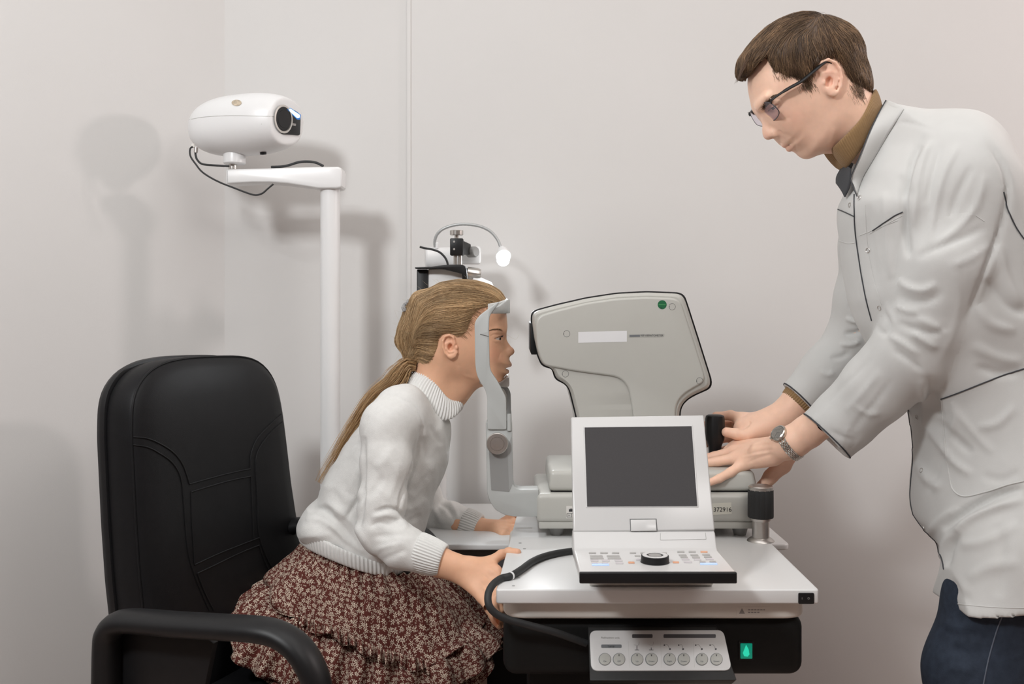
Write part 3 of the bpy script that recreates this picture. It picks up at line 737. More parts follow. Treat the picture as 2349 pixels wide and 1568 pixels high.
lathe('dial_cap', dc + Vector((0, 0, .0105)), (0, 0, 1), [(.0130, 0), (.0125, .0006), (0, .0012)], mat('grey_dial_cap', (.32, .31, .30), .5, noise=.02), dd, n=40)

# ================================================================== knob post at the right end
Q = empty('clamp_post', (.503, 2.028, .674), 'ribbed black knob on a steel post at the right end of the table', 'post')
qx, qy = .503, 2.028
lathe('flange', (qx, qy, .6742), (0, 0, 1), [(.0275, 0), (.0265, .002), (.0215, .006), (.0185, .0075)], M_['alu'], Q, n=40)
lathe('shaft', (qx, qy, .6745), (0, 0, 1), [(.0172, 0), (.0172, .040), (.0195, .041), (.0205, .043), (.0205, .048), (.02, .0485)], M_['alu'], Q, n=40)
lathe('grip', (qx, qy, .721), (0, 0, 1), [(.0225, 0), (.0252, .001), (.0258, .004), (.0255, .056), (.0245, .058)], M_['rubber'], Q, n=120, ripple=lambda t: -.025 * max(0, math.sin(t * 15)) ** 6)
lathe('cap', (qx, qy, .779), (0, 0, 1), [(.0248, -.002), (.0252, .001), (.0246, .005), (.0225, .0068), (0, .0075)], M_['alu'], Q, n=40)

# ================================================================== cable
cp = [(1325, 1262, 1.90, .006), (1290, 1266, 1.89, .006), (1250, 1275, 1.87, .006), (1220, 1288, 1.83, .006), (1195, 1306, 1.79, .006), (1172, 1320, 1.755, .006), (1150, 1326, 1.73, 0), (1131, 1340, 1.70, 0), (1120, 1362, 1.68, 0), (1122, 1388, 1.67, 0), (1138, 1407, 1.67, 0), (1165, 1420, 1.675, 0), (1215, 1434, 1.685, 0), (1275, 1450, 1.690, 0), (1345, 1475, 1.70, 0)]
pts_ = []
for x, y, Y, on in cp:
    if on: q = ray_plane(x, y, (0, 0, .674 + .0068), (0, 0, 1)); q.z = .674 + .0068
    else: q = P(x, y, Y)
    pts_.append(q)
cab = tube('console_cable', [Vector(p) for p in crom(pts_, 8)], .0063, M_['rubber'], None, n=14)
tag(cab, 'thick black cable looping from the console over the left table edge', 'cable')
i6 = pts_[5]; d6 = (pts_[6] - pts_[4]).normalized()
tr = lathe('cable_tie', i6 - d6 * .002, d6, [(.0069, 0), (.0073, .0006), (.0073, .0034), (.0069, .004)], M_['white'], cab, n=20)

# ================================================================== chart projector on its column
J = empty('chart_projector', ((757 - CX) * 2.5 / F, 2.5, 0), 'white chart projector with glowing blue lens window on a tall white column', 'projector')
YP = 2.5
lathe('column', ((757.5 - CX) * YP / F, YP, .02), (0, 0, 1), [(.0243, 0), (.0243, 1.14 + P(0, 428, YP).z - 1.16)], M_['white'], J, n=40)
lathe('base_plate', ((757.5 - CX) * YP / F, YP, 0), (0, 0, 1), [(.17, 0), (.17, .015), (.16, .02), (.03, .03)], M_['white'], J, n=40)
armp = [(518, 390), (520, 388), (600, 386), (650, 384.5), (700, 383), (750, 382), (775, 382), (782, 385), (784, 392), (784, 426), (781, 430), (772, 432), (730, 432), (700, 427), (660, 421), (620, 418), (580, 418), (540, 420), (520, 421), (518, 419)]
prism('support_arm', pr(armp, YP - .032), YP - .032, YP + .032, M_['white'], J, bevel=.0045, seg=3)
# projector head
cJ = P(566, 287, YP)
fld = Field((cJ.x - .19, YP - .12, cJ.z - .11), (cJ.x + .19, YP + .12, cJ.z + .11), .004)
yaw = math.radians(-13); ca, sa = math.cos(yaw), math.sin(yaw)
def body(x, y, z):
    px, py, pz = x - cJ.x, y - YP, z - cJ.z
    u = px * ca + py * sa; v = -px * sa + py * ca
    wz = .0755 * np.where(pz + .003 > 0, 1.0, 1.0); u2 = u / .152
    e = np.abs(u2) ** 2.6 + np.abs(v / (.078)) ** 2.3 + np.abs((pz - .006 * u2) / wz) ** 2.3
    g = np.sqrt((np.abs(u2) ** 1.6 / .152) ** 2 + (np.abs(v / .078) ** 1.3 / .078) ** 2 + (np.abs(pz / .0755) ** 1.3 / .0755) ** 2) + 4
    return (e - 1) / (2.4 * g)
fld.apply(body, fld.lo, fld.lo + fld.n * fld.h)
fp = P(628, 272, YP - .072); fn_ = Vector((.87, -.49, -.06)).normalized()
fld.half(fp + fn_ * .003, fn_)
V_, Q_ = fld.nets(1)
net_obj('projector_body', V_, Q_, M_['white'], J)
fpl = Plane(fp + fn_ * .003, fn_)
face_px = [(631, 262), (634, 249), (640, 243.5), (648, 243), (660, 248), (675, 253), (685, 260), (688, 270), (687.5, 290), (686.5, 311), (668, 309), (646, 308), (638, 300), (631, 285), (629.5, 272)]
fc = plate('lens_window', smooth_poly(dens(face_px, 4), 1), fpl, .003, M_['blackgloss'], J, bevel=.001)
fpl2 = Plane(fp + fn_ * .006, fn_)
lc = fpl2.at(650, 273)
lathe('lens_ring', lc, fn_, [(.0345, 0), (.0345, .0015), (.0300, .0018), (.0295, -.001)], M_['chrome'], J, n=48, sx=.92)
lathe('lens', lc, fn_, [(.0290, .0005), (.027, .0012), (.0215, .0006), (.021, .0012), (0, .0012)], M_['black'], J, n=48, sx=.92)
M_['blueled'] = mat('blue_white_led', (.5, .7, 1), .3, emit=(.42, .68, 1.0), estr=3.0)
M_['bluerim'] = mat('blue_rim', (.02, .12, .35), .3, emit=(.02, .16, .5), estr=.7)
plate('light_surround', round_poly([(657, 250), (665, 247), (690, 263), (688, 275), (681, 274)], 3), fpl2, .0008, M_['bluerim'], J)
plate('indicator_light', round_poly([(660, 251), (665, 249), (687, 264), (686, 270), (681, 271)], 3), fpl2, .002, M_['blueled'], J)
plate('window_print', [(667, 281), (679, 284), (678, 289), (666, 286)], fpl2, .0003, M_['greyink'], J)
hj = Hit(J.children[-7] if False else [o for o in J.children if o.name.startswith('projector_body')][0])
sk = [hj(x, y, .0006)[0] for x, y in circ(543, 236, 11.5, 24, 7)]
pydata('gold_seal', sk + [Vector(p) + Vector((0, -.0006, 0)) for p in sk], [tuple(range(24)), tuple(range(24, 48))[::-1]] + [(k, (k + 1) % 24, 24 + (k + 1) % 24, 24 + k) for k in range(24)], mat('gold_grey_seal', (.50, .42, .32), .4, noise=.35, nscale=160), J, False)
tube('case_seam', hj.path([(431, 275), (470, 268), (530, 265), (590, 266), (628, 267)], .0001), .0006, M_['btn'], J, n=6)
lathe('vent_plug', hj(604, 350)[0] + Vector((0, 0, -.004)), (0, -.3, 1), [(.008, 0), (.008, .006)], M_['black'], J, n=16)
nk = P(538, 352, YP)
lathe('swivel_mount', (nk.x, YP, P(0, 377, YP).z), (0, 0, 1), [(.024, 0), (.0275, .003), (.0275, .024), (.02, .05)], M_['white'], J, n=36, sx=1.0)
lathe('swivel_pin', ((534 - CX) * YP / F, YP, P(0, 388, YP).z), (0, 0, 1), [(.0105, 0), (.0105, .014)], M_['chrome'], J, n=24)
def ptubeY(name, lst, Y, r, m, parent, n=6): return tube(name, [P(q[0], q[1], q[2] if len(q) > 2 else Y) for q in crom(lst, n)], r, m, parent, n=10)
ptubeY('signal_cable', [(448, 345), (449, 357), (453, 367), (464, 376), (490, 379), (526, 381)], 2.46, .0026, M_['rubber'], J)
ptubeY('power_cable', [(442, 336), (436, 342), (437, 358), (448, 375), (466, 396), (500, 416), (540, 432), (572, 444), (588, 447), (602, 443), (615, 432), (627, 422)], 2.45, .0022, M_['rubber'], J)
ptubeY('signal_cable', [(622, 383), (645, 382), (662, 379), (685, 372), (706, 370.5), (725, 373), (742, 381)], 2.5, .0032, M_['rubber'], J)
ptubeY('cable_plug', [(442, 330), (443, 338)], 2.46, .005, M_['paper'], J)
ptubeY('cable_plug', [(450, 338), (449, 350)], 2.46, .005, M_['alu'], J)

# ================================================================== slit lamp
L = empty('slit_lamp', (-.16, 2.45, .625), 'slit lamp microscope with a silver gooseneck light behind the girl', 'optical instrument')
YL = 2.52
def X(px, Y=YL): return (px - CX) * Y / F
def Z(py, Y=YL): return H - (py - HY) * Y / F
box('base', (X(935), 2.47, .6255), (X(1020), 2.64, .655), M_['white'], L, bevel=.008)
box('black_column', (X(957.5), YL - .02, .654), (X(983), YL + .02, Z(618)), M_['black'], L, bevel=.003)
box('arm_housing', (X(983), YL - .015, Z(690)), (X(1068), YL + .04, Z(617)), M_['white'], L, bevel=.004)
lathe('pivot_post', (X(1004), YL + .03, .65), (0, 0, 1), [(.02, 0), (.02, .42), (.016, .43)], M_['white'], L, n=24)
arm = [(953, 613), (990, 612), (1000, 610.5), (1020, 608), (1035, 607), (1060, 607), (1067, 610), (1071, 618), (1073, 640), (1061, 641), (1060, 628), (1045, 624), (1020, 618), (1000, 616), (953, 616)]
prism('black_arm', pr(arm, YL - .03), YL - .045, YL + .0, M_['black'], L, bevel=.002)
for x in (1045.5, 1056): lathe('steel_post', (X(x), YL - .02, Z(609)), (0, 0, 1), [(.0048, 0), (.0048, .028)], M_['chrome'], L, n=20)
box('clamp_block', (X(1034), YL - .035, Z(587)), (X(1064), YL - .002, Z(548)), M_['black'], L, bevel=.003)
bx_ = hexa('clamp_bracket', [P(1063, 584, YL - .02), P(1080, 584, YL + .03), P(1080, 584, YL + .045), P(1063, 584, YL - .0), P(1063, 552, YL - .02), P(1080, 560, YL + .03), P(1080, 560, YL + .045), P(1063, 552, YL - .0)], M_['bracket'], L, bevel=.002)
for y in (556, 573): lathe('block_screw', (X(1043.5), YL - .0345, Z(y)), (0, -1, 0), [(.0028, 0), (.0025, .001), (0, .001)], M_['alu'], L, n=12)
lathe('knob_shaft', (X(1048.5), YL - .02, Z(550)), (0, 0, 1), [(.0055, 0), (.0055, .012)], M_['chrome'], L, n=20)
lathe('steel_knob', (X(1048.5), YL - .02, Z(541)), (0, 0, 1), [(.0155, 0), (.0168, .001), (.0168, .0115), (.0158, .0128), (0, .0128)], M_['chrome'], L, n=40, ripple=lambda t: .01 * math.sin(20 * t))
lathe('microscope_tube', (X(970), YL + .07, Z(590)), (1, .15, 0), [(.026, 0), (.030, .004), (.030, .085), (.027, .09)], M_['white'], L, n=36)
box('microscope_body', (X(1040), YL + .05, Z(603)), (X(1101), YL + .10, Z(560)), M_['white'], L, bevel=.008)
lathe('side_dial', P(1076, 578, YL + .04), (.8, -.6, 0), [(.014, 0), (.014, .02), (.012, .024)], M_['greyd'], L, n=24)
lathe('mount_pin', (X(998), YL + .06, Z(567)), (0, 0, 1), [(.005, 0), (.005, .014), (.0035, .016)], M_['white'], L, n=16)
M_['goose'] = mat('grey_gooseneck', (.42, .43, .43), .35, metal=.3, noise=.05, nscale=300)
gp = [P(q[0], q[1], YL + .06 - .02 * i / 60) for i, q in enumerate(crom([(998, 566), (997.5, 552), (1003, 537), (1016, 525), (1038, 517), (1062, 514), (1088, 516), (1110, 522), (1128, 533), (1141, 549), (1147, 563), (1150, 577)], 6))]
tube('gooseneck', gp, [.0037 + .0004 * (i % 2) for i in range(len(gp))], M_['goose'], L, n=12)
bc = P(1155, 604, YL + .03)
sh = lathe('lamp_head', bc + Vector((-.003, .004, .032)), (.12, -.75, -.55), [(.008, -.012), (.012, -.004), (.016, .010), (.0195, .024), (.0185, .024), (.0150, .012), (0, .010)], M_['white'], L, n=32)
M_['lamp'] = mat('lamp_glow', (1, 1, 1), .3, emit=(.93, .97, 1.0), estr=22)
lathe('lamp_bulb', bc + Vector((-.001, -.004, .010)), (.12, -.75, -.55), [(0, -.020), (.009, -.015), (.0150, -.007), (.0165, .001), (.0145, .009), (.0085, .014), (0, .016)], M_['lamp'], L, n=28)
lathe('lamp_arm_cap', P(1068, 626, YL), (1, .1, -.12), [(.010, 0), (.016, .004), (.017, .03), (.014, .038), (0, .04)], M_['chrome'], L, n=28)
tube('lower_arm', [P(1085, 640, YL), P(1120, 655, YL), P(1140, 690, YL), P(1140, 740, YL)], .012, M_['white'], L, n=12)
tube('lamp_cable', [P(q[0], q[1], YL - .04) for q in crom([(963, 566), (975, 569), (992, 572), (1008, 578), (1019, 588), (1025, 598), (1028, 609)], 6)], .0027, M_['rubber'], L, n=10)
dl = bpy.data.lights.new('slit_lamp_bulb_light', 'SPOT'); dl.energy = 7; dl.spot_size = 2.3; dl.spot_blend = .5; dl.shadow_soft_size = .02; dl.color = (.93, .97, 1)
lo = bpy.data.objects.new('slit_lamp_bulb_light', dl); COL.objects.link(lo); lo.location = bc + Vector((.0, -.03, -.004)); lo.rotation_euler = Vector((-.14, -.9, -.18)).to_track_quat('-Z', 'Y').to_euler()

# ================================================================== chair
fwd = Vector((.94, -.34, 0)).normalized(); wd = Vector((.34, .94, 0)).normalized()
Cc = empty('office_chair', (-.42, 1.95, 0), 'black leather office chair with curved armrest under the seated girl', 'chair')
upv = Vector((0, 0, 1)) - fwd * .09
A0 = P(301, 1100, 1.90)
bpn = Plane(A0, fwd + Vector((0, 0, .09)))
bk = [(332, 1460), (318, 1330), (309, 1200), (303, 1080), (299, 1000), (300, 935), (307, 897), (322, 868), (345, 844), (380, 827), (430, 818), (490, 815), (545, 814.5), (578, 819), (603, 834), (622, 858), (636, 893), (645, 940), (655, 1020), (664, 1100), (676, 1180), (692, 1260), (712, 1350), (722, 1420), (722, 1560), (345, 1640)]
bks = smooth_poly(dens(bk, 12), 2)
bl0 = [bpn.at(x, y) for x, y in bks]
cen = sum(bl0, Vector()) / len(bl0); nF = bpn.n
def ring(s, off): return [cen + (p - cen) * s + nF * off for p in bl0]
bo = loft('backrest', [ring(.985, -.062), ring(1.0, -.055), ring(1.004, -.03), ring(1.0, -.006), ring(.992, .002), ring(.975, .008), ring(.93, .015), ring(.8, .021), ring(.6, .022), ring(.35, .019), ring(.1, .017)], M_['leather'], Cc, smooth=60)
loft('back_shell', [ring(.97, -.085), ring(1.008, -.078), ring(1.016, -.068), ring(1.012, -.060), ring(.99, -.058)], M_['black'], Cc, smooth=60)
# stitched lumbar panels: raised pads and piping found on the cushion's own surface
hb = Hit(bo)
def seam(pxs, r=.0016, lift=.0004): return tube('seam', hb.path(pxs, lift), r, M_['leather'], Cc, n=8)
seam([(306, 1002), (340, 1006), (375, 1022), (400, 1040), (418, 1064), (428, 1090), (434, 1110)])
seam([(306, 1020), (340, 1026), (370, 1042), (392, 1058), (408, 1080), (416, 1105), (420, 1140), (428, 1240), (438, 1295), (458, 1350), (480, 1400)])
seam([(434, 1110), (480, 1097), (530, 1084), (574, 1075)]); seam([(438, 1128), (480, 1115), (530, 1101), (575, 1092)])
seam([(438, 1128), (440, 1200), (446, 1295)]); seam([(575, 1092), (578, 1150), (582, 1235)])
seam([(574, 1075), (576, 1040), (590, 1005), (618, 975), (645, 950)]); seam([(586, 1080), (588, 1045), (602, 1015), (625, 988), (648, 968)])
seam([(586, 1080), (590, 1150), (594, 1225), (612, 1280), (630, 1310)])
seam([(446, 1295), (500, 1270), (550, 1250), (594, 1233)]); seam([(452, 1315), (500, 1292), (550, 1268), (594, 1250)])
seam([(452, 1315), (470, 1360), (490, 1400)]); seam([(594, 1250), (606, 1285), (620, 1315)])
tube('edge_piping', [p + nF * .0015 for p in ring(.9945, .0)] , .0022, M_['leather'], Cc, n=8)
# seat cushion, arms, gas lift and star base
sc = A0 + wd * .24 + fwd * .27; sc.z = .43
def seat_ring(s, z): return [Vector((sc.x, sc.y, z)) + fwd * (u * s) + wd * (w * s) for u, w in rrect(-.26, -.24, .24, .24, .09, 6)]
loft('seat', [seat_ring(.9, .295), seat_ring(.99, .305), seat_ring(1, .33), seat_ring(.98, .365), seat_ring(.9, .38), seat_ring(.5, .385)], M_['leather'], Cc, smooth=60)
def armrest(side):
    off = Vector() if side < 0 else wd * .72 - fwd * .12
    base = [(243, 1640, 1.66), (245, 1570, 1.66), (247, 1480, 1.66), (252, 1446, 1.657), (272, 1427, 1.65), (310, 1424, 1.64), (400, 1431, 1.61), (500, 1437, 1.58), (590, 1443, 1.555), (640, 1455, 1.545), (682, 1484, 1.535), (712, 1528, 1.53), (730, 1580, 1.53), (738, 1650, 1.535), (700, 1730, 1.55), (560, 1760, 1.6)]
    pts = [P(q[0], q[1], q[2]) + off for q in crom(base, 6)]
    V, Fc = tube_geo(pts, [(.030, .019)] * len(pts), 18, up=wd)
    return pydata('armrest', V, Fc, M_['black'], Cc, 60)
armrest(-1); armrest(1)
side_ = [(262, 1620), (262, 1455), (300, 1436), (520, 1442), (470, 1620)]
gp_ = P(262, 1500, 1.69)
plate('arm_side_panel', [(270, 1620), (270, 1450), (300, 1440), (470, 1446), (500, 1470), (470, 1620)], Plane(gp_, wd), .012, M_['black'], Cc, bevel=.003)
lathe('gas_lift', (sc.x, sc.y, .08), (0, 0, 1), [(.03, 0), (.03, .15), (.022, .16), (.022, .22)], M_['black'], Cc, n=20)
for k in range(5):
    a = k * 2 * PI / 5 + .3; d = Vector((math.cos(a), math.sin(a), 0)); c0 = Vector((sc.x, sc.y, .10))
    tube('base_leg', [c0, c0 + d * .15 + Vector((0, 0, -.005)), c0 + d * .28 + Vector((0, 0, -.03))], [.026, .022, .016], M_['black'], Cc, n=10)
    lathe('caster', c0 + d * .27 + Vector((0, 0, -.072)) + d.cross(Vector((0, 0, 1))) * -.02, d.cross(Vector((0, 0, 1))), [(.024, 0), (.028, .004), (.028, .036), (.024, .04)], M_['black'], Cc, n=20)
# ------------------------------------------------------------------ figure helpers
def sd_poly(X, Y, poly):
    """signed distance to a closed polygon, negative inside"""
    P_ = np.array(poly, float); n = len(P_); d2 = np.full(np.broadcast(X, Y).shape, 1e18); sgn = np.ones(d2.shape)
    for i in range(n):
        a = P_[i]; b = P_[i - 1]; ex, ey = b - a; wx, wy = X - a[0], Y - a[1]
        t = np.clip((wx * ex + wy * ey) / max(ex * ex + ey * ey, 1e-14), 0, 1)
        d2 = np.minimum(d2, (wx - ex * t) ** 2 + (wy - ey * t) ** 2)
        c1 = Y >= a[1]; c2 = Y < b[1]; c3 = ex * wy > ey * wx
        flip = (c1 & c2 & c3) | (~c1 & ~c2 & ~c3); sgn = np.where(flip, -sgn, sgn)
    return sgn * np.sqrt(d2)

def blend_ctrl(X, Y, ctrl, sig):
    """smooth interpolation of control values (u, v, a, b, ...) over a plane"""
    C_ = np.array(ctrl, float); w = 0; acc = [0] * (C_.shape[1] - 2)
    for c in C_:
        g = np.exp(-(((X - c[0]) ** 2 + (Y - c[1]) ** 2) / (2 * sig * sig))) + 1e-9 / (1e-6 + (X - c[0]) ** 2 + (Y - c[1]) ** 2)
        w = w + g
        for k in range(len(acc)): acc[k] = acc[k] + g * c[2 + k]
    return [a / w for a in acc]

class Side:
    """a figure seen from the side: local x to the right, y away from the viewer, z up; turned by theta about the vertical"""
    def __init__(s, cx, cy, Y, theta=0.0):
        s.c = P(cx, cy, Y); s.t = theta; s.R = Matrix.Rotation(theta, 3, 'Z'); s.Ri = s.R.transposed()
    def q(s, px, py, n=0.0):
        """local point at lateral distance n (towards the viewer) seen at that pixel"""
        N = s.R @ Vector((0, -1, 0)); w = ray_plane(px, py, s.c + N * n, N); return np.array(s.Ri @ (w - s.c))
    def q2(s, px, py, n=0.0): a = s.q(px, py, n); return (a[0], a[2])
    def world(s, V): V = np.asarray(V); return V @ np.array(s.R).T + np.array(s.c)
    def w1(s, v): return s.c + s.R @ Vector(v)

def profile(fld, S, poly, ctrl, sig, op='add', k=0.0, cy=0.0, ctrl_px=True, grow=0.0, dens_step=4):
    """solid whose middle-plane outline is poly and whose half width follows ctrl = (px, py, half width, rounding)"""
    pl = [S.q2(*p) for p in poly]; C_ = [S.q2(c[0], c[1]) + tuple(c[2:]) for c in ctrl]
    X2 = fld.ax[0][:, None]; Z2 = fld.ax[2][None, :]
    s2 = -sd_poly(X2, Z2, pl) + grow; W, R = blend_ctrl(X2, Z2, C_, sig)[:2]; W = W + grow
    m = (np.maximum(R - s2, 0) / R) ** 2; mn = np.minimum(R, W)
    f = (np.sqrt(m[:, None, :] + ((fld.ax[1] - cy)[None, :, None] / W[:, None, :]) ** 2) - 1) * mn[:, None, :]
    f = f.astype(np.float32)
    if op == 'add':
        if k > 0: hh = np.maximum(k - np.abs(fld.d - f), 0) / k; fld.d = np.minimum(fld.d, f) - hh * hh * k * .25
        else: fld.d = np.minimum(fld.d, f)
    return f, s2, W

def eye(fld, c, fw, up, R=.0118, lid=.0014, hu=.30, hd=.18, tilt=0.0, az0=-.62, az1=.80, side=1):
    """eyelids round an eyeball at c: an almond opening cut in a shell"""
    c = np.array(c, float); fw = np.array(fw, float); fw /= np.linalg.norm(fw); up = np.array(up, float); up -= fw * (up @ fw); up /= np.linalg.norm(up)
    sd = np.cross(fw, up) * side                     # lateral, away from the nose when side is chosen right
    fld.ell(c, (R + lid,) * 3, k=.006)
    def opening(x, y, z):
        px, py, pz = x - c[0], y - c[1], z - c[2]; r = np.sqrt(px * px + py * py + pz * pz) + 1e-9
        a = px * fw[0] + py * fw[1] + pz * fw[2]; u = px * up[0] + py * up[1] + pz * up[2]; w = px * sd[0] + py * sd[1] + pz * sd[2]
        az = np.arctan2(w, a); el = np.arctan2(u, np.sqrt(a * a + w * w)) - tilt * az
        t = (az - (az0 + az1) / 2) / ((az1 - az0) / 2); sh = np.clip(1 - t * t, 0, 1) ** .75
        g = np.maximum(el - hu * sh, -hd * sh - el) + np.maximum(np.abs(t) - 1, 0) * .5
        return np.maximum(g * r, np.maximum((R * .96) - r, a * -1))
    fld.apply(opening, c - R * 2, c + R * 2, .0008, 'sub')

def eyeball(name, S, c, gaze, R, iris, parent, irad=.50):
    """sphere with white, iris and pupil"""
    g = np.array(gaze, float); g /= np.linalg.norm(g); M = frame(Vector(g)); V = []; Fc = []; cols = []
    nu, nv = 28, 24
    for i in range(nu + 1):
        a = PI * (i / nu) ** 1.25; rr = R * (1 + .035 * math.exp(-(a / .42) ** 2))
        for j in range(nv):
            b = 2 * PI * j / nv; V.append(Vector(c) + (M[0] * math.cos(a) + (M[1] * math.cos(b) + M[2] * math.sin(b)) * math.sin(a)) * rr)
            cols.append((.008, .008, .009) if a < irad * .42 else (tuple(x * (.75 + .5 * ((j * 7) % 5) / 5) for x in iris) if a < irad * .92 else ((.02, .02, .022) if a < irad * 1.03 else (.56, .51, .48))))
    for i in range(nu):
        for j in range(nv): Fc.append((i * nv + j, i * nv + (j + 1) % nv, (i + 1) * nv + (j + 1) % nv, (i + 1) * nv + j))
    V = [tuple(S.w1(v)) for v in V]
    o = net_obj(name, np.array(V), np.array(Fc), M_['eye'], parent, np.array(cols)); return o

def ribbon_hair(name, strands, m, parent, cols=None, sides=3):
    """strands: list of (points (n,3), root radius, tip radius); one tapering tube each, joined"""
    Vs = []; Qs = []; Cs = []; off = 0
    for si, (pts, r0, r1) in enumerate(strands):
        pts = np.asarray(pts, float); n = len(pts); T = np.gradient(pts, axis=0); T /= np.linalg.norm(T, axis=1)[:, None] + 1e-9
        ref = np.array([.3, -.8, .52]); U = np.cross(T, ref); U /= np.linalg.norm(U, axis=1)[:, None] + 1e-9; Wv = np.cross(T, U)
        rad = (r0 + (r1 - r0) * np.linspace(0, 1, n) ** 1.5)[:, None]
        rows = [pts + rad * (U * math.cos(2 * PI * k / sides) + Wv * math.sin(2 * PI * k / sides)) for k in range(sides)]
        V = np.stack(rows, 1).reshape(-1, 3); i = np.arange(n - 1)[:, None] * sides; k = np.arange(sides)[None, :]; k2 = (k + 1) % sides
        Q = np.stack([i + k, i + k2, i + sides + k2, i + sides + k], -1).reshape(-1, 4)
        Vs.append(V); Qs.append(Q + off); off += len(V)
        if cols is not None: Cs.append(np.tile(cols[si], (len(V), 1)))
    return net_obj(name, np.concatenate(Vs), np.concatenate(Qs), m, parent, np.concatenate(Cs) if cols is not None else None)

def comb(V, Q, S, roots, guides, length, steps=7, lift=.0025, jit=.2, sig=22., lat=None, seed=1, tuck=0.0):
    """grow strands along a surface following guide directions given in the picture plane"""
    r = np.random.default_rng(seed); N = normals(V, Q)
    tr = BVHTree.FromPolygons([tuple(v) for v in V], [tuple(q) for q in Q.tolist()])
    G = np.array(guides, float); out = []
    for ri in roots:
        p = V[ri].copy(); nrm = N[ri]; L = length * r.uniform(.65, 1.25); h0 = lift * r.uniform(.25, 1.3); ja = r.normal(0, jit)
        pts = [p + nrm * h0 * .2]; side = -1 if nrm[1] < 0 else 1; path = p.copy()
        for k in range(1, steps + 1):
            px = CX + path[0] * F / path[1]; py = HY + (H - path[2]) * F / path[1]
            w = np.exp(-((G[:, 0] - px) ** 2 + (G[:, 1] - py) ** 2) / (2 * sig * sig)) + 1e-6; w /= w.sum()
            dx, dy = (w * G[:, 2]).sum(), (w * G[:, 3]).sum()
            dl = (w * G[:, 4]).sum() if G.shape[1] > 4 else 0.0
            c_, s_ = math.cos(ja), math.sin(ja); dx, dy = dx * c_ - dy * s_, dx * s_ + dy * c_
            d = np.array([dx, dl * side, -dy]); d -= nrm * (d @ nrm); d /= np.linalg.norm(d) + 1e-9
            path = path + d * L / steps
            hit = tr.find_nearest(Vector(path)); path = np.array(hit[0]); nn_ = np.array(hit[1])
            if nn_ @ nrm < 0: nn_ = -nn_
            nrm = nn_; t = k / steps
            pts.append(path + nrm * (h0 * (math.sin(min(t, .8) / .8 * PI / 2) - tuck * t)))
        out.append(np.array(pts))
    return out

def pick(V, Q, test, n, seed=3):
    idx = np.where(test)[0]; r = np.random.default_rng(seed); return r.choice(idx, min(n, len(idx)), replace=False) if len(idx) else []

def in_poly(p, poly): return sd_poly(p[:, 0], p[:, 1], poly) < 0

M_['eye'] = mat('eye', (.7, .7, .7), .12, attr='tint', coat=.6)
def skin_mat(name, sss=.18, rough=.48):
    m = mat(name, (.6, .4, .3), rough, attr='tint', noise=.035, nscale=90, bump=.10, bscale=1100, sss=sss, sssr=(.006, .0022, .0012), spec=.38); return m
M_['skin'] = skin_mat('skin_fair'); M_['skin2'] = skin_mat('skin_tan')
M_['hairblond'] = mat('blond_hair', (.4, .3, .2), .42, attr='tint', noise=.12, nscale=200, spec=.45)
M_['hairbrown'] = mat('brown_hair', (.1, .06, .04), .45, attr='tint', noise=.12, nscale=200, spec=.4)
M_['knit'] = mat('white_wool_knit', (.74, .735, .715), .85, noise=.03, nscale=120, bump=.6, bscale=650, sheen=.25, spec=.2)
M_['coat'] = mat('white_cotton', (.61, .61, .597), .75, noise=.015, nscale=30, bump=.25, bscale=1400, sheen=.1, spec=.25)
M_['piping'] = mat('dark_grey_piping', (.045, .048, .055), .7, noise=.1)
M_['camel'] = mat('camel_knit', (.29, .180, .085), .85, noise=.06, nscale=150, bump=.5, bscale=800, sheen=.2, spec=.2)
M_['jeans'] = mat('dark_blue_denim', (.030, .040, .060), .8, noise=.22, nscale=70, bump=.5, bscale=900, spec=.2)
M_['shoe'] = mat('dark_shoe', (.02, .018, .016), .4, noise=.1)
M_['tights'] = mat('nude_tights', (.36, .25, .19), .7, noise=.05)

def hand_chain(fld, pts, r, k=.004, k0=.006): fld.chain([tuple(p) for p in pts], r, k, k0)
# ================================================================== the girl
GY = 2.17
G = empty('person', (P(860, 1400, 2.1).x, 2.12, .47), 'seated child in a white knitted sweater and brown floral skirt, chin on the chin rest', 'person')
gs_ = Side(1050, 780, GY, 0.0)
gface = [(1157, 697), (1160, 707), (1162, 720), (1163.5, 735), (1164.3, 750), (1163, 760), (1160, 768), (1157.5, 778), (1157, 790), (1159, 802), (1163, 812), (1167.5, 819), (1168, 823), (1169.5, 827), (1172.3, 831), (1173, 835), (1171.5, 839), (1167, 841.5), (1162, 843), (1163, 846), (1166, 849.5), (1165.5, 855), (1161, 859.5), (1156.5, 862), (1154.8, 867), (1154, 872), (1150, 878), (1142, 882.5), (1128, 884), (1110, 883), (1090, 879), (1066, 872), (1040, 865), (1005, 860), (978, 843), (958, 812), (947, 780), (944, 745), (950, 712), (968, 685), (995, 665), (1030, 654), (1070, 651), (1110, 660), (1140, 677)]
gctrl = [(1020, 715, .069, .075), (1060, 690, .066, .07), (975, 740, .060, .06), (960, 790, .050, .05), (1100, 700, .060, .055), (1135, 715, .052, .040), (1112, 750, .059, .045), (1140, 755, .050, .034), (1142, 776, .043, .030), (1158, 776, .036, .026), (1130, 805, .052, .034), (1150, 810, .044, .026), (1158, 832, .034, .026), (1140, 840, .042, .030), (1150, 868, .026, .020), (1130, 872, .034, .022), (1100, 862, .047, .028), (1060, 850, .052, .030), (1060, 800, .063, .05), (1020, 800, .062, .055), (1000, 840, .052, .04), (1085, 810, .062, .045)]
c0 = np.array([gs_.q(900, 940)[0] , -.11, gs_.q(900, 960)[2]]); c1 = np.array([gs_.q(1188, 700)[0], .11, gs_.q(1000, 640)[2]])
gf = Field(c0, c1, .0020)
def mk(S, px, py, n=0.0): return S.q(px, py, n)
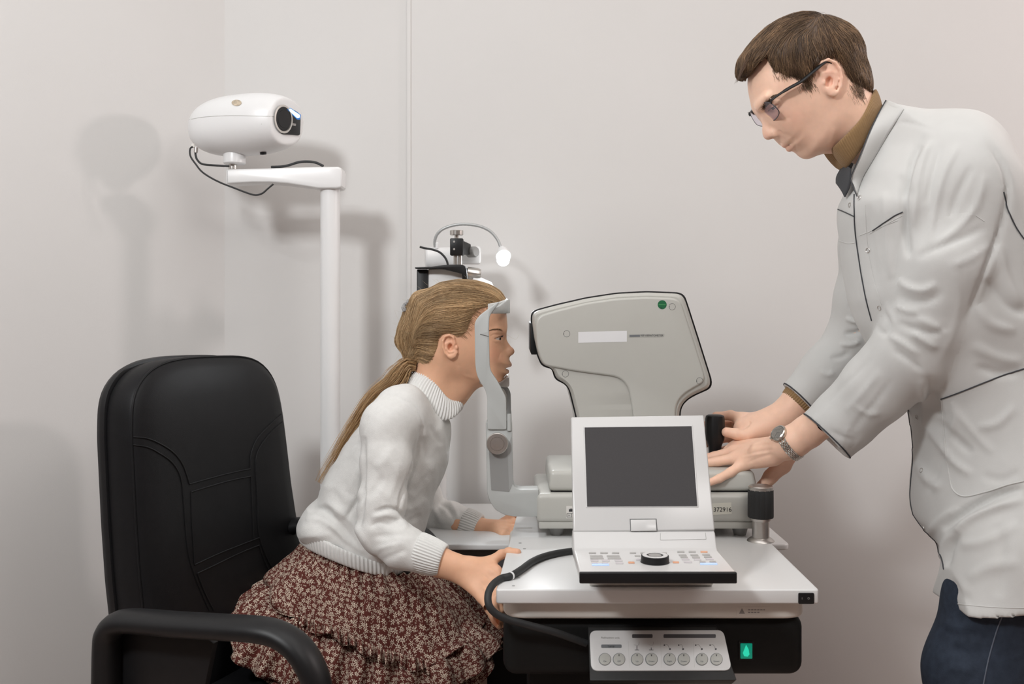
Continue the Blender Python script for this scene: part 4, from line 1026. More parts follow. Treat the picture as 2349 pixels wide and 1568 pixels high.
g = lambda px, py, n=0.0: gs_.q(px, py, n)
# neck into the collar, then the head
gf.chain([g(1010, 820), g(1000, 870), g(975, 925)], [.046, .044, .050], .02)
gf.chain([g(1075, 862), g(1035, 905)], [.030, .036], .02, .02)
profile(gf, gs_, smooth_poly(dens(gface, 3), 1), gctrl, .021, k=.022)
nose = [(1160.5, 766), (1162, 778), (1166, 786), (1172, 794), (1178, 799), (1180.7, 805), (1179.5, 810), (1175, 814), (1168, 818), (1160, 819), (1150, 812), (1149, 800), (1151, 785), (1154, 770)]
profile(gf, gs_, smooth_poly(dens(nose, 1.5), 1), [(1160, 770, .0065, .007), (1166, 790, .0075, .007), (1176, 804, .0095, .0075), (1166, 812, .0125, .006), (1158, 812, .0135, .006), (1154, 795, .010, .007)], .005, k=.007)
for sgn in (1, -1):
    gf.ell(g(1164, 811.5, .0105 * sgn), (.0062, .0035, .0048), k=.004)          # wing of the nose
    gf.cap(g(1166.5, 816.5, .0055 * sgn), g(1171.5, 813.5, .0050 * sgn), .0017, .0016, .002, 'sub')  # nostril
    gf.ell(g(1146, 774, .031 * sgn), (.0085, .009, .0085), k=.008, op='sub')      # eye socket
    eye(gf, g(1136.5, 776.5, .0285 * sgn), (1, -.16 * sgn, -.03), (0, 0, 1), R=.0118, lid=.0012, hu=.34, hd=.26, az0=-.6, az1=1.55, side=sgn)
    gf.cap(g(1152, 759, .016 * sgn), g(1136, 758, .040 * sgn), .006, .004, .010)   # brow ridge
# parted lips
gf.ell(g(1162, 844.5), (.0125, .0150, .0017), M=[[1, 0, .12], [0, 1, 0], [-.12, 0, 1]], k=.002, op='sub')
for sgn in (1, -1):
    gf.cap(g(1169.5, 836.5, 0), g(1156, 842, .014 * sgn), .0034, .0014, .004); gf.cap(g(1163.2, 851.5, 0), g(1153, 846.5, .013 * sgn), .0036, .0015, .004)
gf.ell(g(1163, 844.2), (.0105, .0125, .0014), M=[[1, 0, .1], [0, 1, 0], [-.1, 0, 1]], k=.001, op='sub')
# near ear and far ear
def ear(fld, q, helix, lobe, anti, tragus, concha, fossa, n0, r=.0025, plate_c=None, plate_r=(.015, .0035, .025), M=None, sgn=1):
    n = lambda d: (n0 + d) * sgn
    fld.ell(q(*plate_c, n(.002)), plate_r, M=M, k=.006)
    m = len(helix)
    pts = [q(x, y, n(.0035 + .0045 * math.sin(PI * min(1, i / (m - 2)) * .8))) for i, (x, y) in enumerate(helix)]
    fld.ell(q(*concha[0], n(.007)), concha[1], M=M, k=.003, op='sub'); fld.ell(q(*fossa[0], n(.008)), fossa[1], M=M, k=.003, op='sub')
    fld.chain(pts, [r * .8] + [r] * (m - 2) + [r * .9], .002, .003)
    for (x, y, rr) in lobe: fld.ell(q(x, y, n(.0045)), (rr, rr * .5, rr), k=.004)
    mid = [((helix[min(i + 1, m - 2)][0] * .62 + a_[0] * .38), (helix[min(i + 1, m - 2)][1] * .62 + a_[1] * .38)) for i, a_ in enumerate(anti[1:-1], 2)]
    if len(mid) > 1: fld.chain([q(x, y, n(.0085)) for x, y in mid], [r * .42] * len(mid), .001, .001, 'sub')
    fld.chain([q(x, y, n(.0045)) for x, y in anti], [r * .55] + [r * .8] * (len(anti) - 2) + [r * .6], .002, .004)
    fld.ell(q(*tragus, n(.005)), (.0030, .0025, .0042), M=M, k=.003)
    fld.ell(q(concha[0][0], concha[0][1], n(.0015)), tuple(v * .86 for v in concha[1]), M=M, k=.0015, op='sub'); fld.ell(q(fossa[0][0], fossa[0][1], n(.0055)), tuple(v * .75 for v in fossa[1]), M=M, k=.0015, op='sub')
for sgn in (1, -1):
    ear(gf, g, [(1037, 797), (1043, 787), (1040.5, 774), (1031, 768), (1021, 771.5), (1015.3, 782), (1016.3, 797), (1021.5, 810), (1029, 818)], [(1035, 818, .0052), (1042.5, 815, .0046), (1047, 808, .0034)],
        [(1032, 784), (1024, 789), (1024, 800), (1030, 808), (1038, 807), (1043, 804)], (1047.5, 797), ((1033, 796), (.0062, .0058, .0085)), ((1034, 778), (.0040, .004, .0050)), .0615, plate_c=(1030.5, 793), sgn=sgn)
gf.apply(lambda x, y, z: (x * 0 + y * 0 + z * 0), gf.lo, gf.lo)
hV, hQ = gf.nets(1)
hV = gs_.world(hV)
hV = sculpt(hV, hQ, [([(1124, 772), (1134, 766.5), (1146, 768.5)], 1.4, -.0010), ([(1129, 784), (1138, 788), (1147, 784)], 2.0, -.0007), ([(1150, 806), (1146, 815), (1145, 824)], 2.2, -.0010), ([(1090, 868), (1065, 860), (1050, 840)], 4, .0010)])

# near hand: grips the left end of the table top, thumb above and fingers below the edge
def arm_field(pts_box, h=.0016, pad=.03):
    A_ = np.array(pts_box); return Field(A_.min(0) - pad, A_.max(0) + pad, h)
W_ = lambda x, y, Y: np.array(P(x, y, Y))
thz = .674
hb_ = [W_(960, 1262, 1.955), W_(1200, 1262, 1.93), W_(1150, 1445, 1.90)]
hf = arm_field(hb_, .0016)
hf.chain([W_(945, 1262, 1.955), W_(1010, 1289, 1.945), W_(1045, 1301, 1.94), W_(1075, 1312, 1.935)], [.031, .027, .0245, .0235], .012, sq=((0, 1, 0), .78))
kn_ = [W_(1141, 1318, 1.925), W_(1132, 1340, 1.915), W_(1120, 1358, 1.905), W_(1106, 1371, 1.900)]
wr = [W_(1070, 1300, 1.94), W_(1068, 1308, 1.938), W_(1064, 1316, 1.936), W_(1060, 1322, 1.935)]
for i, (a, b) in enumerate(zip(wr, kn_)): hf.cap(a, b, .0150, (.0105, .0105, .0100, .0092)[i], .010)
hf.cap(W_(1095, 1320, 1.935), W_(1110, 1335, 1.925), .016, .014, .012)
# thumb
hf.chain([W_(1085, 1296, 1.945), W_(1122, 1289, 1.95), W_(1150, 1271, 1.950), W_(1167, 1265.5, 1.940), W_(1187, 1266, 1.930)], [.0155, .0112, .0088, .0084, .0072], .005, .016)
hf.cap(W_(1115, 1300, 1.945), W_(1138, 1306, 1.93), .0125, .0095, .012)
# fingers running down behind the cable and round the lower edge
hf.chain([kn_[0], W_(1146, 1345, 1.905), W_(1150, 1375, 1.90), W_(1158, 1392, 1.93)], [.0100, .0082, .0074, .0060], .004, .008)
hf.chain([kn_[1], W_(1141, 1368, 1.892), W_(1148, 1398, 1.89), W_(1156, 1412, 1.915)], [.0100, .0082, .0074, .0060], .004, .008)
hf.chain([kn_[2], W_(1131, 1388, 1.880), W_(1143, 1416, 1.878), W_(1152, 1432, 1.895)], [.0096, .0080, .0072, .0058], .004, .008)
hf.chain([kn_[3], W_(1119, 1394, 1.872), W_(1133, 1422, 1.868), W_(1145, 1437, 1.88)], [.0088, .0072, .0064, .0052], .004, .008)
nV, nQ = hf.nets(1)
nV = sculpt(nV, nQ, [([(1100, 1330), (1118, 1352), (1128, 1366)], 2.6, -.0008), ([(1110, 1318), (1128, 1335), (1136, 1348)], 2.6, -.0006), ([(1104, 1345), (1112, 1362), (1120, 1378)], 2.5, -.0010), ([(1122, 1296), (1136, 1306), (1144, 1316)], 3, -.0012), ([(1154, 1268), (1160, 1276)], 1.5, -.0006, 0)])
# far hand, mostly hidden by the chin-rest arm
ff = arm_field([W_(1050, 1190, 2.40), W_(1200, 1150, 2.40), W_(1195, 1265, 2.27)], .002, .05)
ff.chain([W_(1050, 1198, 2.37), W_(1100, 1212, 2.36), W_(1130, 1216, 2.355)], [.027, .0235, .022], .012)
ff.cap(W_(1128, 1214, 2.355), W_(1158, 1212, 2.345), .021, .019, .012)
for i, (a, b, c, Y_) in enumerate((((1152, 1198), (1172, 1182), (1186, 1180), 2.372), ((1160, 1203), (1178, 1196), (1192, 1208), 2.355), ((1162, 1211), (1180, 1210), (1192, 1222), 2.335), ((1160, 1219), (1176, 1222), (1190, 1234), 2.318), ((1154, 1224), (1168, 1230), (1180, 1238), 2.302))):
    ff.chain([W_(1135, 1212, 2.35), W_(*a, Y_), W_(*b, Y_), W_(*c, Y_ - .005)], [.014, .0095, .0082, .0070], .005, .008)
fV, fQ = ff.nets(1)
# limbs and trunk under the clothes
bf = Field((W_(640, 900, 2.17)[0], 1.88, -.0), (W_(1210, 900, 2.17)[0] + .08, 2.48, W_(900, 880, 2.17)[2]), .009)
bf.chain([W_(985, 910, 2.17), W_(935, 975, 2.17), W_(880, 1110, 2.17), W_(820, 1250, 2.17), W_(810, 1370, 2.17)], [.040, .052, .070, .070, .080], .03)
for sg in (1, -1):
    yy = lambda n: 2.17 - n * sg
    hip, kne, ank = (W_(800, 1400, yy(.06)), W_(1066, 1515, yy(.075)), np.array([W_(1092, 1500, yy(.075))[0] + .01, yy(.08), .09]))
    bf.chain([hip, kne, ank, ank + np.array([.12, 0, -.05])], [.072, .044, .034, .028], .02, .04)
bf.chain([W_(915, 970, 2.06), W_(874, 1205, 1.99), W_(950, 1262, 1.955)], [.035, .030, .027], .02, .03)
bf.chain([W_(935, 975, 2.27), W_(985, 1182, 2.405), W_(1060, 1198, 2.376)], [.032, .022, .020], .02, .03)
tV, tQ = bf.nets(1)
bV, bQ = stack_mesh([(hV, hQ), (nV, nQ), (fV, fQ), (tV, tQ)])
base = np.array([.78, .45, .29]); bc_ = np.tile(base, (len(bV), 1)); pb_ = pix(bV)
def tint(cols, V, c3, rad, col, amt=1.0):
    d = np.linalg.norm(V - np.array(c3), axis=1); w = (np.exp(-(d / rad) ** 2) * amt)[:, None]; cols[:] = cols * (1 - w) + np.array(col) * w
for sgn in (1, -1):
    for (x, y, n_, r_) in ((1169.5, 837, 0, .0042), (1163, 839.5, .009, .0035), (1157, 842.5, .0135, .0028), (1163.5, 851.5, 0, .0042), (1158, 849, .009, .0035)):
        tint(bc_, bV, gs_.w1(g(x, y, n_ * sgn)), r_, (.42, .135, .11), .75)
    tint(bc_, bV, gs_.w1(g(1135, 812, .045 * sgn)), .020, (.78, .36, .24), .5)
tint(bc_, bV, gs_.w1(g(1178, 805, 0)), .008, (.78, .36, .25), .4); tint(bc_, bV, gs_.w1(g(1035, 792, .07)), .016, (.84, .40, .27), .45)
tint(bc_, bV, W_(1188, 1270, 1.93), .008, (.84, .38, .26), .6)
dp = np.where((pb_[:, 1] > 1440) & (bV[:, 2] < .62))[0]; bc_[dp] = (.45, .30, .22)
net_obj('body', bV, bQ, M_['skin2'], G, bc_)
for sgn in (1, -1):
    eyeball('eye', gs_, g(1136.5, 776.5, .0285 * sgn), (1, -.32 * sgn, -.04), .0118, (.16, .11, .07), G)
# brows and lashes
hit_head = BVHTree.FromPolygons([tuple(v) for v in hV], [tuple(q) for q in hQ.tolist()])
def snap(p): h = hit_head.find_nearest(Vector(p)); return h[0], h[1]
st_ = []
for sgn in (1, -1):
    for k in range(230):
        t = rng.uniform(0, 1); x = 1154 - 30 * t; y = 758.5 - 4.5 * math.sin(t * 2.2) + 2.5 * t * t + rng.normal(0, 1.2 * (1.1 - .7 * t))
        o = Vector((0, 0, H)); h = hit_head.ray_cast(o, (P(x, y, 1.0) - o).normalized())
        if h[0] is None: continue
        p = h[0]; n = h[1] if h[1].y < 0 else -h[1]
        if sgn < 0: p = Vector((p.x, 2 * GY - p.y, p.z)); n = Vector((n.x, -n.y, n.z))
        d = Vector((-.75, 0, .25 - .5 * t)); d = (d - n * d.dot(n)).normalized()
        st_.append(([p - n * .0005, p + d * .003 + n * .0005, p + d * .0055 + n * .0002], .00016, .00008))
ribbon_hair('eyebrows', st_, M_['hairblond'], G, [np.array([.22, .13, .07])] * len(st_))
st_ = []
for sgn in (1, -1):
    ec = gs_.w1(g(1136.5, 776.5, .0285 * sgn))
    for k in range(34):
        az = -.45 + 1.7 * k / 33; tt = (az - .475) / 1.075; el = .34 * max(0, 1 - tt * tt) ** .75 + .02
        d = Vector((math.cos(az) * math.cos(el), -sgn * math.sin(az) * math.cos(el), math.sin(el)))
        p = ec + d * .0124; st_.append(([p, p + d * .0030 + Vector((0, 0, -.0002)), p + d * .0050 + Vector((0, 0, .0014))], .00022, .00008))
ribbon_hair('eyelashes', st_, M_['hairblond'], G, [np.array([.03, .02, .015])] * len(st_))
# ---------------------------------------------------------------- hair
ghair = [(1164, 694), (1160, 683), (1148, 667), (1125, 654), (1090, 644.5), (1050, 642), (1010, 649), (985, 663), (966, 671), (951, 676), (945, 690), (943, 710), (940, 735), (937, 760), (940, 790), (950, 815), (965, 838), (985, 856), (1020, 858), (1100, 800), (1140, 760), (1160, 730)]
greg = [(1172, 684), (1160, 670), (1100, 630), (1000, 630), (900, 640), (880, 760), (900, 860), (960, 870), (984, 858), (992, 835), (1001, 812), (1010, 792), (1012, 775), (1020, 765), (1034, 763), (1048, 772), (1062, 770), (1073, 760), (1080, 742), (1088, 722), (1102, 708), (1125, 699), (1146, 697), (1164, 696)]
hg_ = Field(np.array([gs_.q(890, 700)[0], -.11, gs_.q(900, 870)[2]]), np.array([gs_.q(1175, 700)[0], .11, gs_.q(1000, 632)[2]]), .0024)
X2, Z2 = hg_.ax[0][:, None], hg_.ax[2][None, :]
reg = sd_poly(X2, Z2, [gs_.q2(*p) for p in greg])
thick = .0065 * np.clip(-reg / .018, .12, 1.0)
pl2 = [gs_.q2(*p) for p in smooth_poly(dens(ghair, 4), 1)]
s2 = -sd_poly(X2, Z2, pl2); Wc, Rc = blend_ctrl(X2, Z2, [gs_.q2(c[0], c[1]) + c[2:] for c in gctrl], .021); Wc = Wc + thick
f = (np.sqrt(((np.maximum(Rc - s2, 0) / Rc) ** 2)[:, None, :] + (hg_.ax[1][None, :, None] / Wc[:, None, :]) ** 2) - 1) * np.minimum(Rc, Wc)[:, None, :]
hg_.d = np.maximum(f, np.broadcast_to(reg[:, None, :], f.shape)).astype(np.float32)
hg_.chain([g(968, 692), g(956, 722), g(946, 752), g(934, 778)], [.018, .026, .027, .0235], .010, .02)
hg_.chain([g(932, 772), g(922, 782)], [.021, .0115], .006, .01)
hg_.chain([g(940, 790), g(952, 815), g(955, 836)], [.022, .021, .016], .01, .01)
cV, cQ = hg_.nets(2); cV = gs_.world(cV)
cp_ = pix(cV)
cV = sculpt(cV, cQ, [([(962, 676), (985, 700), (1000, 740), (1008, 770)], 4, -.0016), ([(950, 745), (990, 750), (1010, 765)], 3, -.0014), ([(935, 792), (965, 800), (990, 805)], 3, -.0014)])
def hair_tint(n, lo, hi, seed=0):
    r = np.random.default_rng(seed); t = r.uniform(0, 1, (n, 1)) ** 1.2; return np.array(lo) * (1 - t) + np.array(hi) * t
cc_ = np.tile(np.array([.30, .19, .095]), (len(cV), 1)) * (1 + .25 * noise3(cV, 90, 5))[:, None]
net_obj('hair', cV, cQ, M_['hairblond'], G, cc_)
gg = [(1150, 690, -1, -.35, 0), (1120, 680, -1, -.22, 0), (1090, 668, -1, -.12, 0), (1050, 658, -1, .0, 0), (1010, 665, -1, .22, 0), (980, 680, -1, .45, 0), (1100, 700, -1, -.05, 0), (1060, 700, -1, .02, 0), (1020, 700, -1, .1, 0), (990, 710, -.85, .4, 0), (960, 700, -.4, 1, 0), (955, 730, -.3, 1, 0), (1090, 730, -1, .25, 0), (1050, 730, -1, .25, 0), (1070, 755, -1, .05, 0), (1040, 755, -1, -.1, 0), (1010, 745, -1, .0, 0), (980, 745, -1, .15, 0), (1000, 775, -1, -.05, 0), (970, 775, -1, .12, 0), (945, 760, -.6, .8, 0), (935, 785, .2, 1, 0), (985, 800, -1, -.2, 0), (960, 805, -.8, .2, 0), (990, 830, -1, -.45, 0), (970, 835, -1, -.2, 0), (950, 820, -.3, .8, 0)]
Nn = normals(cV, cQ)
rt = pick(cV, cQ, (Nn[:, 1] < .55) & (cp_[:, 1] < 850), 7500)
ss = comb(cV, cQ, gs_, rt, gg, .085, steps=11, lift=.0022, jit=.085, sig=14, seed=4)
cl = hair_tint(len(ss), (.25, .14, .058), (.80, .58, .34), 2)
gold = 1 + .30 * noise3(np.array([s[0] for s in ss]) * np.array([.3, 1, 1]), 160, 6); cl = cl * gold[:, None]
allst = [(s, .00030, .00010) for s in ss]; allc = list(cl)
rt = pick(cV, cQ, (Nn[:, 1] >= .3), 1200, 9); s3 = comb(cV, cQ, gs_, rt, gg, .070, steps=8, lift=.0016, jit=.10, sig=16, seed=5)
allst += [(s, .0005, .00015) for s in s3]; allc += list(hair_tint(len(s3), (.25, .14, .058), (.80, .58, .34), 3))
# fine baby hair over the temple
bl_ = in_poly(cp_, [(1172, 684), (1160, 680), (1100, 690), (1070, 715), (1055, 750), (1060, 775), (1080, 765), (1092, 735), (1105, 712), (1150, 700)])
rt = pick(cV, cQ, bl_ & (Nn[:, 1] < 0), 260, 19)
for i in rt:
    x, y = cp_[i]; L = rng.uniform(14, 30); x1, y1 = x + rng.uniform(4, 12), y + rng.uniform(5, 14); pts = []
    for t in np.linspace(0, 1, 6):
        q = P(x1 + (x - x1) * t - L * t * t * .6, y1 + (y - y1) * t - 3 * t, cV[i][1]); hh_ = snap(q); pts.append(np.array(hh_[0] + hh_[1] * (.0004 + .004 * t * t)))
    allst.append((np.array(pts), .00014, .00022)); allc.append(np.array([.42, .27, .15]))
# flyaway wisps
for k in range(70):
    i = pick(cV, cQ, (cp_[:, 1] < 690) | (cp_[:, 0] < 950), 1, 100 + k)[0]; p = cV[i]; n = Nn[i]; d = np.array([-.7, rng.normal(0, .3), .3]) ; L = rng.uniform(.006, .020)
    allst.append((np.array([p, p + d * L * .4 + n * L * .35, p + d * L + n * L * rng.uniform(.1, .8)]), .00018, .00006)); allc.append(np.array([.55, .45, .32]))
# ponytail: locks from the nape knot down the back
tailc = [(955, 838), (938, 836), (925, 850), (914, 868), (896, 886), (868, 905), (842, 936), (818, 972), (792, 1014), (766, 1056), (742, 1092), (727, 1118)]
tw = [12, 18, 22, 22, 20, 18, 18, 17, 16, 15, 13, 9]
rT = np.random.default_rng(12)
for k in range(800):
    a, b = rT.normal(0, .48), rT.normal(0, .5); ln = rT.uniform(.45, 1.0); ph = rT.uniform(0, 6.28); pts = []
    for i, (c_, w_) in enumerate(zip(tailc, tw)):
        j = min(i + 1, len(tailc) - 1); i0 = max(i - 1, 0); dx, dy = tailc[j][0] - tailc[i0][0], tailc[j][1] - tailc[i0][1]; l = math.hypot(dx, dy)
        o = a * w_ * (1.15 if i > 2 else .9) + 2.2 * math.sin(i * .8 + ph)
        pts.append(np.array(P(c_[0] - dy / l * o, c_[1] + dx / l * o, GY - .012 + b * w_ * .0011 + .003 * math.sin(i * .9 + ph))))
    pts = np.array(crom(pts, 2)); pts = pts[:max(5, int(len(pts) * ln))]
    allst.append((pts, .00050, .00012)); allc.append(hair_tint(1, (.30, .155, .06), (.72, .50, .27), 500 + k)[0])
for pth in ([(925, 800), (905, 830), (898, 865), (905, 885)], [(1040, 925), (1056, 918), (1075, 914), (1092, 918)], [(1130, 742), (1160, 765), (1182, 778), (1190, 768)], [(930, 745), (915, 735), (905, 712)]):
    allst.append((np.array([np.array(P(x, y, GY - .02)) for x, y in crom(pth, 4)]), .0002, .0001)); allc.append(np.array([.6, .5, .36]))
ribbon_hair('hair_strands', allst, M_['hairblond'], G, allc)['kind'] = 'stuff'
# dark elastic and crystal clip
tube('hair_elastic', [Vector(P(952 + 13 * math.cos(a), 837 + 9 * math.sin(a), GY)) + Vector((0, .014 * math.sin(a * 1.0 + 1.2), 0)) for a in np.linspace(0, 2 * PI, 20)], .003, M_['rubber'], G, n=8)
HC = empty('hair_clip', P(936, 705, GY - .01), 'small crystal claw clip in the back of the blond hair', 'hair clip')
M_['crystal'] = mat('clear_crystal', (.86, .87, .88), .05, trans=.7, spec=.8); 
for k in range(16):
    a = k / 15; x = 936 - 10 * math.sin(a * PI) + rng.normal(0, .8); y = 690 + 31 * a
    bm = bmesh.new(); bmesh.ops.create_icosphere(bm, subdivisions=1, radius=rng.uniform(.0034, .0052)); q = P(x, y, GY - .012 + rng.uniform(-.012, .012)); bmesh.ops.translate(bm, verts=bm.verts, vec=q)
    from_bm('crystal', bm, M_['crystal'], HC, False)
tube('clip_bar', [P(*q, GY - .012) for q in crom([(943, 690), (936, 700), (935, 712), (941, 722)], 4)], .0014, M_['chrome'], HC, n=8)
# ---------------------------------------------------------------- sweater
sw_poly = [(950, 868), (905, 898), (878, 912), (850, 942), (823, 975), (790, 1020), (762, 1065), (745, 1095), (737, 1118), (733, 1138), (712, 1152), (696, 1172), (685, 1200), (688, 1222), (712, 1245), (760, 1266), (815, 1288), (864, 1302), (905, 1304), (935, 1288), (958, 1250), (975, 1215), (984, 1187), (999, 1130), (1016, 1095), (1028, 1060), (1034, 1030), (1036, 1003), (1035, 968), (1010, 930), (985, 900)]
sw_ctrl = [(930, 920, .100, .07), (890, 960, .138, .085), (960, 980, .118, .07), (850, 1060, .125, .09), (960, 1060, .115, .08), (800, 1150, .122, .09), (930, 1150, .122, .09), (740, 1190, .135, .07), (850, 1250, .145, .07), (930, 1250, .135, .06)]
S0 = Side(870, 1090, GY, 0)
a0, a1 = S0.q(675, 1330), S0.q(1110, 855)
sf_ = Field((a0[0], -.31, a0[2] - .04), (a1[0] + .04, .33, a1[2]), .0033)
profile(sf_, S0, smooth_poly(dens(sw_poly, 6), 2), sw_ctrl, .045)
L_ = lambda x, y, Y: tuple(P(x, y, Y) - S0.c)
sf_.chain([L_(920, 945, 2.065), L_(888, 975, 2.035)], [.055, .052], .03, .045)
sf_.chain([L_(888, 975, 2.035), L_(886, 1060, 2.015), L_(876, 1150, 1.995), L_(874, 1215, 1.985)], [.052, .050, .046, .046], .015, .012)
sf_.chain([L_(874, 1215, 1.985), L_(920, 1252, 1.965), L_(958, 1268, 1.955)], [.046, .043, .037], .012, .004)
sf_.chain([L_(935, 960, 2.28), L_(960, 1100, 2.37), L_(985, 1185, 2.41), L_(1030, 1188, 2.39), L_(1074, 1203, 2.374)], [.05, .045, .043, .040, .0375], .012, .03)
gV_, gQ_ = sf_.nets(1); gV_ = gV_ + np.array(S0.c)
strokes = [
 ([(968, 975), (962, 1020), (952, 1060), (937, 1100), (922, 1140), (915, 1168)], 4.5, -.010), ([(972, 1000), (975, 1030), (985, 1060)], 6, -.004),
 ([(838, 1000), (833, 1050), (831, 1110), (829, 1170), (825, 1215)], 5, -.009), ([(822, 1020), (815, 1080), (800, 1130)], 9, .003),
 ([(858, 1176), (890, 1166), (915, 1172), (930, 1192)], 4.0, -.008), ([(850, 1188), (885, 1180), (915, 1190), (935, 1212)], 6, .005), ([(848, 1208), (870, 1198), (900, 1204)], 4, -.004),
 ([(850, 1232), (880, 1228), (915, 1226), (945, 1228)], 6, -.003), ([(860, 1262), (890, 1252), (925, 1244)], 6, .003), ([(875, 1285), (905, 1272), (935, 1258)], 6, -.003), ([(840, 1140), (862, 1120), (880, 1090)], 8, -.003), ([(860, 1075), (885, 1050), (900, 1020)], 9, .003), ([(915, 1060), (905, 1110), (890, 1150)], 8, .003),
 ([(945, 925), (962, 948), (970, 975), (970, 1000)], 2.2, -.0022), ([(868, 925), (852, 955), (838, 990)], 2.2, -.0018), ([(905, 905), (930, 920), (948, 926)], 2.0, -.0015),
 ([(742, 1148), (775, 1170), (808, 1200), (836, 1240), (862, 1275)], 7, .006), ([(735, 1160), (770, 1190), (800, 1225), (830, 1262)], 6, -.006), ([(790, 1200), (805, 1170), (825, 1140), (832, 1115)], 5, -.005), ([(706, 1170), (735, 1165), (765, 1180)], 5, -.005), ([(700, 1190), (735, 1192), (770, 1215), (800, 1250)], 7, .004), ([(760, 1120), (780, 1150), (800, 1165)], 9, -.003), ([(750, 1210), (790, 1245), (840, 1278)], 6, -.003),
 ([(985, 975), (1000, 1000), (1015, 1020)], 6, -.003), ([(1000, 950), (1012, 985), (1022, 1030), (1018, 1070)], 7, .004), ([(1020, 965), (1028, 1000), (1026, 1040)], 4, -.004), ([(940, 1130), (965, 1110), (990, 1080)], 8, -.003), ([(930, 1170), (955, 1160), (975, 1140)], 7, .003), ([(935, 1200), (950, 1190), (968, 1180)], 6, -.003),
 ([(1005, 1150), (1025, 1165), (1040, 1185)], 5, -.004), ([(1030, 1150), (1045, 1170), (1050, 1190)], 5, .004), ([(990, 1160), (1005, 1185), (1012, 1205)], 6, .004), ([(985, 1200), (1020, 1205), (1050, 1215)], 6, -.003)]
gV_ = sculpt(gV_, gQ_, [(a_, b_ * 1.15, c_ * .8) for a_, b_, c_ in strokes]); nn0 = normals(gV_, gQ_)
gV_ = gV_ + nn0 * (.0016 * noise3(gV_, 55, 3) + .0008 * noise3(gV_, 120, 8))[:, None]
net_obj('sweater', gV_, gQ_, M_['knit'], G)

def closed_ring(path, W, n=300, pw=.75, cyY=None, back=0.0):
    """loop whose near half follows the pixel path; W = half width"""
    cyY = GY if cyY is None else cyY; poly = np.array(crom(path, 16)); L = np.r_[0, np.cumsum(np.linalg.norm(np.diff(poly, axis=0), axis=1))]; L /= L[-1]; out = []
    m = n // 2
    for k in range(m + 1):
        u = .5 - .5 * math.cos(PI * k / m); x = np.interp(u, L, poly[:, 0]); y = np.interp(u, L, poly[:, 1])
        out.append(P(x, y, cyY - W * max(math.sin(PI * k / m), 0) ** pw))
    near = out[:]
    for k in range(m - 1, 0, -1): p = near[k]; out.append(Vector((p.x, 2 * cyY - p.y + back, p.z)))
    return out
def disc_ring(c, r, ax, n=240, sq=1.0, upd=(0, 0, 1)):
    a = Vector(ax).normalized(); u = Vector(upd); u = (u - a * u.dot(a)).normalized(); w = a.cross(u)
    return [Vector(c) + u * (r * math.cos(2 * PI * k / n)) + w * (r * sq * math.sin(2 * PI * k / n)) for k in range(n)]
def resample(loop, n):
    L = np.array([tuple(p) for p in loop] + [tuple(loop[0])]); d = np.r_[0, np.cumsum(np.linalg.norm(np.diff(L, axis=0), axis=1))]; t = np.linspace(0, d[-1], n, endpoint=False)
    return np.stack([np.interp(t, d, L[:, i]) for i in range(3)], 1)
def rib_band(name, A_, B_, m, parent, ribs=60, amp=.0016, bulge=.003, thick=.004, rows=9, wave=0.0, bow=None):
    n = ribs * 6; a = resample(A_, n); b = resample(B_, n); ca, cb = a.mean(0), b.mean(0); ax = cb - ca; ax /= np.linalg.norm(ax); rowsP = []
    r = np.random.default_rng(len(name)); k = np.arange(n); rib = .5 + .5 * np.cos(2 * PI * k / 6); wv = wave * np.sin(k / n * 2 * PI * 7 + 1)
    for j in range(-2, rows + 3):
        t = np.clip(j / rows, 0, 1); c = a * (1 - t) + b * t; o = c - (ca * (1 - t) + cb * t); o -= np.outer(o @ ax, ax); o /= np.linalg.norm(o, axis=1)[:, None] + 1e-9
        inn = {-2: -thick, -1: -thick * .45, rows + 1: -thick * .45, rows + 2: -thick}.get(j, 0.0); e = {-2: .0, -1: -.0012, rows + 1: .0012, rows + 2: 0.0}.get(j, 0.0)
        rowsP.append(c + o * ((amp * (rib - .5) + wv * math.sin(PI * t)) * (1 if inn == 0 else .5) + bulge * math.sin(PI * t) ** .6 + inn)[:, None] + ax * e)
    V = np.concatenate(rowsP); R_ = len(rowsP); i = np.arange(R_ - 1)[:, None] * n; q = np.arange(n)[None, :]; q2 = (q + 1) % n
    Q = np.stack([i + q, i + q2, i + n + q2, i + n + q], -1).reshape(-1, 4)
    return net_obj(name, V, Q[:, ::-1], m, parent)
rib_band('turtleneck_collar', closed_ring([(962, 845), (981, 858), (1001, 882), (1013, 897), (1028, 913), (1043, 920), (1056, 914)], .050), closed_ring([(935, 882), (948, 900), (962, 914), (982, 936), (1004, 958), (1022, 964), (1042, 956), (1056, 940)], .062), M_['knit'], G, ribs=62, amp=.0026, bulge=.006, thick=.007, rows=9, wave=.0012)
wrc = P(1020, 1286, 1.945); wax = (P(1020, 1286, 1.945) - P(950, 1263, 1.958)).normalized()
rib_band('cuff', disc_ring(P(957, 1264, 1.957), .0375, wax), disc_ring(P(1016, 1285, 1.945), .0305, wax), M_['knit'], G, ribs=40, amp=.0020, bulge=.002, thick=.005)
wax2 = (P(1105, 1212, 2.365) - P(1062, 1196, 2.38)).normalized()
rib_band('cuff', disc_ring(P(1064, 1200, 2.378), .0375, wax2), disc_ring(P(1098, 1212, 2.367), .0335, wax2), M_['knit'], G, ribs=40, amp=.0020, bulge=.002, thick=.005)
rib_band('hem_band', closed_ring([(684, 1200), (710, 1222), (760, 1248), (815, 1272), (866, 1288), (910, 1290), (945, 1262)], .142), closed_ring([(690, 1246), (712, 1262), (760, 1284), (815, 1305), (866, 1318), (912, 1317), (942, 1296)], .140), M_['knit'], G, ribs=100, amp=.0024, bulge=.003, thick=.005, rows=9)

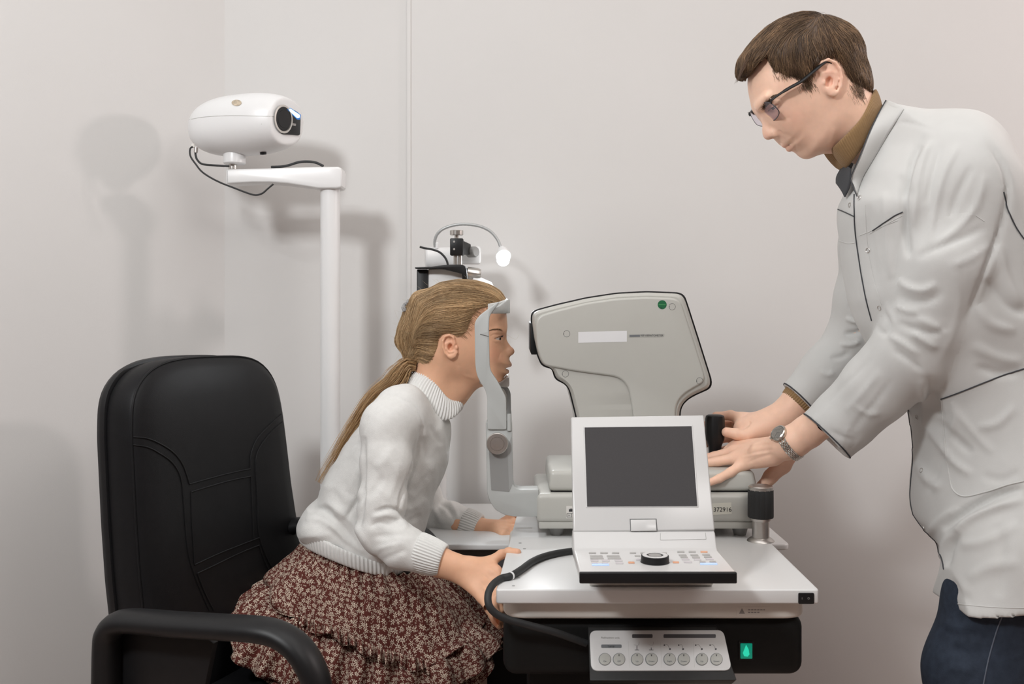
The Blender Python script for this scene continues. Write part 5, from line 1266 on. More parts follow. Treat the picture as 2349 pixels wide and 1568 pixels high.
# ---------------------------------------------------------------- skirt with a small floral print
def floral(name):
    m = bpy.data.materials.new(name); m.use_nodes = True; nt = m.node_tree; N = nt.nodes; L = nt.links; b = N['Principled BSDF']
    b.inputs['Roughness'].default_value = .8; b.inputs['Specular IOR Level'].default_value = .2
    uv = N.new('ShaderNodeUVMap')
    def mth(op, a, c=None, v=None, cl=False):
        n = N.new('ShaderNodeMath'); n.operation = op; n.use_clamp = cl
        for i, s in enumerate((a, c)):
            if s is None: continue
            if isinstance(s, (int, float)): n.inputs[i].default_value = s
            else: L.new(s, n.inputs[i])
        return n.outputs[0]
    def layer(scale, rand, pet, r0, depth, off, dot):
        mp = N.new('ShaderNodeMapping'); L.new(uv.outputs[0], mp.inputs[0]); mp.inputs['Location'].default_value = off
        vo = N.new('ShaderNodeTexVoronoi'); vo.voronoi_dimensions = '2D'; vo.inputs['Scale'].default_value = scale; vo.inputs['Randomness'].default_value = rand; L.new(mp.outputs[0], vo.inputs['Vector'])
        sb = N.new('ShaderNodeVectorMath'); sb.operation = 'SUBTRACT'; L.new(mp.outputs[0], sb.inputs[0]); L.new(vo.outputs['Position'], sb.inputs[1])
        sp = N.new('ShaderNodeSeparateXYZ'); L.new(sb.outputs[0], sp.inputs[0]); sc_ = N.new('ShaderNodeSeparateColor'); L.new(vo.outputs['Color'], sc_.inputs[0])
        rr = mth('MULTIPLY', vo.outputs['Distance'], 1.0 / (scale if False else 1.0)); ang = mth('ARCTAN2', sp.outputs[1], sp.outputs[0])
        ph = mth('MULTIPLY', sc_.outputs[0], 6.28); an = mth('ADD', mth('MULTIPLY', ang, pet), ph)
        lim = mth('MULTIPLY', mth('ADD', mth('MULTIPLY', mth('COSINE', an), depth), 1 - depth), mth('ADD', mth('MULTIPLY', sc_.outputs[1], .25 * r0), .8 * r0))
        fl_ = mth('MULTIPLY', mth('SUBTRACT', lim, rr), 18, cl=True)
        if dot: fl_ = mth('MULTIPLY', fl_, mth('MULTIPLY', mth('SUBTRACT', rr, dot), 25, cl=True))
        return fl_
    a = layer(86, .75, 6, .47, .42, (0, 0, 0), .075); c = layer(150, .9, 2, .29, .62, (.37, .21, 0), 0)
    c2 = layer(112, .9, 5, .23, .40, (.11, .63, 0), .05)
    mx = mth('MAXIMUM', a, mth('MAXIMUM', c, c2))
    mi = N.new('ShaderNodeMix'); mi.data_type = 'RGBA'; mi.inputs[6].default_value = (.098, .024, .018, 1); mi.inputs[7].default_value = (.66, .56, .45, 1); L.new(mx, mi.inputs[0]); L.new(mi.outputs[2], b.inputs['Base Color'])
    n2 = N.new('ShaderNodeTexNoise'); n2.inputs['Scale'].default_value = 900; bp = N.new('ShaderNodeBump'); bp.inputs['Strength'].default_value = .2; bp.inputs['Distance'].default_value = .001; L.new(uv.outputs[0], n2.inputs['Vector']); L.new(n2.outputs[0], bp.inputs['Height']); L.new(bp.outputs[0], b.inputs['Normal'])
    return m
M_['floral'] = floral('floral_cotton')
def sheet(name, Gd, m, parent, closed=True, thick=.0012, uo=0.0):
    """cloth from a grid of points (rows, columns, 3) with lengths as texture coordinates"""
    R_, n = Gd.shape[:2]; V = Gd.reshape(-1, 3); nc = n if closed else n - 1
    i = np.arange(R_ - 1)[:, None] * n; k = np.arange(nc)[None, :]; k2 = (k + 1) % n
    Q = np.stack([i + k, i + k2, i + n + k2, i + n + k], -1).reshape(-1, 4); me = np_mesh(name, V, Q)
    mid = Gd[R_ // 2]; du = np.linalg.norm(np.diff(np.vstack([mid, mid[:1]]), axis=0), axis=1); U = np.r_[0, np.cumsum(du)]
    dv = np.linalg.norm(np.diff(Gd[:, n // 4], axis=0), axis=1); Vv = np.r_[0, np.cumsum(dv)]
    ii, kk = np.meshgrid(np.arange(R_ - 1), np.arange(nc), indexing='ij'); ii = ii.ravel(); kk = kk.ravel()
    uvs = np.stack([np.stack([U[kk], Vv[ii]], 1), np.stack([U[kk + 1], Vv[ii]], 1), np.stack([U[kk + 1], Vv[ii + 1]], 1), np.stack([U[kk], Vv[ii + 1]], 1)], 1) + uo
    l = me.uv_layers.new(name='UVMap'); l.data.foreach_set('uv', uvs.reshape(-1).astype(np.float32))
    o = link(name, me, m, parent, True); s = o.modifiers.new('thickness', 'SOLIDIFY'); s.thickness = thick; s.offset = 0
    return o
def cloth_rings(paths, Ws, n=420, rows_per=7, wave=None, seed=0, pws=None):
    """rings -> smooth grid; wave(row t, angle a) gives outward displacement"""
    R0 = [resample(closed_ring(p, w, 240, (pws[i] if pws else .7)), n) for i, (p, w) in enumerate(zip(paths, Ws))]
    A_ = np.array(crom(R0, rows_per)); R_ = len(A_)
    cn = A_.mean(1, keepdims=True); tang = np.roll(A_, -1, 1) - np.roll(A_, 1, 1); dv = np.gradient(A_, axis=0); Nn_ = np.cross(tang, dv); Nn_ /= np.linalg.norm(Nn_, axis=2, keepdims=True) + 1e-9
    sgn = np.sign(((A_ - cn) * Nn_).sum()); Nn_ *= sgn
    t = np.linspace(0, 1, R_)[:, None]; a = np.linspace(0, 2 * PI, n, endpoint=False)[None, :]
    return A_ + Nn_ * wave(t, a)[..., None]
rw = np.random.default_rng(5); phs = rw.uniform(0, 6.28, 12)
def fold_noise(a, f, k=0): return np.sin(f * a + phs[k] + 1.4 * np.sin(3 * a + phs[k + 1]) + .9 * np.sin(7 * a + phs[k + 2]))
main_paths = [[(698, 1240), (740, 1268), (815, 1300), (866, 1312), (920, 1316), (985, 1306)],
  [(676, 1268), (720, 1305), (800, 1345), (880, 1352), (960, 1350), (1022, 1345)],
  [(640, 1298), (690, 1350), (790, 1395), (880, 1412), (985, 1408), (1058, 1382)],
  [(607, 1325), (655, 1392), (730, 1430), (820, 1470), (880, 1500), (960, 1498), (1035, 1465), (1086, 1418)],
  [(612, 1345), (660, 1404), (730, 1438), (813, 1482), (860, 1520), (917, 1546), (990, 1526), (1050, 1492), (1080, 1468), (1108, 1436)]]
def wv1(t, a): return (.009 * t * np.sin(9 * a + .8 + 1.2 * np.sin(2 * a)) + .0080 * t * fold_noise(a, 11, 0) + .0045 * (1 - t) ** 1 * fold_noise(a, 34, 3) + .0022 * fold_noise(a, 21, 6) * (.4 + t))
G1 = cloth_rings(main_paths, [.128, .158, .174, .188, .200], wave=wv1)
sk_ = sheet('skirt', G1, M_['floral'], G)
r1 = [[(622, 1335), (655, 1386), (730, 1422), (820, 1458), (880, 1482), (960, 1480), (1035, 1452), (1080, 1412)],
  [(578, 1358), (612, 1402), (690, 1442), (790, 1480), (880, 1505), (980, 1508), (1065, 1478), (1108, 1432)],
  [(538, 1392), (556, 1440), (640, 1480), (760, 1520), (880, 1550), (1000, 1545), (1092, 1508), (1136, 1448)],
  [(534, 1412), (528, 1500), (600, 1552), (720, 1590), (880, 1615), (1010, 1596), (1108, 1532), (1150, 1462)]]
def wv2(t, a): return (.003 + .015 * t) * fold_noise(a, 27, 2) * .75 + .0035 * (1 - .4 * t) * fold_noise(a, 61, 5)
G2 = cloth_rings(r1, [.162, .190, .208, .216], rows_per=6, wave=wv2, n=640)
sheet('ruffle', G2, M_['floral'], G, uo=.31)
r2 = [[(600, 1385), (620, 1450), (690, 1500), (790, 1530), (890, 1556), (1000, 1550), (1090, 1500), (1130, 1450)], [(560, 1430), (575, 1530), (660, 1590), (790, 1630), (900, 1650), (1020, 1625), (1110, 1560), (1142, 1490)]]
G3 = cloth_rings(r2, [.17, .20], rows_per=12, wave=lambda t, a: (.004 + .012 * t) * fold_noise(a, 22, 4) * .7, n=560)
sheet('ruffle', G3, M_['floral'], G, uo=.57)
# small gathered heading along the seam
hd_p = [(640, 1372), (667, 1398), (709, 1422), (760, 1436), (813, 1464), (860, 1486), (910, 1500), (960, 1515), (1000, 1520)]
hp_ = np.array(crom(hd_p, 30)); n_ = len(hp_); rows_ = []
hs = Hit(sk_)
for j in range(5):
    t = j / 4; pts = []
    for i, (x, y) in enumerate(hp_):
        ph = i / n_ * 130; u = i / (n_ - 1); Yb = GY - .196 * math.sin(PI * (.12 + .62 * u)) ** .7 - .006
        pts.append(np.array(P(x + 3.0 * math.sin(ph * 1.1) * t, y - 5 + 30 * t * (1 + .22 * math.sin(ph * .37)), Yb - (.003 + .009 * t) * (1 + math.sin(ph + 1.5 * math.sin(ph * .21))) * 1.0)))
    rows_.append(pts)
sheet('ruffle_heading', np.array(rows_), M_['floral'], G, closed=False, uo=.77)
# ================================================================== the standing man
MY = 1.93
M = empty('person', (.95, MY, 0), 'standing person in a white lab coat and glasses leaning over the machine to steer it', 'person')
ms = Side(1850, 200, MY, math.radians(4.5))
q = lambda px, py, n=0.0: ms.q(px, py, n)
mface = [(1722, 160), (1718.5, 175), (1718, 188), (1719.5, 203), (1722.5, 218), (1726.5, 235), (1729.5, 246), (1734, 256), (1742, 265), (1754, 281), (1765, 297), (1774, 309), (1780, 317), (1789, 326.5), (1793, 331.5), (1799.5, 335), (1805.5, 335.5), (1807, 340), (1811, 344.5), (1821, 346), (1830, 350.5), (1837, 358), (1846, 363.5), (1856, 364.5), (1866, 361), (1880, 353), (1900, 338), (1920, 318), (1942, 292), (1958, 255), (1968, 215), (1970, 180), (1967, 148), (1961, 112), (1944, 82), (1912, 58), (1872, 45), (1832, 46), (1792, 58), (1762, 78), (1742, 103), (1729, 132)]
mctrl = [(1860, 120, .077, .085), (1800, 115, .070, .075), (1930, 130, .068, .07), (1935, 190, .064, .06), (1740, 180, .050, .045), (1770, 170, .060, .05), (1800, 190, .067, .05), (1742, 240, .044, .030), (1765, 235, .056, .036), (1758, 262, .043, .030), (1775, 262, .055, .034), (1820, 245, .067, .045), (1790, 285, .051, .032), (1820, 290, .061, .040), (1798, 325, .034, .028), (1820, 325, .043, .032), (1846, 352, .029, .022), (1860, 335, .046, .030), (1885, 310, .058, .035), (1900, 270, .065, .045), (1900, 210, .071, .06), (1950, 250, .058, .045)]
c0 = np.array([q(1705, 200)[0], -.125, q(1900, 400)[2]]); c1 = np.array([q(2050, 200)[0], .115, q(1900, 30)[2]])
mf = Field(c0, c1, .0021)
mf.chain([q(1925, 235), q(1950, 283), q(1988, 328)], [.060, .055, .045], .02)
mf.chain([q(1892, 312), q(1936, 318)], [.026, .026], .02, .03)
def lambda_q(c):
    a = q(c[0], c[1], c[2] * .8); return (a[0], 0.0, a[2])          # the control is read on the near cheek, stored on the middle plane
mctrl = [tuple((lambda w: (CX + (ms.w1(w).x) * F / ms.w1(w).y, HY + (H - ms.w1(w).z) * F / ms.w1(w).y))(lambda_q(c))) + tuple(c[2:]) for c in mctrl]
profile(mf, ms, smooth_poly(dens(mface, 3), 1), mctrl, .022, k=.020)
nose = [(1738, 258), (1744, 263), (1748, 269), (1749.5, 282), (1749, 295), (1749.3, 303), (1751.5, 312.5), (1756, 318.5), (1762, 320.7), (1768, 319.8), (1777, 316), (1783, 312), (1788, 300), (1780, 286), (1768, 273), (1752, 262)]
profile(mf, ms, smooth_poly(dens(nose, 1.5), 1), [(1746, 266, .0075, .008), (1756, 285, .009, .009), (1756, 306, .0115, .0095), (1770, 310, .0145, .008), (1781, 303, .0165, .008), (1772, 287, .013, .008)], .006, k=.008)
mfw = np.array([-.79, 0, -.61]); mup = np.array([-.61, 0, .79])
for sgn in (1, -1):
    mf.ell(q(1777, 305, .0140 * sgn), (.0095, .0055, .0080), M=[[.79, 0, -.61], [0, 1, 0], [.61, 0, .79]], k=.004)
    mf.cap(q(1769, 317.5, .0065 * sgn), q(1781, 306.5, .0085 * sgn), .0022, .0026, .002, 'sub')
    mf.ell(q(1768, 248, .033 * sgn), (.011, .012, .010), k=.010, op='sub')
    eye(mf, q(1782, 239.5, .0315 * sgn), tuple(mfw + np.array([0, -.18 * sgn, 0])), tuple(mup), R=.0122, lid=.0015, hu=.16, hd=.36, az0=-.6, az1=1.25, side=-sgn)
    mf.cap(q(1741, 244, .016 * sgn), q(1760, 222, .046 * sgn), .0075, .005, .012)
for sgn in (1, -1):
    mf.cap(q(1799, 332.5, 0), q(1822, 317.5, .0235 * sgn), .0044, .0020, .004); mf.cap(q(1810.5, 340.5, 0), q(1824, 321, .023 * sgn), .0056, .0022, .004)
    mf.chain([q(1804, 337.5, .001 * sgn), q(1812, 329, .014 * sgn), q(1824, 318.5, .0262 * sgn)], [.0012, .0012, .0011], .0012, .0012, 'sub')
for sgn in (1, -1):
    ear(mf, q, [(1886, 173), (1878, 160), (1884, 143), (1900, 136.5), (1915, 143), (1926, 158), (1930, 178), (1928, 198), (1921, 212)], [(1914, 214, .0062), (1907, 213, .0058), (1902, 205, .0048)],
        [(1890, 166), (1905, 165), (1917, 168), (1921, 182), (1918, 196), (1910, 204)], (1891, 189), ((1902, 188), (.0075, .0065, .0110)), ((1893, 158), (.0062, .0050, .0060)), .0700, r=.0030, plate_c=(1904, 178), plate_r=(.0185, .0045, .030), M=[[.99, 0, -.12], [0, 1, 0], [.12, 0, .99]], sgn=sgn)
mhV, mhQ = mf.nets(1); mhV = ms.world(mhV)
mhV = sculpt(mhV, mhQ, [([(1770, 229), (1782, 226), (1793, 230)], 1.6, -.0014), ([(1776, 249), (1786, 247), (1793, 240)], 1.8, -.0009), ([(1784, 300), (1791, 303), (1795, 310)], 2.4, -.0016), ([(1796, 306), (1812, 312), (1826, 325)], 5, -.0012), ([(1830, 352), (1824, 341), (1826, 330)], 4, -.0014), ([(1788, 256), (1800, 268), (1812, 275)], 6, -.0010), ([(1880, 350), (1905, 325), (1915, 290)], 6, .0014)])
# ------------------------------------------------------------- near (left) hand, spread flat on the machine
nb = arm_field([W_(1600, 1100, 2.12), W_(1920, 940, 1.98), W_(1760, 1130, 2.08)], .0018, .035)
nb.chain([W_(1905, 950, 1.965), W_(1850, 992, 1.99), W_(1822, 1010, 2.00), W_(1800, 1022, 2.01)], [.036, .0315, .0300, .0290], .01, sq=((.5, 0, .86), .92))
nb.cap(W_(1815, 1015, 2.005), W_(1745, 1035, 2.05), .027, .0225, .02, sq=((.25, .1, .95), .85))
kL = [W_(1690, 1023, 2.150), W_(1684, 1035, 2.125), W_(1688, 1050, 2.098), W_(1702, 1066, 2.075)]
wL = [W_(1770, 1022, 2.075), W_(1768, 1030, 2.055), W_(1768, 1038, 2.04), W_(1772, 1046, 2.03)]
for i in range(4): nb.cap(wL[i], kL[i], .0195, (.0125, .0125, .0120, .0120)[i], .014)
nb.chain([kL[0], W_(1650, 1034, 2.17), W_(1618, 1045, 2.18), W_(1596, 1050, 2.185)], [.0120, .0098, .0088, .0078], .004, .01)
nb.chain([kL[1], W_(1640, 1046, 2.140), W_(1604, 1053, 2.15), W_(1580, 1058, 2.155)], [.0122, .0100, .0090, .0080], .004, .01)
nb.chain([kL[2], W_(1645, 1058, 2.105), W_(1612, 1063, 2.11), W_(1590, 1066, 2.115)], [.0118, .0098, .0088, .0078], .004, .01)
nb.chain([kL[3], W_(1676, 1083, 2.062), W_(1650, 1097, 2.05), W_(1628, 1106, 2.045)], [.0115, .0098, .0085, .0074], .004, .01)
nb.chain([W_(1808, 1038, 2.07), W_(1795, 1066, 2.085), W_(1768, 1092, 2.095), W_(1748, 1118, 2.10), W_(1738, 1136, 2.10)], [.021, .0175, .0145, .0125, .010], .006, .02)
nbV, nbQ = nb.nets(1)
nbV = sculpt(nbV, nbQ, [([(1700, 1045), (1740, 1035), (1775, 1030)], 3, -.0010), ([(1712, 1062), (1740, 1050), (1775, 1040)], 3.5, -.0010), ([(1690, 1030), (1730, 1022), (1770, 1018)], 3, -.0008), ([(1700, 1050), (1730, 1043), (1765, 1037)], 2.5, .0009), ([(1652, 1093), (1656, 1101)], 1.6, -.0007, 0), ([(1672, 1082), (1678, 1092)], 1.6, -.0007, 0), ([(1708, 1086), (1722, 1078), (1735, 1070)], 3, -.0010)])
# ------------------------------------------------------------- far (right) hand round the joystick
fb = arm_field([W_(1600, 940, 2.24), W_(1860, 890, 2.16), W_(1700, 1075, 2.13)], .0018, .035)
fb.chain([W_(1845, 905, 2.165), W_(1800, 952, 2.165), W_(1775, 968, 2.165), W_(1745, 980, 2.168)], [.038, .0320, .0300, .0290], .01)
fb.cap(W_(1770, 972, 2.165), W_(1712, 985, 2.175), .0305, .0280, .02)
kR = [W_(1706, 962, 2.195), W_(1708, 975, 2.215), W_(1712, 992, 2.225), W_(1716, 1006, 2.222)]
for i in range(4): fb.cap(W_(1765, 972 + i * 7, 2.18 + i * .01), kR[i], .020, .0145, .014)
fb.chain([kR[0], W_(1676, 952, 2.205), W_(1643, 955, 2.215), W_(1622, 972, 2.212)], [.0140, .0108, .0098, .0082], .004, .01)
fb.chain([kR[1], W_(1668, 974, 2.228), W_(1636, 986, 2.225), W_(1616, 1000, 2.205)], [.0130, .0105, .0095, .0082], .004, .01)
fb.chain([kR[2], W_(1672, 1003, 2.232), W_(1638, 1010, 2.228), W_(1618, 1018, 2.205)], [.0125, .0102, .0092, .0080], .004, .01)
fb.chain([kR[3], W_(1684, 1026, 2.222), W_(1656, 1034, 2.220), W_(1634, 1036, 2.205)], [.0118, .0096, .0086, .0075], .004, .01)
fb.cap(W_(1750, 1000, 2.170), W_(1712, 1024, 2.185), .0255, .0165, .02)
fb.cap(W_(1712, 1022, 2.185), W_(1668, 1034, 2.20), .0165, .0125, .012)
fb.chain([W_(1752, 982, 2.150), W_(1712, 998, 2.140), W_(1690, 995, 2.142), W_(1667, 991, 2.148)], [.021, .0135, .0115, .0108], .006, .018)
fbV, fbQ = fb.nets(1)
fbV = sculpt(fbV, fbQ, [([(1695, 985), (1712, 978), (1722, 966)], 3, -.0022), ([(1676, 968), (1678, 980)], 2.2, -.0020, 0), ([(1688, 987), (1692, 1003)], 1.8, -.0007, 0), ([(1657, 984), (1668, 983), (1673, 992), (1668, 1000)], 1.2, -.0007), ([(1700, 1012), (1725, 1018), (1740, 1025)], 3, -.0012)])
# ------------------------------------------------------------- trunk and legs under the clothes
tb = Field((.60, 1.66, 0), (1.32, 2.26, 1.52), .012)
tb.chain([W_(2005, 352, MY), W_(2075, 450, MY), W_(2200, 640, MY), W_(2310, 880, MY), W_(2365, 1080, MY)], [.038, .072, .10, .10, .10], .03)
for sg in (1, -1):
    yy = 1.80 if sg > 0 else 2.02; dx = 0 if sg > 0 else .13
    tb.chain([(.97, MY - .07 * sg, .86), (.865 + dx, yy, .52), (.845 + dx, yy, .09), (.76 + dx, yy, .035)], [.070, .048, .036, .032], .03, .03)
tb.chain([W_(2185, 500, 1.835), W_(2115, 780, 1.86), W_(1905, 950, 1.965)], [.032, .036, .034], .03, .04)
tb.chain([W_(2060, 500, 2.08), W_(1985, 760, 2.15), W_(1845, 905, 2.165)], [.045, .040, .036], .03, .04)
tbV, tbQ = tb.nets(1)
mV, mQ = stack_mesh([(mhV, mhQ), (nbV, nbQ), (fbV, fbQ), (tbV, tbQ)])
mcol = np.tile(np.array([.88, .575, .43]), (len(mV), 1)); pm_ = pix(mV)
for (x, y, n_, r_) in ((1800, 333, 0, .0042), (1807, 328, .009, .0038), (1815, 322.5, .017, .003), (1811, 341, 0, .0048), (1815, 334, .010, .0044), (1821, 325, .019, .0032)):
    for sgn in (1, -1): tint(mcol, mV, ms.w1(q(x, y, n_ * sgn)), r_, (.62, .24, .20), .85)
tint(mcol, mV, ms.w1(q(1755, 312, 0)), .010, (.82, .43, .32), .4); tint(mcol, mV, ms.w1(q(1905, 175, .075)), .022, (.86, .44, .33), .45); tint(mcol, mV, ms.w1(q(1820, 270, .055)), .025, (.86, .47, .35), .35)
for (x, y) in ((1830, 335), (1850, 345), (1870, 335), (1840, 355), (1800, 322)): tint(mcol, mV, ms.w1(q(x, y, .030)), .014, (.72, .48, .36), .35)
for p_ in list(kL) + [W_(1632, 1104, 2.045), W_(1668, 991, 2.145)]: tint(mcol, mV, p_, .011, (.82, .43, .32), .35)
net_obj('body', mV, mQ, M_['skin'], M, mcol)
for sgn in (1, -1): eyeball('eye', ms, q(1782, 239.5, .0315 * sgn), tuple(mfw * .9 + np.array([-.0, -.1 * sgn, -.3])), .0122, (.10, .12, .13), M)
mhit = BVHTree.FromPolygons([tuple(v) for v in mhV], [tuple(f) for f in mhQ.tolist()])
def msnap(p): h = mhit.find_nearest(Vector(p)); return h[0], h[1]
def seen(tree, S, x, y, sgn):
    o = Vector((0, 0, H)); h = tree.ray_cast(o, (P(x, y, 1.0) - o).normalized())
    if h[0] is None: return None
    p, n = h[0], h[1]; n = -n if n.y > 0 else n
    if sgn < 0:
        l = S.Ri @ (p - S.c); m_ = S.Ri @ n; p = S.w1((l.x, -l.y, l.z)); n = S.R @ Vector((m_.x, -m_.y, m_.z))
    return p, n
st_ = []
for sgn in (1, -1):
    for k in range(620):
        t = rng.uniform(0, 1); bx = 1746 + 30 * t + 4 * math.sin(t * 3); by = 250 - 32 * math.sin(t * 1.35); w_ = 4.2 * (1.1 - t * .8); x = bx + rng.normal(0, w_ * .6); y = by + rng.normal(0, w_ * .6)
        r_ = seen(mhit, ms, x, y, sgn)
        if r_ is None: continue
        p, n = r_; d = Vector((.62, 0, .75 - .5 * t)) + (ms.R @ Vector((0, -sgn * .3, 0))); d = (d - n * d.dot(n)).normalized()
        st_.append(([p - n * .0006, p + d * .0035 + n * .0008, p + d * .0065 + n * .0003], .00020, .00008))
ribbon_hair('eyebrows', st_, M_['hairbrown'], M, [np.array([.14, .085, .05])] * len(st_))
st_ = []
for sgn in (1, -1):
    ec = ms.w1(q(1782, 239.5, .0315 * sgn)); U_ = ms.R @ Vector(tuple(mup)); F_ = ms.R @ Vector(tuple(mfw + np.array([0, -.18 * sgn, 0]))).normalized(); Sd = ms.R @ Vector((0, -sgn, 0)); Sd = (Sd - F_ * Sd.dot(F_)).normalized()
    for k in range(36):
        az = -.5 + 1.3 * k / 35; tt = (az - .15) / .75; el = .10 * max(0, 1 - tt * tt) ** .75
        d = (F_ * math.cos(az) + Sd * math.sin(az)) * math.cos(el) + U_ * math.sin(el); p = ec + d * .0136
        st_.append(([p, p + d * .0035 - U_ * .0012, p + d * .0065 - U_ * .0012], .00018, .00007))
ribbon_hair('eyelashes', st_, M_['hairbrown'], M, [np.array([.03, .02, .015])] * len(st_))
# ------------------------------------------------------------- hair
mhair = [(1712, 186), (1697, 176), (1692.5, 171), (1694, 158), (1696, 140), (1700, 129), (1711, 116), (1722, 99), (1741, 80), (1760, 62), (1787, 46.5), (1810, 37), (1832, 32.5), (1856, 33), (1880, 37.5), (1903, 44), (1933, 58), (1956, 77), (1967, 97), (1974.5, 116), (1976, 138), (1984, 160), (1991, 190), (1991, 216), (1980, 230), (1900, 260), (1750, 240)]
mreg0 = [(1716, 194), (1680, 190), (1670, 100), (1750, 10), (1900, 0), (2010, 50), (2030, 200), (2010, 240), (1996, 236)]
mreg1 = [(1982, 228), (1964, 212), (1948, 190), (1936, 160), (1930, 150), (1912, 137), (1895, 138), (1880, 149), (1868, 166), (1866, 186), (1860, 199), (1849, 204), (1836, 194), (1826, 181), (1798, 174), (1782, 160), (1773, 140), (1765, 122)]
mreg2 = [(1752, 134), (1737, 148), (1724, 168)]
hm_ = Field(np.array([q(1680, 150)[0], -.115, q(1900, 235)[2]]), np.array([q(2015, 100)[0], .115, q(1850, 12)[2]]), .0026)
X2, Z2 = hm_.ax[0][:, None], hm_.ax[2][None, :]
reg = sd_poly(X2, Z2, [ms.q2(*p) for p in mreg0] + [ms.q2(*p, .064) for p in mreg1] + [ms.q2(*p, .040) for p in mreg2]); thick = .0075 * np.clip(-reg / .016, .15, 1.0)
s2 = -sd_poly(X2, Z2, [ms.q2(*p) for p in smooth_poly(dens(mhair, 4), 1)]); Wc, Rc = blend_ctrl(X2, Z2, [ms.q2(c[0], c[1]) + c[2:] for c in mctrl + [(1705, 150, .046, .03), (1720, 120, .052, .035)]], .022); Wc = Wc + thick
f = (np.sqrt(((np.maximum(Rc - s2, 0) / Rc) ** 2)[:, None, :] + (hm_.ax[1][None, :, None] / Wc[:, None, :]) ** 2) - 1) * np.minimum(Rc, Wc)[:, None, :]
hm_.d = np.maximum(f, np.broadcast_to(reg[:, None, :], f.shape)).astype(np.float32)
mcV, mcQ = hm_.nets(2); mcV = ms.world(mcV); mcp = pix(mcV)
net_obj('hair', mcV, mcQ, M_['hairbrown'], M, np.tile(np.array([.085, .050, .030]), (len(mcV), 1)) * (1 + .3 * noise3(mcV, 90, 5))[:, None])
mg = [(1850, 50, -1, .35, 0), (1876, 60, -.35, 1, 0), (1872, 40, -.6, .6, 0), (1900, 50, .1, 1, 0), (1820, 60, -1, .45, .3), (1790, 70, -1, .6, .4), (1760, 90, -1, .75, .4), (1730, 120, -.9, .8, .3), (1710, 150, -.5, 1, .2), (1740, 110, -1, .75, .3), (1780, 100, -.85, .9, .2), (1790, 130, .1, 1, 0), (1800, 150, .15, 1, 0), (1820, 110, -.05, 1, 0), (1830, 150, .35, 1, 0), (1850, 100, .15, 1, 0), (1860, 130, .35, 1, 0), (1850, 170, .4, 1, 0), (1890, 60, .35, 1, 0), (1890, 100, .5, 1, 0), (1930, 80, .7, 1, 0), (1900, 130, .6, .8, 0), (1940, 120, .6, 1, 0), (1960, 110, .4, 1, 0), (1950, 150, .5, 1, 0), (1965, 180, .45, 1, 0), (1975, 200, .5, 1, 0), (1845, 190, .4, 1, 0)]
mNn = normals(mcV, mcQ)
rt = pick(mcV, mcQ, (mNn[:, 1] < .5), 7500, 31); sm = comb(mcV, mcQ, ms, rt, mg, .030, steps=6, lift=.0032, jit=.16, sig=15, seed=14, tuck=.2)
tints = hair_tint(len(sm), (.055, .032, .018), (.33, .205, .115), 21) * (1 + .35 * noise3(np.array([s[0] for s in sm]), 130, 9))[:, None]
mst = [(s, .00034, .00010) for s in sm]; mcl = list(tints)
rt = pick(mcV, mcQ, (mNn[:, 1] >= .3), 1300, 33); sm2 = comb(mcV, mcQ, ms, rt, mg, .030, steps=5, lift=.003, jit=.18, sig=15, seed=15); mst += [(s, .0004, .00012) for s in sm2]; mcl += list(hair_tint(len(sm2), (.065, .038, .022), (.30, .19, .11), 23))
# fringe standing out over the forehead, sideburn and nape fuzz
for k in range(420):
    t = rng.uniform(0, 1); x = 1722 - 27 * t + rng.normal(0, 2); y = 118 + 52 * t + rng.normal(0, 3); n_ = rng.uniform(-.042, .042); p0 = ms.w1(q(x + 6, y - 4, n_)); L = rng.uniform(.010, .022)
    d = Vector((-.62, rng.normal(0, .15), -.62 - .3 * t)); mst.append((np.array([p0, p0 + d * L * .5, p0 + d * L + Vector((.002 * 1, 0, -.001))]), .00032, .0001)); mcl.append(hair_tint(1, (.05, .03, .018), (.19, .11, .07), 900 + k)[0])
for (x, y, sx_, sy_, cnt) in ((1852, 196, 8, 6, 260), (1968, 198, 9, 12, 300), (1984, 208, 6, 12, 160), (1806, 173, 14, 2.5, 110), (1776, 150, 3, 12, 120)):
    for k in range(cnt):
        a = x + rng.normal(0, sx_); b = y + rng.normal(0, sy_); h_ = msnap(ms.w1(q(a, b, .066 if x > 1790 else .055))); d = Vector((.35, 0, -.9)); d = (d - h_[1] * d.dot(h_[1])).normalized(); L = rng.uniform(.004, .009)
        mst.append((np.array([h_[0], h_[0] + d * L * .5 + h_[1] * .001, h_[0] + d * L + h_[1] * .0012]), .00022, .00008)); mcl.append(hair_tint(1, (.08, .05, .03), (.24, .15, .085), k)[0])
for k in range(26):
    t = rng.uniform(0, 1); p0 = ms.w1(q(1835 + 75 * t, 42 + 8 * t, rng.uniform(-.02, .03))); L = rng.uniform(.012, .03); mst.append((np.array([p0, p0 + Vector((.3, 0, .6)) * L * .5, p0 + Vector((1, 0, .35)) * L * .8, p0 + Vector((1.5, 0, -.3)) * L]), .00018, .00007)); mcl.append(np.array([.2, .12, .08]))
ribbon_hair('hair_strands', mst, M_['hairbrown'], M, mcl)['kind'] = 'stuff'
# ------------------------------------------------------------- turtleneck
def neck_ring(a, b, W, off=0): return closed_ring([a, ((a[0] * .55 + b[0] * .45) + off, (a[1] * .55 + b[1] * .45) + off * .5), b], W, 200, .85, MY)
rib_band('turtleneck_collar', neck_ring((2010, 205), (1906, 343), .062, 12), neck_ring((2026, 262), (1940, 386), .054, 4), M_['camel'], M, ribs=90, amp=.0008, bulge=.003, thick=.005, rows=9)
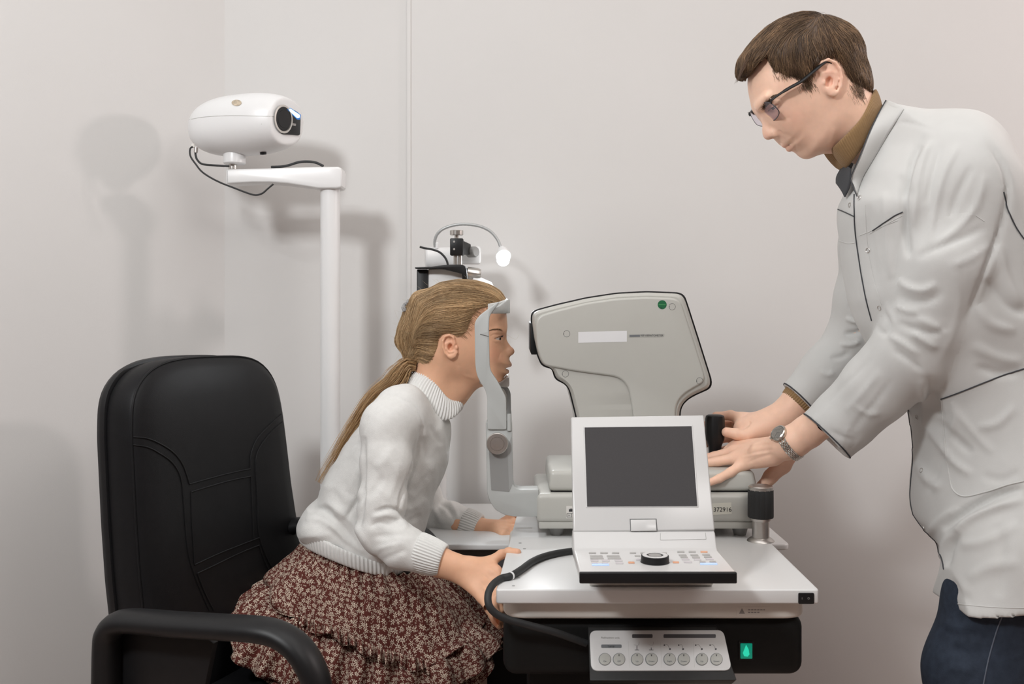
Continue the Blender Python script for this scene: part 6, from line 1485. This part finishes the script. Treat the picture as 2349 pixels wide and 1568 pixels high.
# ------------------------------------------------------------- coat body
ct_poly = [(2024, 236), (2060, 246), (2100, 254), (2155, 259), (2192, 267), (2220, 288), (2248, 326), (2278, 385), (2325, 480), (2385, 600), (2435, 760), (2470, 900), (2505, 1060), (2530, 1200), (2535, 1390), (2350, 1402), (2210, 1394), (2192, 1360), (2196, 1330), (2198, 1300), (2184, 1272), (2140, 1232), (2115, 1195), (2111, 1150), (2110, 1100), (2115, 1040), (2112, 1000), (2097, 930), (2065, 880), (2015, 810), (1977, 740), (1958, 690), (1952, 640), (1945, 560), (1934, 500), (1934, 465), (1950, 430), (1958, 395), (1985, 330)]
ct_ctrl = [(1990, 330, .075, .06), (2040, 280, .10, .07), (2150, 330, .195, .10), (2080, 420, .185, .10), (1990, 500, .16, .09), (2230, 420, .205, .10), (2330, 560, .20, .10), (2030, 640, .165, .10), (2200, 700, .185, .12), (2400, 760, .185, .12), (2140, 860, .16, .11), (2300, 950, .185, .13), (2130, 1060, .155, .09), (2300, 1150, .20, .12), (2150, 1200, .15, .08), (2450, 1200, .20, .12), (2230, 1350, .215, .09), (2400, 1390, .225, .12), (2165, 1370, .19, .07)]
CS = Side(2200, 800, MY, 0)
b0_ = CS.q(1760, 1460); b1_ = CS.q(2560, 210)
cf = Field((b0_[0], -.27, b0_[2]), (b1_[0] - .06, .27, b1_[2]), .0052)
profile(cf, CS, smooth_poly(dens(ct_poly, 8), 1), ct_ctrl, .055)
tc = lambda x, y, z: (x - CS.c.x, y - CS.c.y, z - CS.c.z)
SLP = [W_(2218, 365, 1.875), W_(2216, 440, 1.825), W_(2175, 600, 1.80), W_(2128, 745, 1.83), W_(2095, 810, 1.85), W_(2010, 890, 1.90), W_(1935, 960, 1.945), W_(1888, 1004, 1.97)]; SLR = [.066, .074, .078, .074, .073, .066, .060, .0605]
loc = lambda w: tuple(np.array(w) - np.array(CS.c))
cf.chain([tc(1.02, 1.83, .92), tc(.925, 1.80, .70), tc(.880, 1.795, .57)], [.10, .117, .133], .04, .07)
cf.half(tc(.76, 1.8, .606), (.25, 0, -1))
cf.chain([loc(p) for p in SLP[:3]], SLR[:3], .02, .06)
cf.chain([loc(p) for p in SLP[2:]], SLR[2:], .010, .008)
cutn = P(1840, 1058, 1.97) - P(1915, 985, 1.965); cutp = P(1898, 1006, 1.965)
_n = np.array(cutn) / np.linalg.norm(np.array(cutn)); _p = np.array(loc(cutp))
cf.apply(lambda x, y, z: np.where(((x - _p[0]) * _n[0] + (y - _p[1]) * _n[1] + (z - _p[2]) * _n[2] > -.04) & (x < _p[0] + .16) & (z < _p[2] + .12), (x - _p[0]) * _n[0] + (y - _p[1]) * _n[1] + (z - _p[2]) * _n[2], -1.0), cf.lo, cf.lo + cf.n * cf.h, 0, 'int')
cf.cap(loc(W_(1880, 1011, 1.965)), loc(W_(1908, 988, 1.953)), .045, .043, .002, 'sub')
# open the inside so that it is a shell at the hem
kV, kQ = cf.nets(2); kV = kV + np.array(CS.c)
def chain_dist(V, pts, rs):
    best = np.full(len(V), 1e9)
    for a, b, r1, r2 in zip(pts[:-1], pts[1:], rs[:-1], rs[1:]):
        a = np.array(a); b = np.array(b); ab = b - a; t = np.clip(((V - a) @ ab) / (ab @ ab), 0, 1); best = np.minimum(best, np.linalg.norm(V - a - t[:, None] * ab, axis=1) - (r1 + (r2 - r1) * t))
    return best
cd_ = chain_dist(kV, SLP[1:], SLR[1:]); is_slv = (cd_ < .0062)[kQ].all(1)
cst = [
 # chest and shoulder
 ([(1966, 440), (1962, 520), (1972, 620), (1990, 720)], 4, .0025), ([(1990, 470), (1995, 560), (2010, 660)], 10, -.004), ([(2030, 440), (2035, 540), (2045, 640)], 10, .005), ([(2068, 400), (2070, 470), (2078, 540), (2085, 590)], 7, -.009), ([(2110, 330), (2085, 390), (2075, 450)], 8, -.006), ([(2140, 320), (2105, 380), (2092, 440)], 8, .006),
 ([(1990, 300), (1975, 350), (1968, 420)], 4, -.002), ([(2050, 300), (2060, 280), (2100, 285), (2150, 300)], 3, -.0025),
 # back of the arm and flank
 ([(2290, 560), (2310, 640), (2345, 700)], 12, .007), ([(2260, 640), (2310, 700), (2360, 720)], 10, -.008), ([(2240, 700), (2270, 740), (2330, 760)], 10, .006), ([(2230, 790), (2290, 820), (2350, 830)], 12, .005), ([(2240, 840), (2290, 856), (2340, 852)], 9, -.005),
 ([(2130, 860), (2140, 900), (2150, 940), (2165, 960)], 8, -.006), ([(2112, 870), (2118, 930), (2122, 980)], 8, .006), ([(2175, 1000), (2190, 960), (2185, 920)], 9, .004),
 # skirt of the coat
 ([(2110, 960), (2150, 1010), (2190, 1060), (2230, 1090)], 9, .006), ([(2140, 960), (2185, 1000), (2230, 1040)], 9, -.006), ([(2105, 1060), (2130, 1100), (2160, 1120)], 10, .006), ([(2130, 1130), (2150, 1080), (2170, 1040)], 8, -.004),
 ([(2165, 1215), (2200, 1180), (2250, 1150), (2300, 1130), (2349, 1120)], 7, -.014), ([(2180, 1240), (2220, 1195), (2280, 1165), (2349, 1145)], 9, .010), ([(2130, 1225), (2160, 1190), (2200, 1165)], 7, .005), ([(2172, 1300), (2180, 1260), (2200, 1220)], 6, -.008), ([(2158, 1290), (2165, 1255), (2178, 1225)], 6, .005),
 ([(2200, 1250), (2260, 1240), (2340, 1200)], 12, .004), ([(2220, 1330), (2270, 1300), (2340, 1290)], 14, .004), ([(2290, 1200), (2300, 1280), (2290, 1370)], 14, -.004), ([(2180, 1330), (2200, 1360), (2230, 1380)], 10, -.003), ([(2190, 940), (2240, 1000), (2280, 1040)], 8, .003), ([(2330, 930), (2290, 970), (2240, 980)], 9, .004), ([(2250, 1090), (2300, 1100), (2340, 1080)], 8, -.003)]
kV = sculpt(kV, kQ, cst); kN = normals(kV, kQ); kV = kV + kN * (.0022 * noise3(kV, 22, 3) + .0008 * noise3(kV, 60, 8))[:, None]
sst = [([(2080, 480), (2070, 540), (2056, 600), (2052, 650)], 6, -.003), ([(2130, 330), (2110, 400), (2100, 470), (2098, 520)], 8, .006), ([(2160, 330), (2140, 400), (2125, 470)], 7, -.006), ([(2200, 330), (2165, 400), (2145, 480), (2130, 560)], 8, .006), ([(2230, 380), (2200, 440), (2180, 500)], 9, -.005), ([(2260, 400), (2240, 470), (2200, 520), (2150, 560)], 9, .006), ([(2260, 520), (2220, 540), (2170, 560), (2100, 590)], 9, -.006), ([(2270, 560), (2230, 590), (2180, 610)], 9, .004),
 ([(2060, 640), (2085, 660), (2120, 665), (2150, 650)], 8, .008), ([(2056, 672), (2090, 690), (2130, 690), (2160, 670)], 8, -.006), ([(2052, 700), (2080, 712), (2110, 715)], 6, .006), ([(2090, 760), (2120, 780), (2150, 800)], 9, .007), ([(2060, 740), (2100, 755), (2140, 765), (2170, 750)], 7, -.007), ([(2040, 770), (2075, 790), (2110, 815)], 7, .007), ([(2050, 800), (2085, 825), (2115, 850)], 7, -.006), ([(2100, 730), (2140, 745), (2170, 770)], 8, .006), ([(2010, 745), (2030, 765), (2040, 740), (2030, 715)], 4, -.006), ([(2035, 690), (2040, 720), (2052, 745)], 5, .004),
 ([(2180, 600), (2200, 680), (2185, 760), (2150, 840)], 9, .003), ([(2020, 850), (1980, 900), (1940, 945)], 8, .004), ([(2045, 870), (2010, 920), (1975, 960), (1950, 1000)], 7, -.004), ([(2000, 820), (1950, 870), (1900, 920), (1865, 960)], 8, -.003), ([(1960, 930), (1990, 950), (2020, 945)], 7, .004), ([(1900, 985), (1930, 1000), (1960, 1010)], 6, -.003), ([(1860, 985), (1885, 1005), (1900, 1018)], 4, .0025), ([(1950, 975), (1935, 1005), (1925, 1030)], 5, .003), ([(1970, 990), (1958, 1015), (1950, 1040)], 5, -.003)]
kV = sculpt(kV, kQ, [(a_, b_ * .85, c_ * .85) for a_, b_, c_ in sst] + [([(2120, 310), (2092, 380), (2078, 450), (2080, 530), (2086, 585)], 4, -.006), ([(2268, 330), (2305, 390), (2312, 450), (2296, 520), (2272, 590), (2245, 660), (2215, 740)], 5, -.009)])
kV = relax_mesh(kV, kQ, .55)
def subset(V, Q):
    u = np.unique(Q); mp = np.full(len(V), -1); mp[u] = np.arange(len(u)); return V[u], mp[Q]
coat = net_obj('coat', *subset(kV, kQ[~is_slv]), M_['coat'], M)
slv = net_obj('coat_sleeve', *subset(kV, kQ[is_slv]), M_['coat'], M)
ss1 = arm_field([W_(2150, 380, 2.2), W_(1780, 960, 2.1), W_(1900, 350, 2.05)], .0042, .08)
ss1.chain([W_(2060, 430, 2.075), W_(2005, 560, 2.12), W_(1985, 690, 2.15), W_(1968, 770, 2.17), W_(1900, 850, 2.17), W_(1838, 912, 2.168)], [.075, .066, .060, .058, .052, .047], .03)
ss1.half(W_(1833, 918, 2.168), P(1800, 950, 2.168) - P(1862, 890, 2.168)); ss1.cap(W_(1832, 918, 2.168), W_(1860, 890, 2.168), .036, .035, .002, 'sub')
s1v, s1q = ss1.nets(2)
s1v = sculpt(s1v, s1q, [([(1945, 700), (1975, 710), (2000, 705)], 5, -.006), ([(1940, 730), (1970, 738), (2000, 730)], 5, .007), ([(1936, 765), (1965, 762), (1990, 750)], 5, -.007), ([(1925, 790), (1955, 790), (1975, 780)], 5, .006), ([(1905, 820), (1930, 818), (1950, 805)], 6, -.004), ([(1880, 850), (1900, 860), (1915, 850)], 6, .003)])
fsl = net_obj('coat_sleeve', s1v, s1q, M_['coat'], M)
class Both:
    def __init__(s, h): s.h = h
    def edge(s, pxs, lift, n):
        out = []; o = Vector((0, 0, H))
        for x, y in crom(pxs, n):
            for dx in range(0, 60, 2):
                d = (P(x + dx, y, 1.0) - o).normalized(); h = s.h.t.ray_cast(o, d)
                if h[0] is not None: out.append(h[0] - d * lift); break
        return out
hk = Hit(coat, slv); hsl = Hit(slv); hf_ = Hit(fsl)
# standing collar
def strip_sheet(name, top, bot, m, thick=.002, n=40, bow=.0):
    a = np.array(crom(top, 10)); b = np.array(crom(bot, 10)); rows = []
    for t in np.linspace(0, 1, 7):
        aa = np.stack([np.interp(np.linspace(0, 1, n), np.linspace(0, 1, len(a)), a[:, i]) for i in range(3)], 1); bb = np.stack([np.interp(np.linspace(0, 1, n), np.linspace(0, 1, len(b)), b[:, i]) for i in range(3)], 1)
        rows.append([np.array(P(*(p * (1 - t) + r_ * t))) + np.array([-.0, -bow * math.sin(PI * t), 0]) for p, r_ in zip(aa, bb)])
    return sheet(name, np.array(rows), m, M, closed=False, thick=thick)
_bot = hk.path([(2074, 251), (2056, 280), (2030, 322), (2003, 368), (1980, 408), (1967, 447)], .0015, 8)
def coll():
    n = 40; a = np.array(crom([tuple(P(*p)) for p in [(2034, 231, 1.93), (2016, 262, 1.885), (1995, 305, 1.862), (1973, 360, 1.862), (1955, 402, 1.875), (1951, 412, 1.885)]], 10)); b = np.array([tuple(p) for p in _bot]); rows = []
    rs = lambda c: np.stack([np.interp(np.linspace(0, 1, n), np.linspace(0, 1, len(c)), c[:, i]) for i in range(3)], 1)
    a, b = rs(a), rs(b)
    for t in np.linspace(0, 1, 8): rows.append(a * (1 - t) + b * t + np.array([0, -.0035 * math.sin(PI * t), .0015 * math.sin(PI * t)]))
    return sheet('collar', np.array(rows), M_['coat'], M, closed=False, thick=.0022)
coll()
strip_sheet('collar_lining', [(2029, 238, 1.95), (2030, 234, 2.00), (1990, 300, 2.01), (1955, 360, 2.01), (1930, 385, 2.00)], [(2045, 260, 1.95), (2050, 262, 2.01), (2010, 330, 2.02), (1975, 400, 2.00), (1950, 440, 1.97)], M_['piping'], .002)
strip_sheet('collar_flap', [(1938, 376, 1.93), (1928, 388, 1.945), (1919, 405, 1.96), (1918, 420, 1.965)], [(1952, 388, 1.885), (1951, 415, 1.890), (1948, 432, 1.90), (1938, 452, 1.92)], M_['piping'], .0018, bow=.003)
def ptrace(name, hit, pxs, r, lift=.0008, m='piping', n=8): return tube(name, hit.path(pxs, lift, n), r, M_[m], M, n=8)
tube('piping', [P(*p) for p in crom([(2032, 230, 1.929), (2014.5, 262, 1.883), (1993.5, 305, 1.86), (1971.5, 360, 1.86), (1953.5, 402, 1.873), (1952, 414, 1.876), (1959, 434, 1.87), (1966, 450, 1.862)], 8)], .0011, M_['piping'], M, n=8)
ptrace('piping', hk, [(1960, 446), (1960, 480), (1962, 530), (1970, 590), (1978, 640), (1988, 690), (2000, 735)], .0012)
ptrace('piping', hk, [(1923, 480), (1940, 487), (1959, 496)], .0011)
ptrace('piping', hk, [(2002, 529), (2025, 513), (2050, 496), (2070, 486)], .0011)
tube('piping', Both(hk).edge([(2083, 940), (2086, 960), (2090, 1000), (2094, 1050), (2090, 1100), (2088, 1140), (2095, 1180), (2110, 1220), (2140, 1250), (2158, 1275), (2165, 1305)], .0003, 8), .0016, M_['piping'], M, n=8)
ptrace('piping', hk, [(2159, 915), (2200, 900), (2250, 880), (2300, 861), (2349, 845), (2380, 835)], .0012)
ptrace('pocket_seam', hk, [(2160, 918), (2165, 980), (2170, 1040), (2178, 1090), (2186, 1122), (2212, 1138), (2260, 1128), (2310, 1112), (2349, 1103)], .0014, .0004, 'coat')
ptrace('pocket_seam', hk, [(1995, 536), (2020, 522), (2048, 506), (2070, 494)], .0006, .0002, 'coat')
ptrace('yoke_seam', hk, [(1925, 552), (1945, 558), (1962, 556)], .0006, .0002, 'coat'); ptrace('yoke_seam', hk, [(1972, 540), (2010, 525), (2060, 505)], .0006, .0002, 'coat')
ptrace('back_seam', hk, [(2302, 440), (2312, 480), (2330, 520), (2349, 548)], .0012); ptrace('placket_seam', hk, [(1985, 470), (1988, 540), (1996, 600), (2010, 660), (2022, 700)], .0006, .0002, 'coat')
ptrace('hem_seam', hk, [(2156, 1378), (2210, 1386), (2280, 1392), (2349, 1394)], .0007, .0002, 'coat')
ptrace('armhole_seam', hsl, [(2290, 340), (2320, 400), (2310, 440)], .0008, .0002, 'coat')
for x, y, h_ in ((1949, 470, hk), (1972, 453, hk), (1991, 574, hk), (2017, 706, hk), (2103, 956, hk), (2113, 1078, hk), (2119, 1210, hk)):
    c_, n_ = h_(x, y, .0006); lathe('snap_button', c_, n_, [(.0034, -.002), (.0036, .0004), (.0042, .0008), (.0048, .0004), (.0049, -.001)], M_['alu'], M, n=24)
# cuff piping and knit cuff of the far arm
def cut_ring(obj, c, nrm, back, n=48):
    t = Hit(obj).t; a, u, w = frame(nrm); out = []
    c = Vector(c) - a * back
    for k in range(n + 1):
        d = u * math.cos(2 * PI * k / n) + w * math.sin(2 * PI * k / n); h = t.ray_cast(c + d * .14, -d); out.append((h[0] if h[0] else c + d * .05) + d * .0004)
    return out
tube('piping', cut_ring(slv, P(1888, 1004, 1.97), P(1840, 1058, 1.97) - P(1915, 985, 1.965), .0), .0016, M_['piping'], M, n=8) if False else None
nA = (P(1840, 1058, 1.97) - P(1915, 985, 1.965)).normalized(); cA = P(1898, 1006, 1.965)
tube('piping', cut_ring(slv, cA, nA, .0035), .0016, M_['piping'], M, n=8)
nB = (P(1800, 950, 2.168) - P(1862, 890, 2.168)).normalized(); cB = P(1833, 918, 2.168)
tube('piping', cut_ring(fsl, cB, nB, .0035), .0016, M_['piping'], M, n=8)
aR = (P(1800, 952, 2.166) - P(1845, 905, 2.166)).normalized()
rib_band('shirt_cuff', disc_ring(P(1845, 908, 2.166), .0400, aR), disc_ring(P(1826, 927, 2.166), .0375, aR), M_['camel'], M, ribs=44, amp=.0014, bulge=.001, thick=.003)
# ------------------------------------------------------------- jeans and shoes
jf = Field((.69, 1.66, -.02), (1.15, 2.16, .84), .0065)
for sg in (1, -1):
    yy = MY - .130 * sg if sg > 0 else MY + .09; dx = 0 if sg > 0 else .14
    jf.chain([(.905 + dx * .5, yy, .72), (.880 + dx, yy, .64), (.838 + dx, yy, .49), (.84 + dx, yy, .09)], [.080, .092, .090, .058], .03, .02)
jV, jQ = jf.nets(1); jV = sculpt(jV, jQ, [([(2160, 1420), (2200, 1440), (2250, 1430)], 12, .004), ([(2180, 1480), (2220, 1500), (2260, 1490)], 12, -.004), ([(2170, 1540), (2200, 1530), (2230, 1545)], 10, .004)])
jn = net_obj('jeans', jV, jQ, M_['jeans'], M); hj_ = Hit(jn)
tube('inseam', hj_.path([(2298, 1415), (2285, 1450), (2268, 1510), (2256, 1568)], .0004), .0012, mat('pale_denim_thread', (.12, .14, .18), .8, noise=.1), M, n=6)
for sg in (1, -1):
    yy = MY - .130 if sg > 0 else MY + .09; x0 = .83 + (0 if sg > 0 else .14)
    fs = Field((x0 - .24, yy - .07, -.01), (x0 + .12, yy + .07, .14), .005); fs.chain([(x0 + .05, yy, .045), (x0 - .08, yy, .040), (x0 - .18, yy, .030)], [.042, .044, .038], .02); fs.cap((x0 + .02, yy, .05), (x0 + .01, yy, .10), .044, .042, .02); fs.half((0, 0, .0), (0, 0, -1))
    a_, b_ = fs.nets(1); net_obj('shoe', a_, b_, M_['shoe'], M)

# ================================================================== glasses
GL = empty('eyeglasses', ms.w1(q(1765, 255, 0)), 'black metal framed glasses worn by the man, violet sheen on the lenses', 'glasses')
lens_px = [(1748.5, 240), (1753.5, 235), (1762, 233), (1770, 237.4), (1781.5, 247.6), (1788, 255.5), (1786.7, 263), (1779.5, 273.5), (1772.5, 278), (1763.5, 276), (1753.5, 268), (1746.5, 259), (1744.6, 250)]
lp0 = q(1753, 262, .012); ln_ = np.array([mfw[0], -.10, mfw[2]]); ln_ /= np.linalg.norm(ln_)
lpw = ms.w1(lp0); lnw = ms.R @ Vector(tuple(ln_))
lens_w = [ray_plane(x, y, lpw, lnw) for x, y in smooth_poly(dens(lens_px, 3), 2)]
lens_l = [ms.Ri @ (w - ms.c) for w in lens_w]
M_['lens'] = mat('coated_lens', (.90, .85, .92), .03, trans=.93, spec=.6); M_['lens'].node_tree.nodes['Principled BSDF'].inputs['IOR'].default_value = 1.12
M_['frame'] = mat('dark_gunmetal', (.05, .05, .055), .3, metal=.8, noise=.05)
for sgn in (1, -1):
    lw = [ms.w1((p.x, p.y * sgn, p.z)) for p in lens_l]; nw = ms.R @ Vector((ln_[0], ln_[1] * sgn, ln_[2]))
    rm = tube('rim', lw + lw[:2], .00095, M_['frame'], GL, n=8)
    cen_ = sum(lw, Vector()) / len(lw); V = [p - nw * .0007 for p in lw] + [p + nw * .0007 for p in lw]; n = len(lw)
    V = [cen_ + (p - cen_) * .985 for p in V]
    pydata('lens', V, [tuple(range(n)), tuple(range(n, 2 * n))[::-1]] + [(k, (k + 1) % n, n + (k + 1) % n, n + k) for k in range(n)], M_['lens'], GL, False)
    mi = lambda p: ms.w1((p[0], p[1] * sgn, p[2]))
    tip = [q(1768.5, 233, .0), q(1800, 209, .0), q(1838, 186, .0), q(1862, 168, 0), q(1880, 153, .0), q(1893, 148, 0), q(1906, 158, 0)]
    hng = Vector(tuple(ray_plane(1769, 236, lpw, lnw))); hl = ms.Ri @ (hng - ms.c)
    path = [(hl.x, hl.y, hl.z)] + [tuple(q(x, y, n__)) for x, y, n__ in ((1770, 229, -hl.y + .004), (1790, 214.5, .0690), (1812, 201, .0755), (1838, 186.5, .0785), (1862, 167, .0790), (1882, 150.5, .078), (1895, 142, .072), (1908, 150, .069))]
    pw = [mi(p) for p in crom(path, 4)]
    tr_ = [.0026 if i < 4 else (.0040 if i < 10 else .0052) for i in range(len(pw))]
    V, Fc = tube_geo(pw, [(r_ * 1.15, r_ * .55) for r_ in tr_], 10, up=(0, 0, 1)); pydata('temple', V, Fc, M_['black'], GL, 60)
    lathe('hinge_screw', mi(q(1768, 226.5, -hl.y + .006)), ms.R @ Vector((0, -sgn, 0)), [(.0009, 0), (.0008, .0008), (0, .0009)], M_['chrome'], GL, n=10)
    continue
    npd = mi(q(1751, 268, .0085)); tube('nose_pad', [npd + Vector((0, 0, .003)), npd, npd + Vector((.002, 0, -.004))], [.0014, .002, .0014], mat('clear_pad', (.7, .65, .6), .2, trans=.5), GL, n=8)
br_l = [ms.w1((p[0], p[1], p[2])) for p in [q(1747.5, 257, .013), q(1742.5, 259.5, .006), q(1742.5, 259.5, -.006), q(1747.5, 257, -.013)]]
tube('bridge', [Vector(p) for p in crom(br_l, 5)], .0011, M_['frame'], GL, n=8)

# ================================================================== wristwatch
WT = empty('wristwatch', P(1805, 1025, 2.0), 'steel wristwatch with a grey dial on the near wrist of the man', 'watch')
axw = (P(1850, 992, 1.99) - P(1790, 1030, 2.015)).normalized()                # forearm direction
dn = Vector((-.60, -.42, .68)); dn = (dn - axw * dn.dot(axw)).normalized(); tw_ = axw.cross(dn)
wc = P(1812, 1018, 2.005)
def band_pt(a, r, u): return wc + (dn * math.cos(a) * r * .95 + tw_ * math.sin(a) * r) + axw * u
M_['steel'] = mat('polished_steel', (.60, .58, .54), .22, metal=1.0, noise=.05, nscale=300)
nl = 26
wtree = BVHTree.FromPolygons([tuple(v) for v in nbV], [tuple(f_) for f_ in nbQ.tolist()])
def wrist_r(a):
    d = dn * math.cos(a) * .95 + tw_ * math.sin(a); L_ = d.length; d.normalize(); rs = []
    for u in (-.006, 0, .006):
        h = wtree.ray_cast(wc + axw * u + d * .08, -d); rs.append((h[0] - wc - axw * u).length if h[0] else .03)
    return (max(rs) + .0004) / L_
for k in range(nl):
    a = .52 + (2 * PI - 1.04) * k / (nl - 1); a2 = (2 * PI - 1.04) / (nl - 1) * .45
    for ci, (u0, u1) in enumerate(((-.0078, -.0048), (-.0045, -.0017), (-.0014, .0014), (.0017, .0045), (.0048, .0078))):
        sh_ = (.5 if ci % 2 else 0) * a2 * 2; r0 = max(wrist_r(a), .026)
        c8 = [band_pt(a + sh_ - a2 * .92, r0, u0), band_pt(a + sh_ + a2 * .92, r0, u0), band_pt(a + sh_ + a2 * .92, r0, u1), band_pt(a + sh_ - a2 * .92, r0, u1)]
        c8 += [p + (p - wc - axw * (p - wc).dot(axw)).normalized() * .0022 for p in c8]
        hexa('bracelet_link' if False else 'link', c8, M_['steel'], WT, bevel=.0005, seg=1)
hc = wc + dn * max(.0275, wrist_r(0) * .95 - .001)
lathe('case', hc, dn, [(.0150, -.002), (.0172, 0), (.0178, .003), (.0172, .0062), (.0150, .0078), (.0145, .0070)], M_['steel'], WT, n=48)
lathe('dial', hc + dn * .0058, dn, [(.0146, 0), (.0146, .0006), (0, .0006)], mat('grey_dial', (.36, .35, .34), .35, metal=.3, noise=.03), WT, n=40)
for k in range(12):
    a = k * PI / 6; d1 = (axw * math.cos(a) + tw_ * math.sin(a)); tube('hour_mark', [hc + dn * .0066 + d1 * .0105, hc + dn * .0066 + d1 * .0130], .0005, M_['chrome'], WT, n=6)
for a, l in ((.7, .0075), (2.4, .011)): d1 = (axw * math.cos(a) + tw_ * math.sin(a)); tube('watch_hand', [hc + dn * .0070, hc + dn * .0070 + d1 * l], .0005, M_['line'], WT, n=6)
lathe('crystal', hc + dn * .0074, dn, [(.0143, 0), (.0140, .0008), (0, .0011)], mat('watch_glass', (.95, .95, .95), .03, trans=.95), WT, n=36)
lathe('crown', hc + dn * .0030 + axw * -.0170, -axw, [(.0025, 0), (.0025, .003), (.002, .0034)], M_['steel'], WT, n=16)
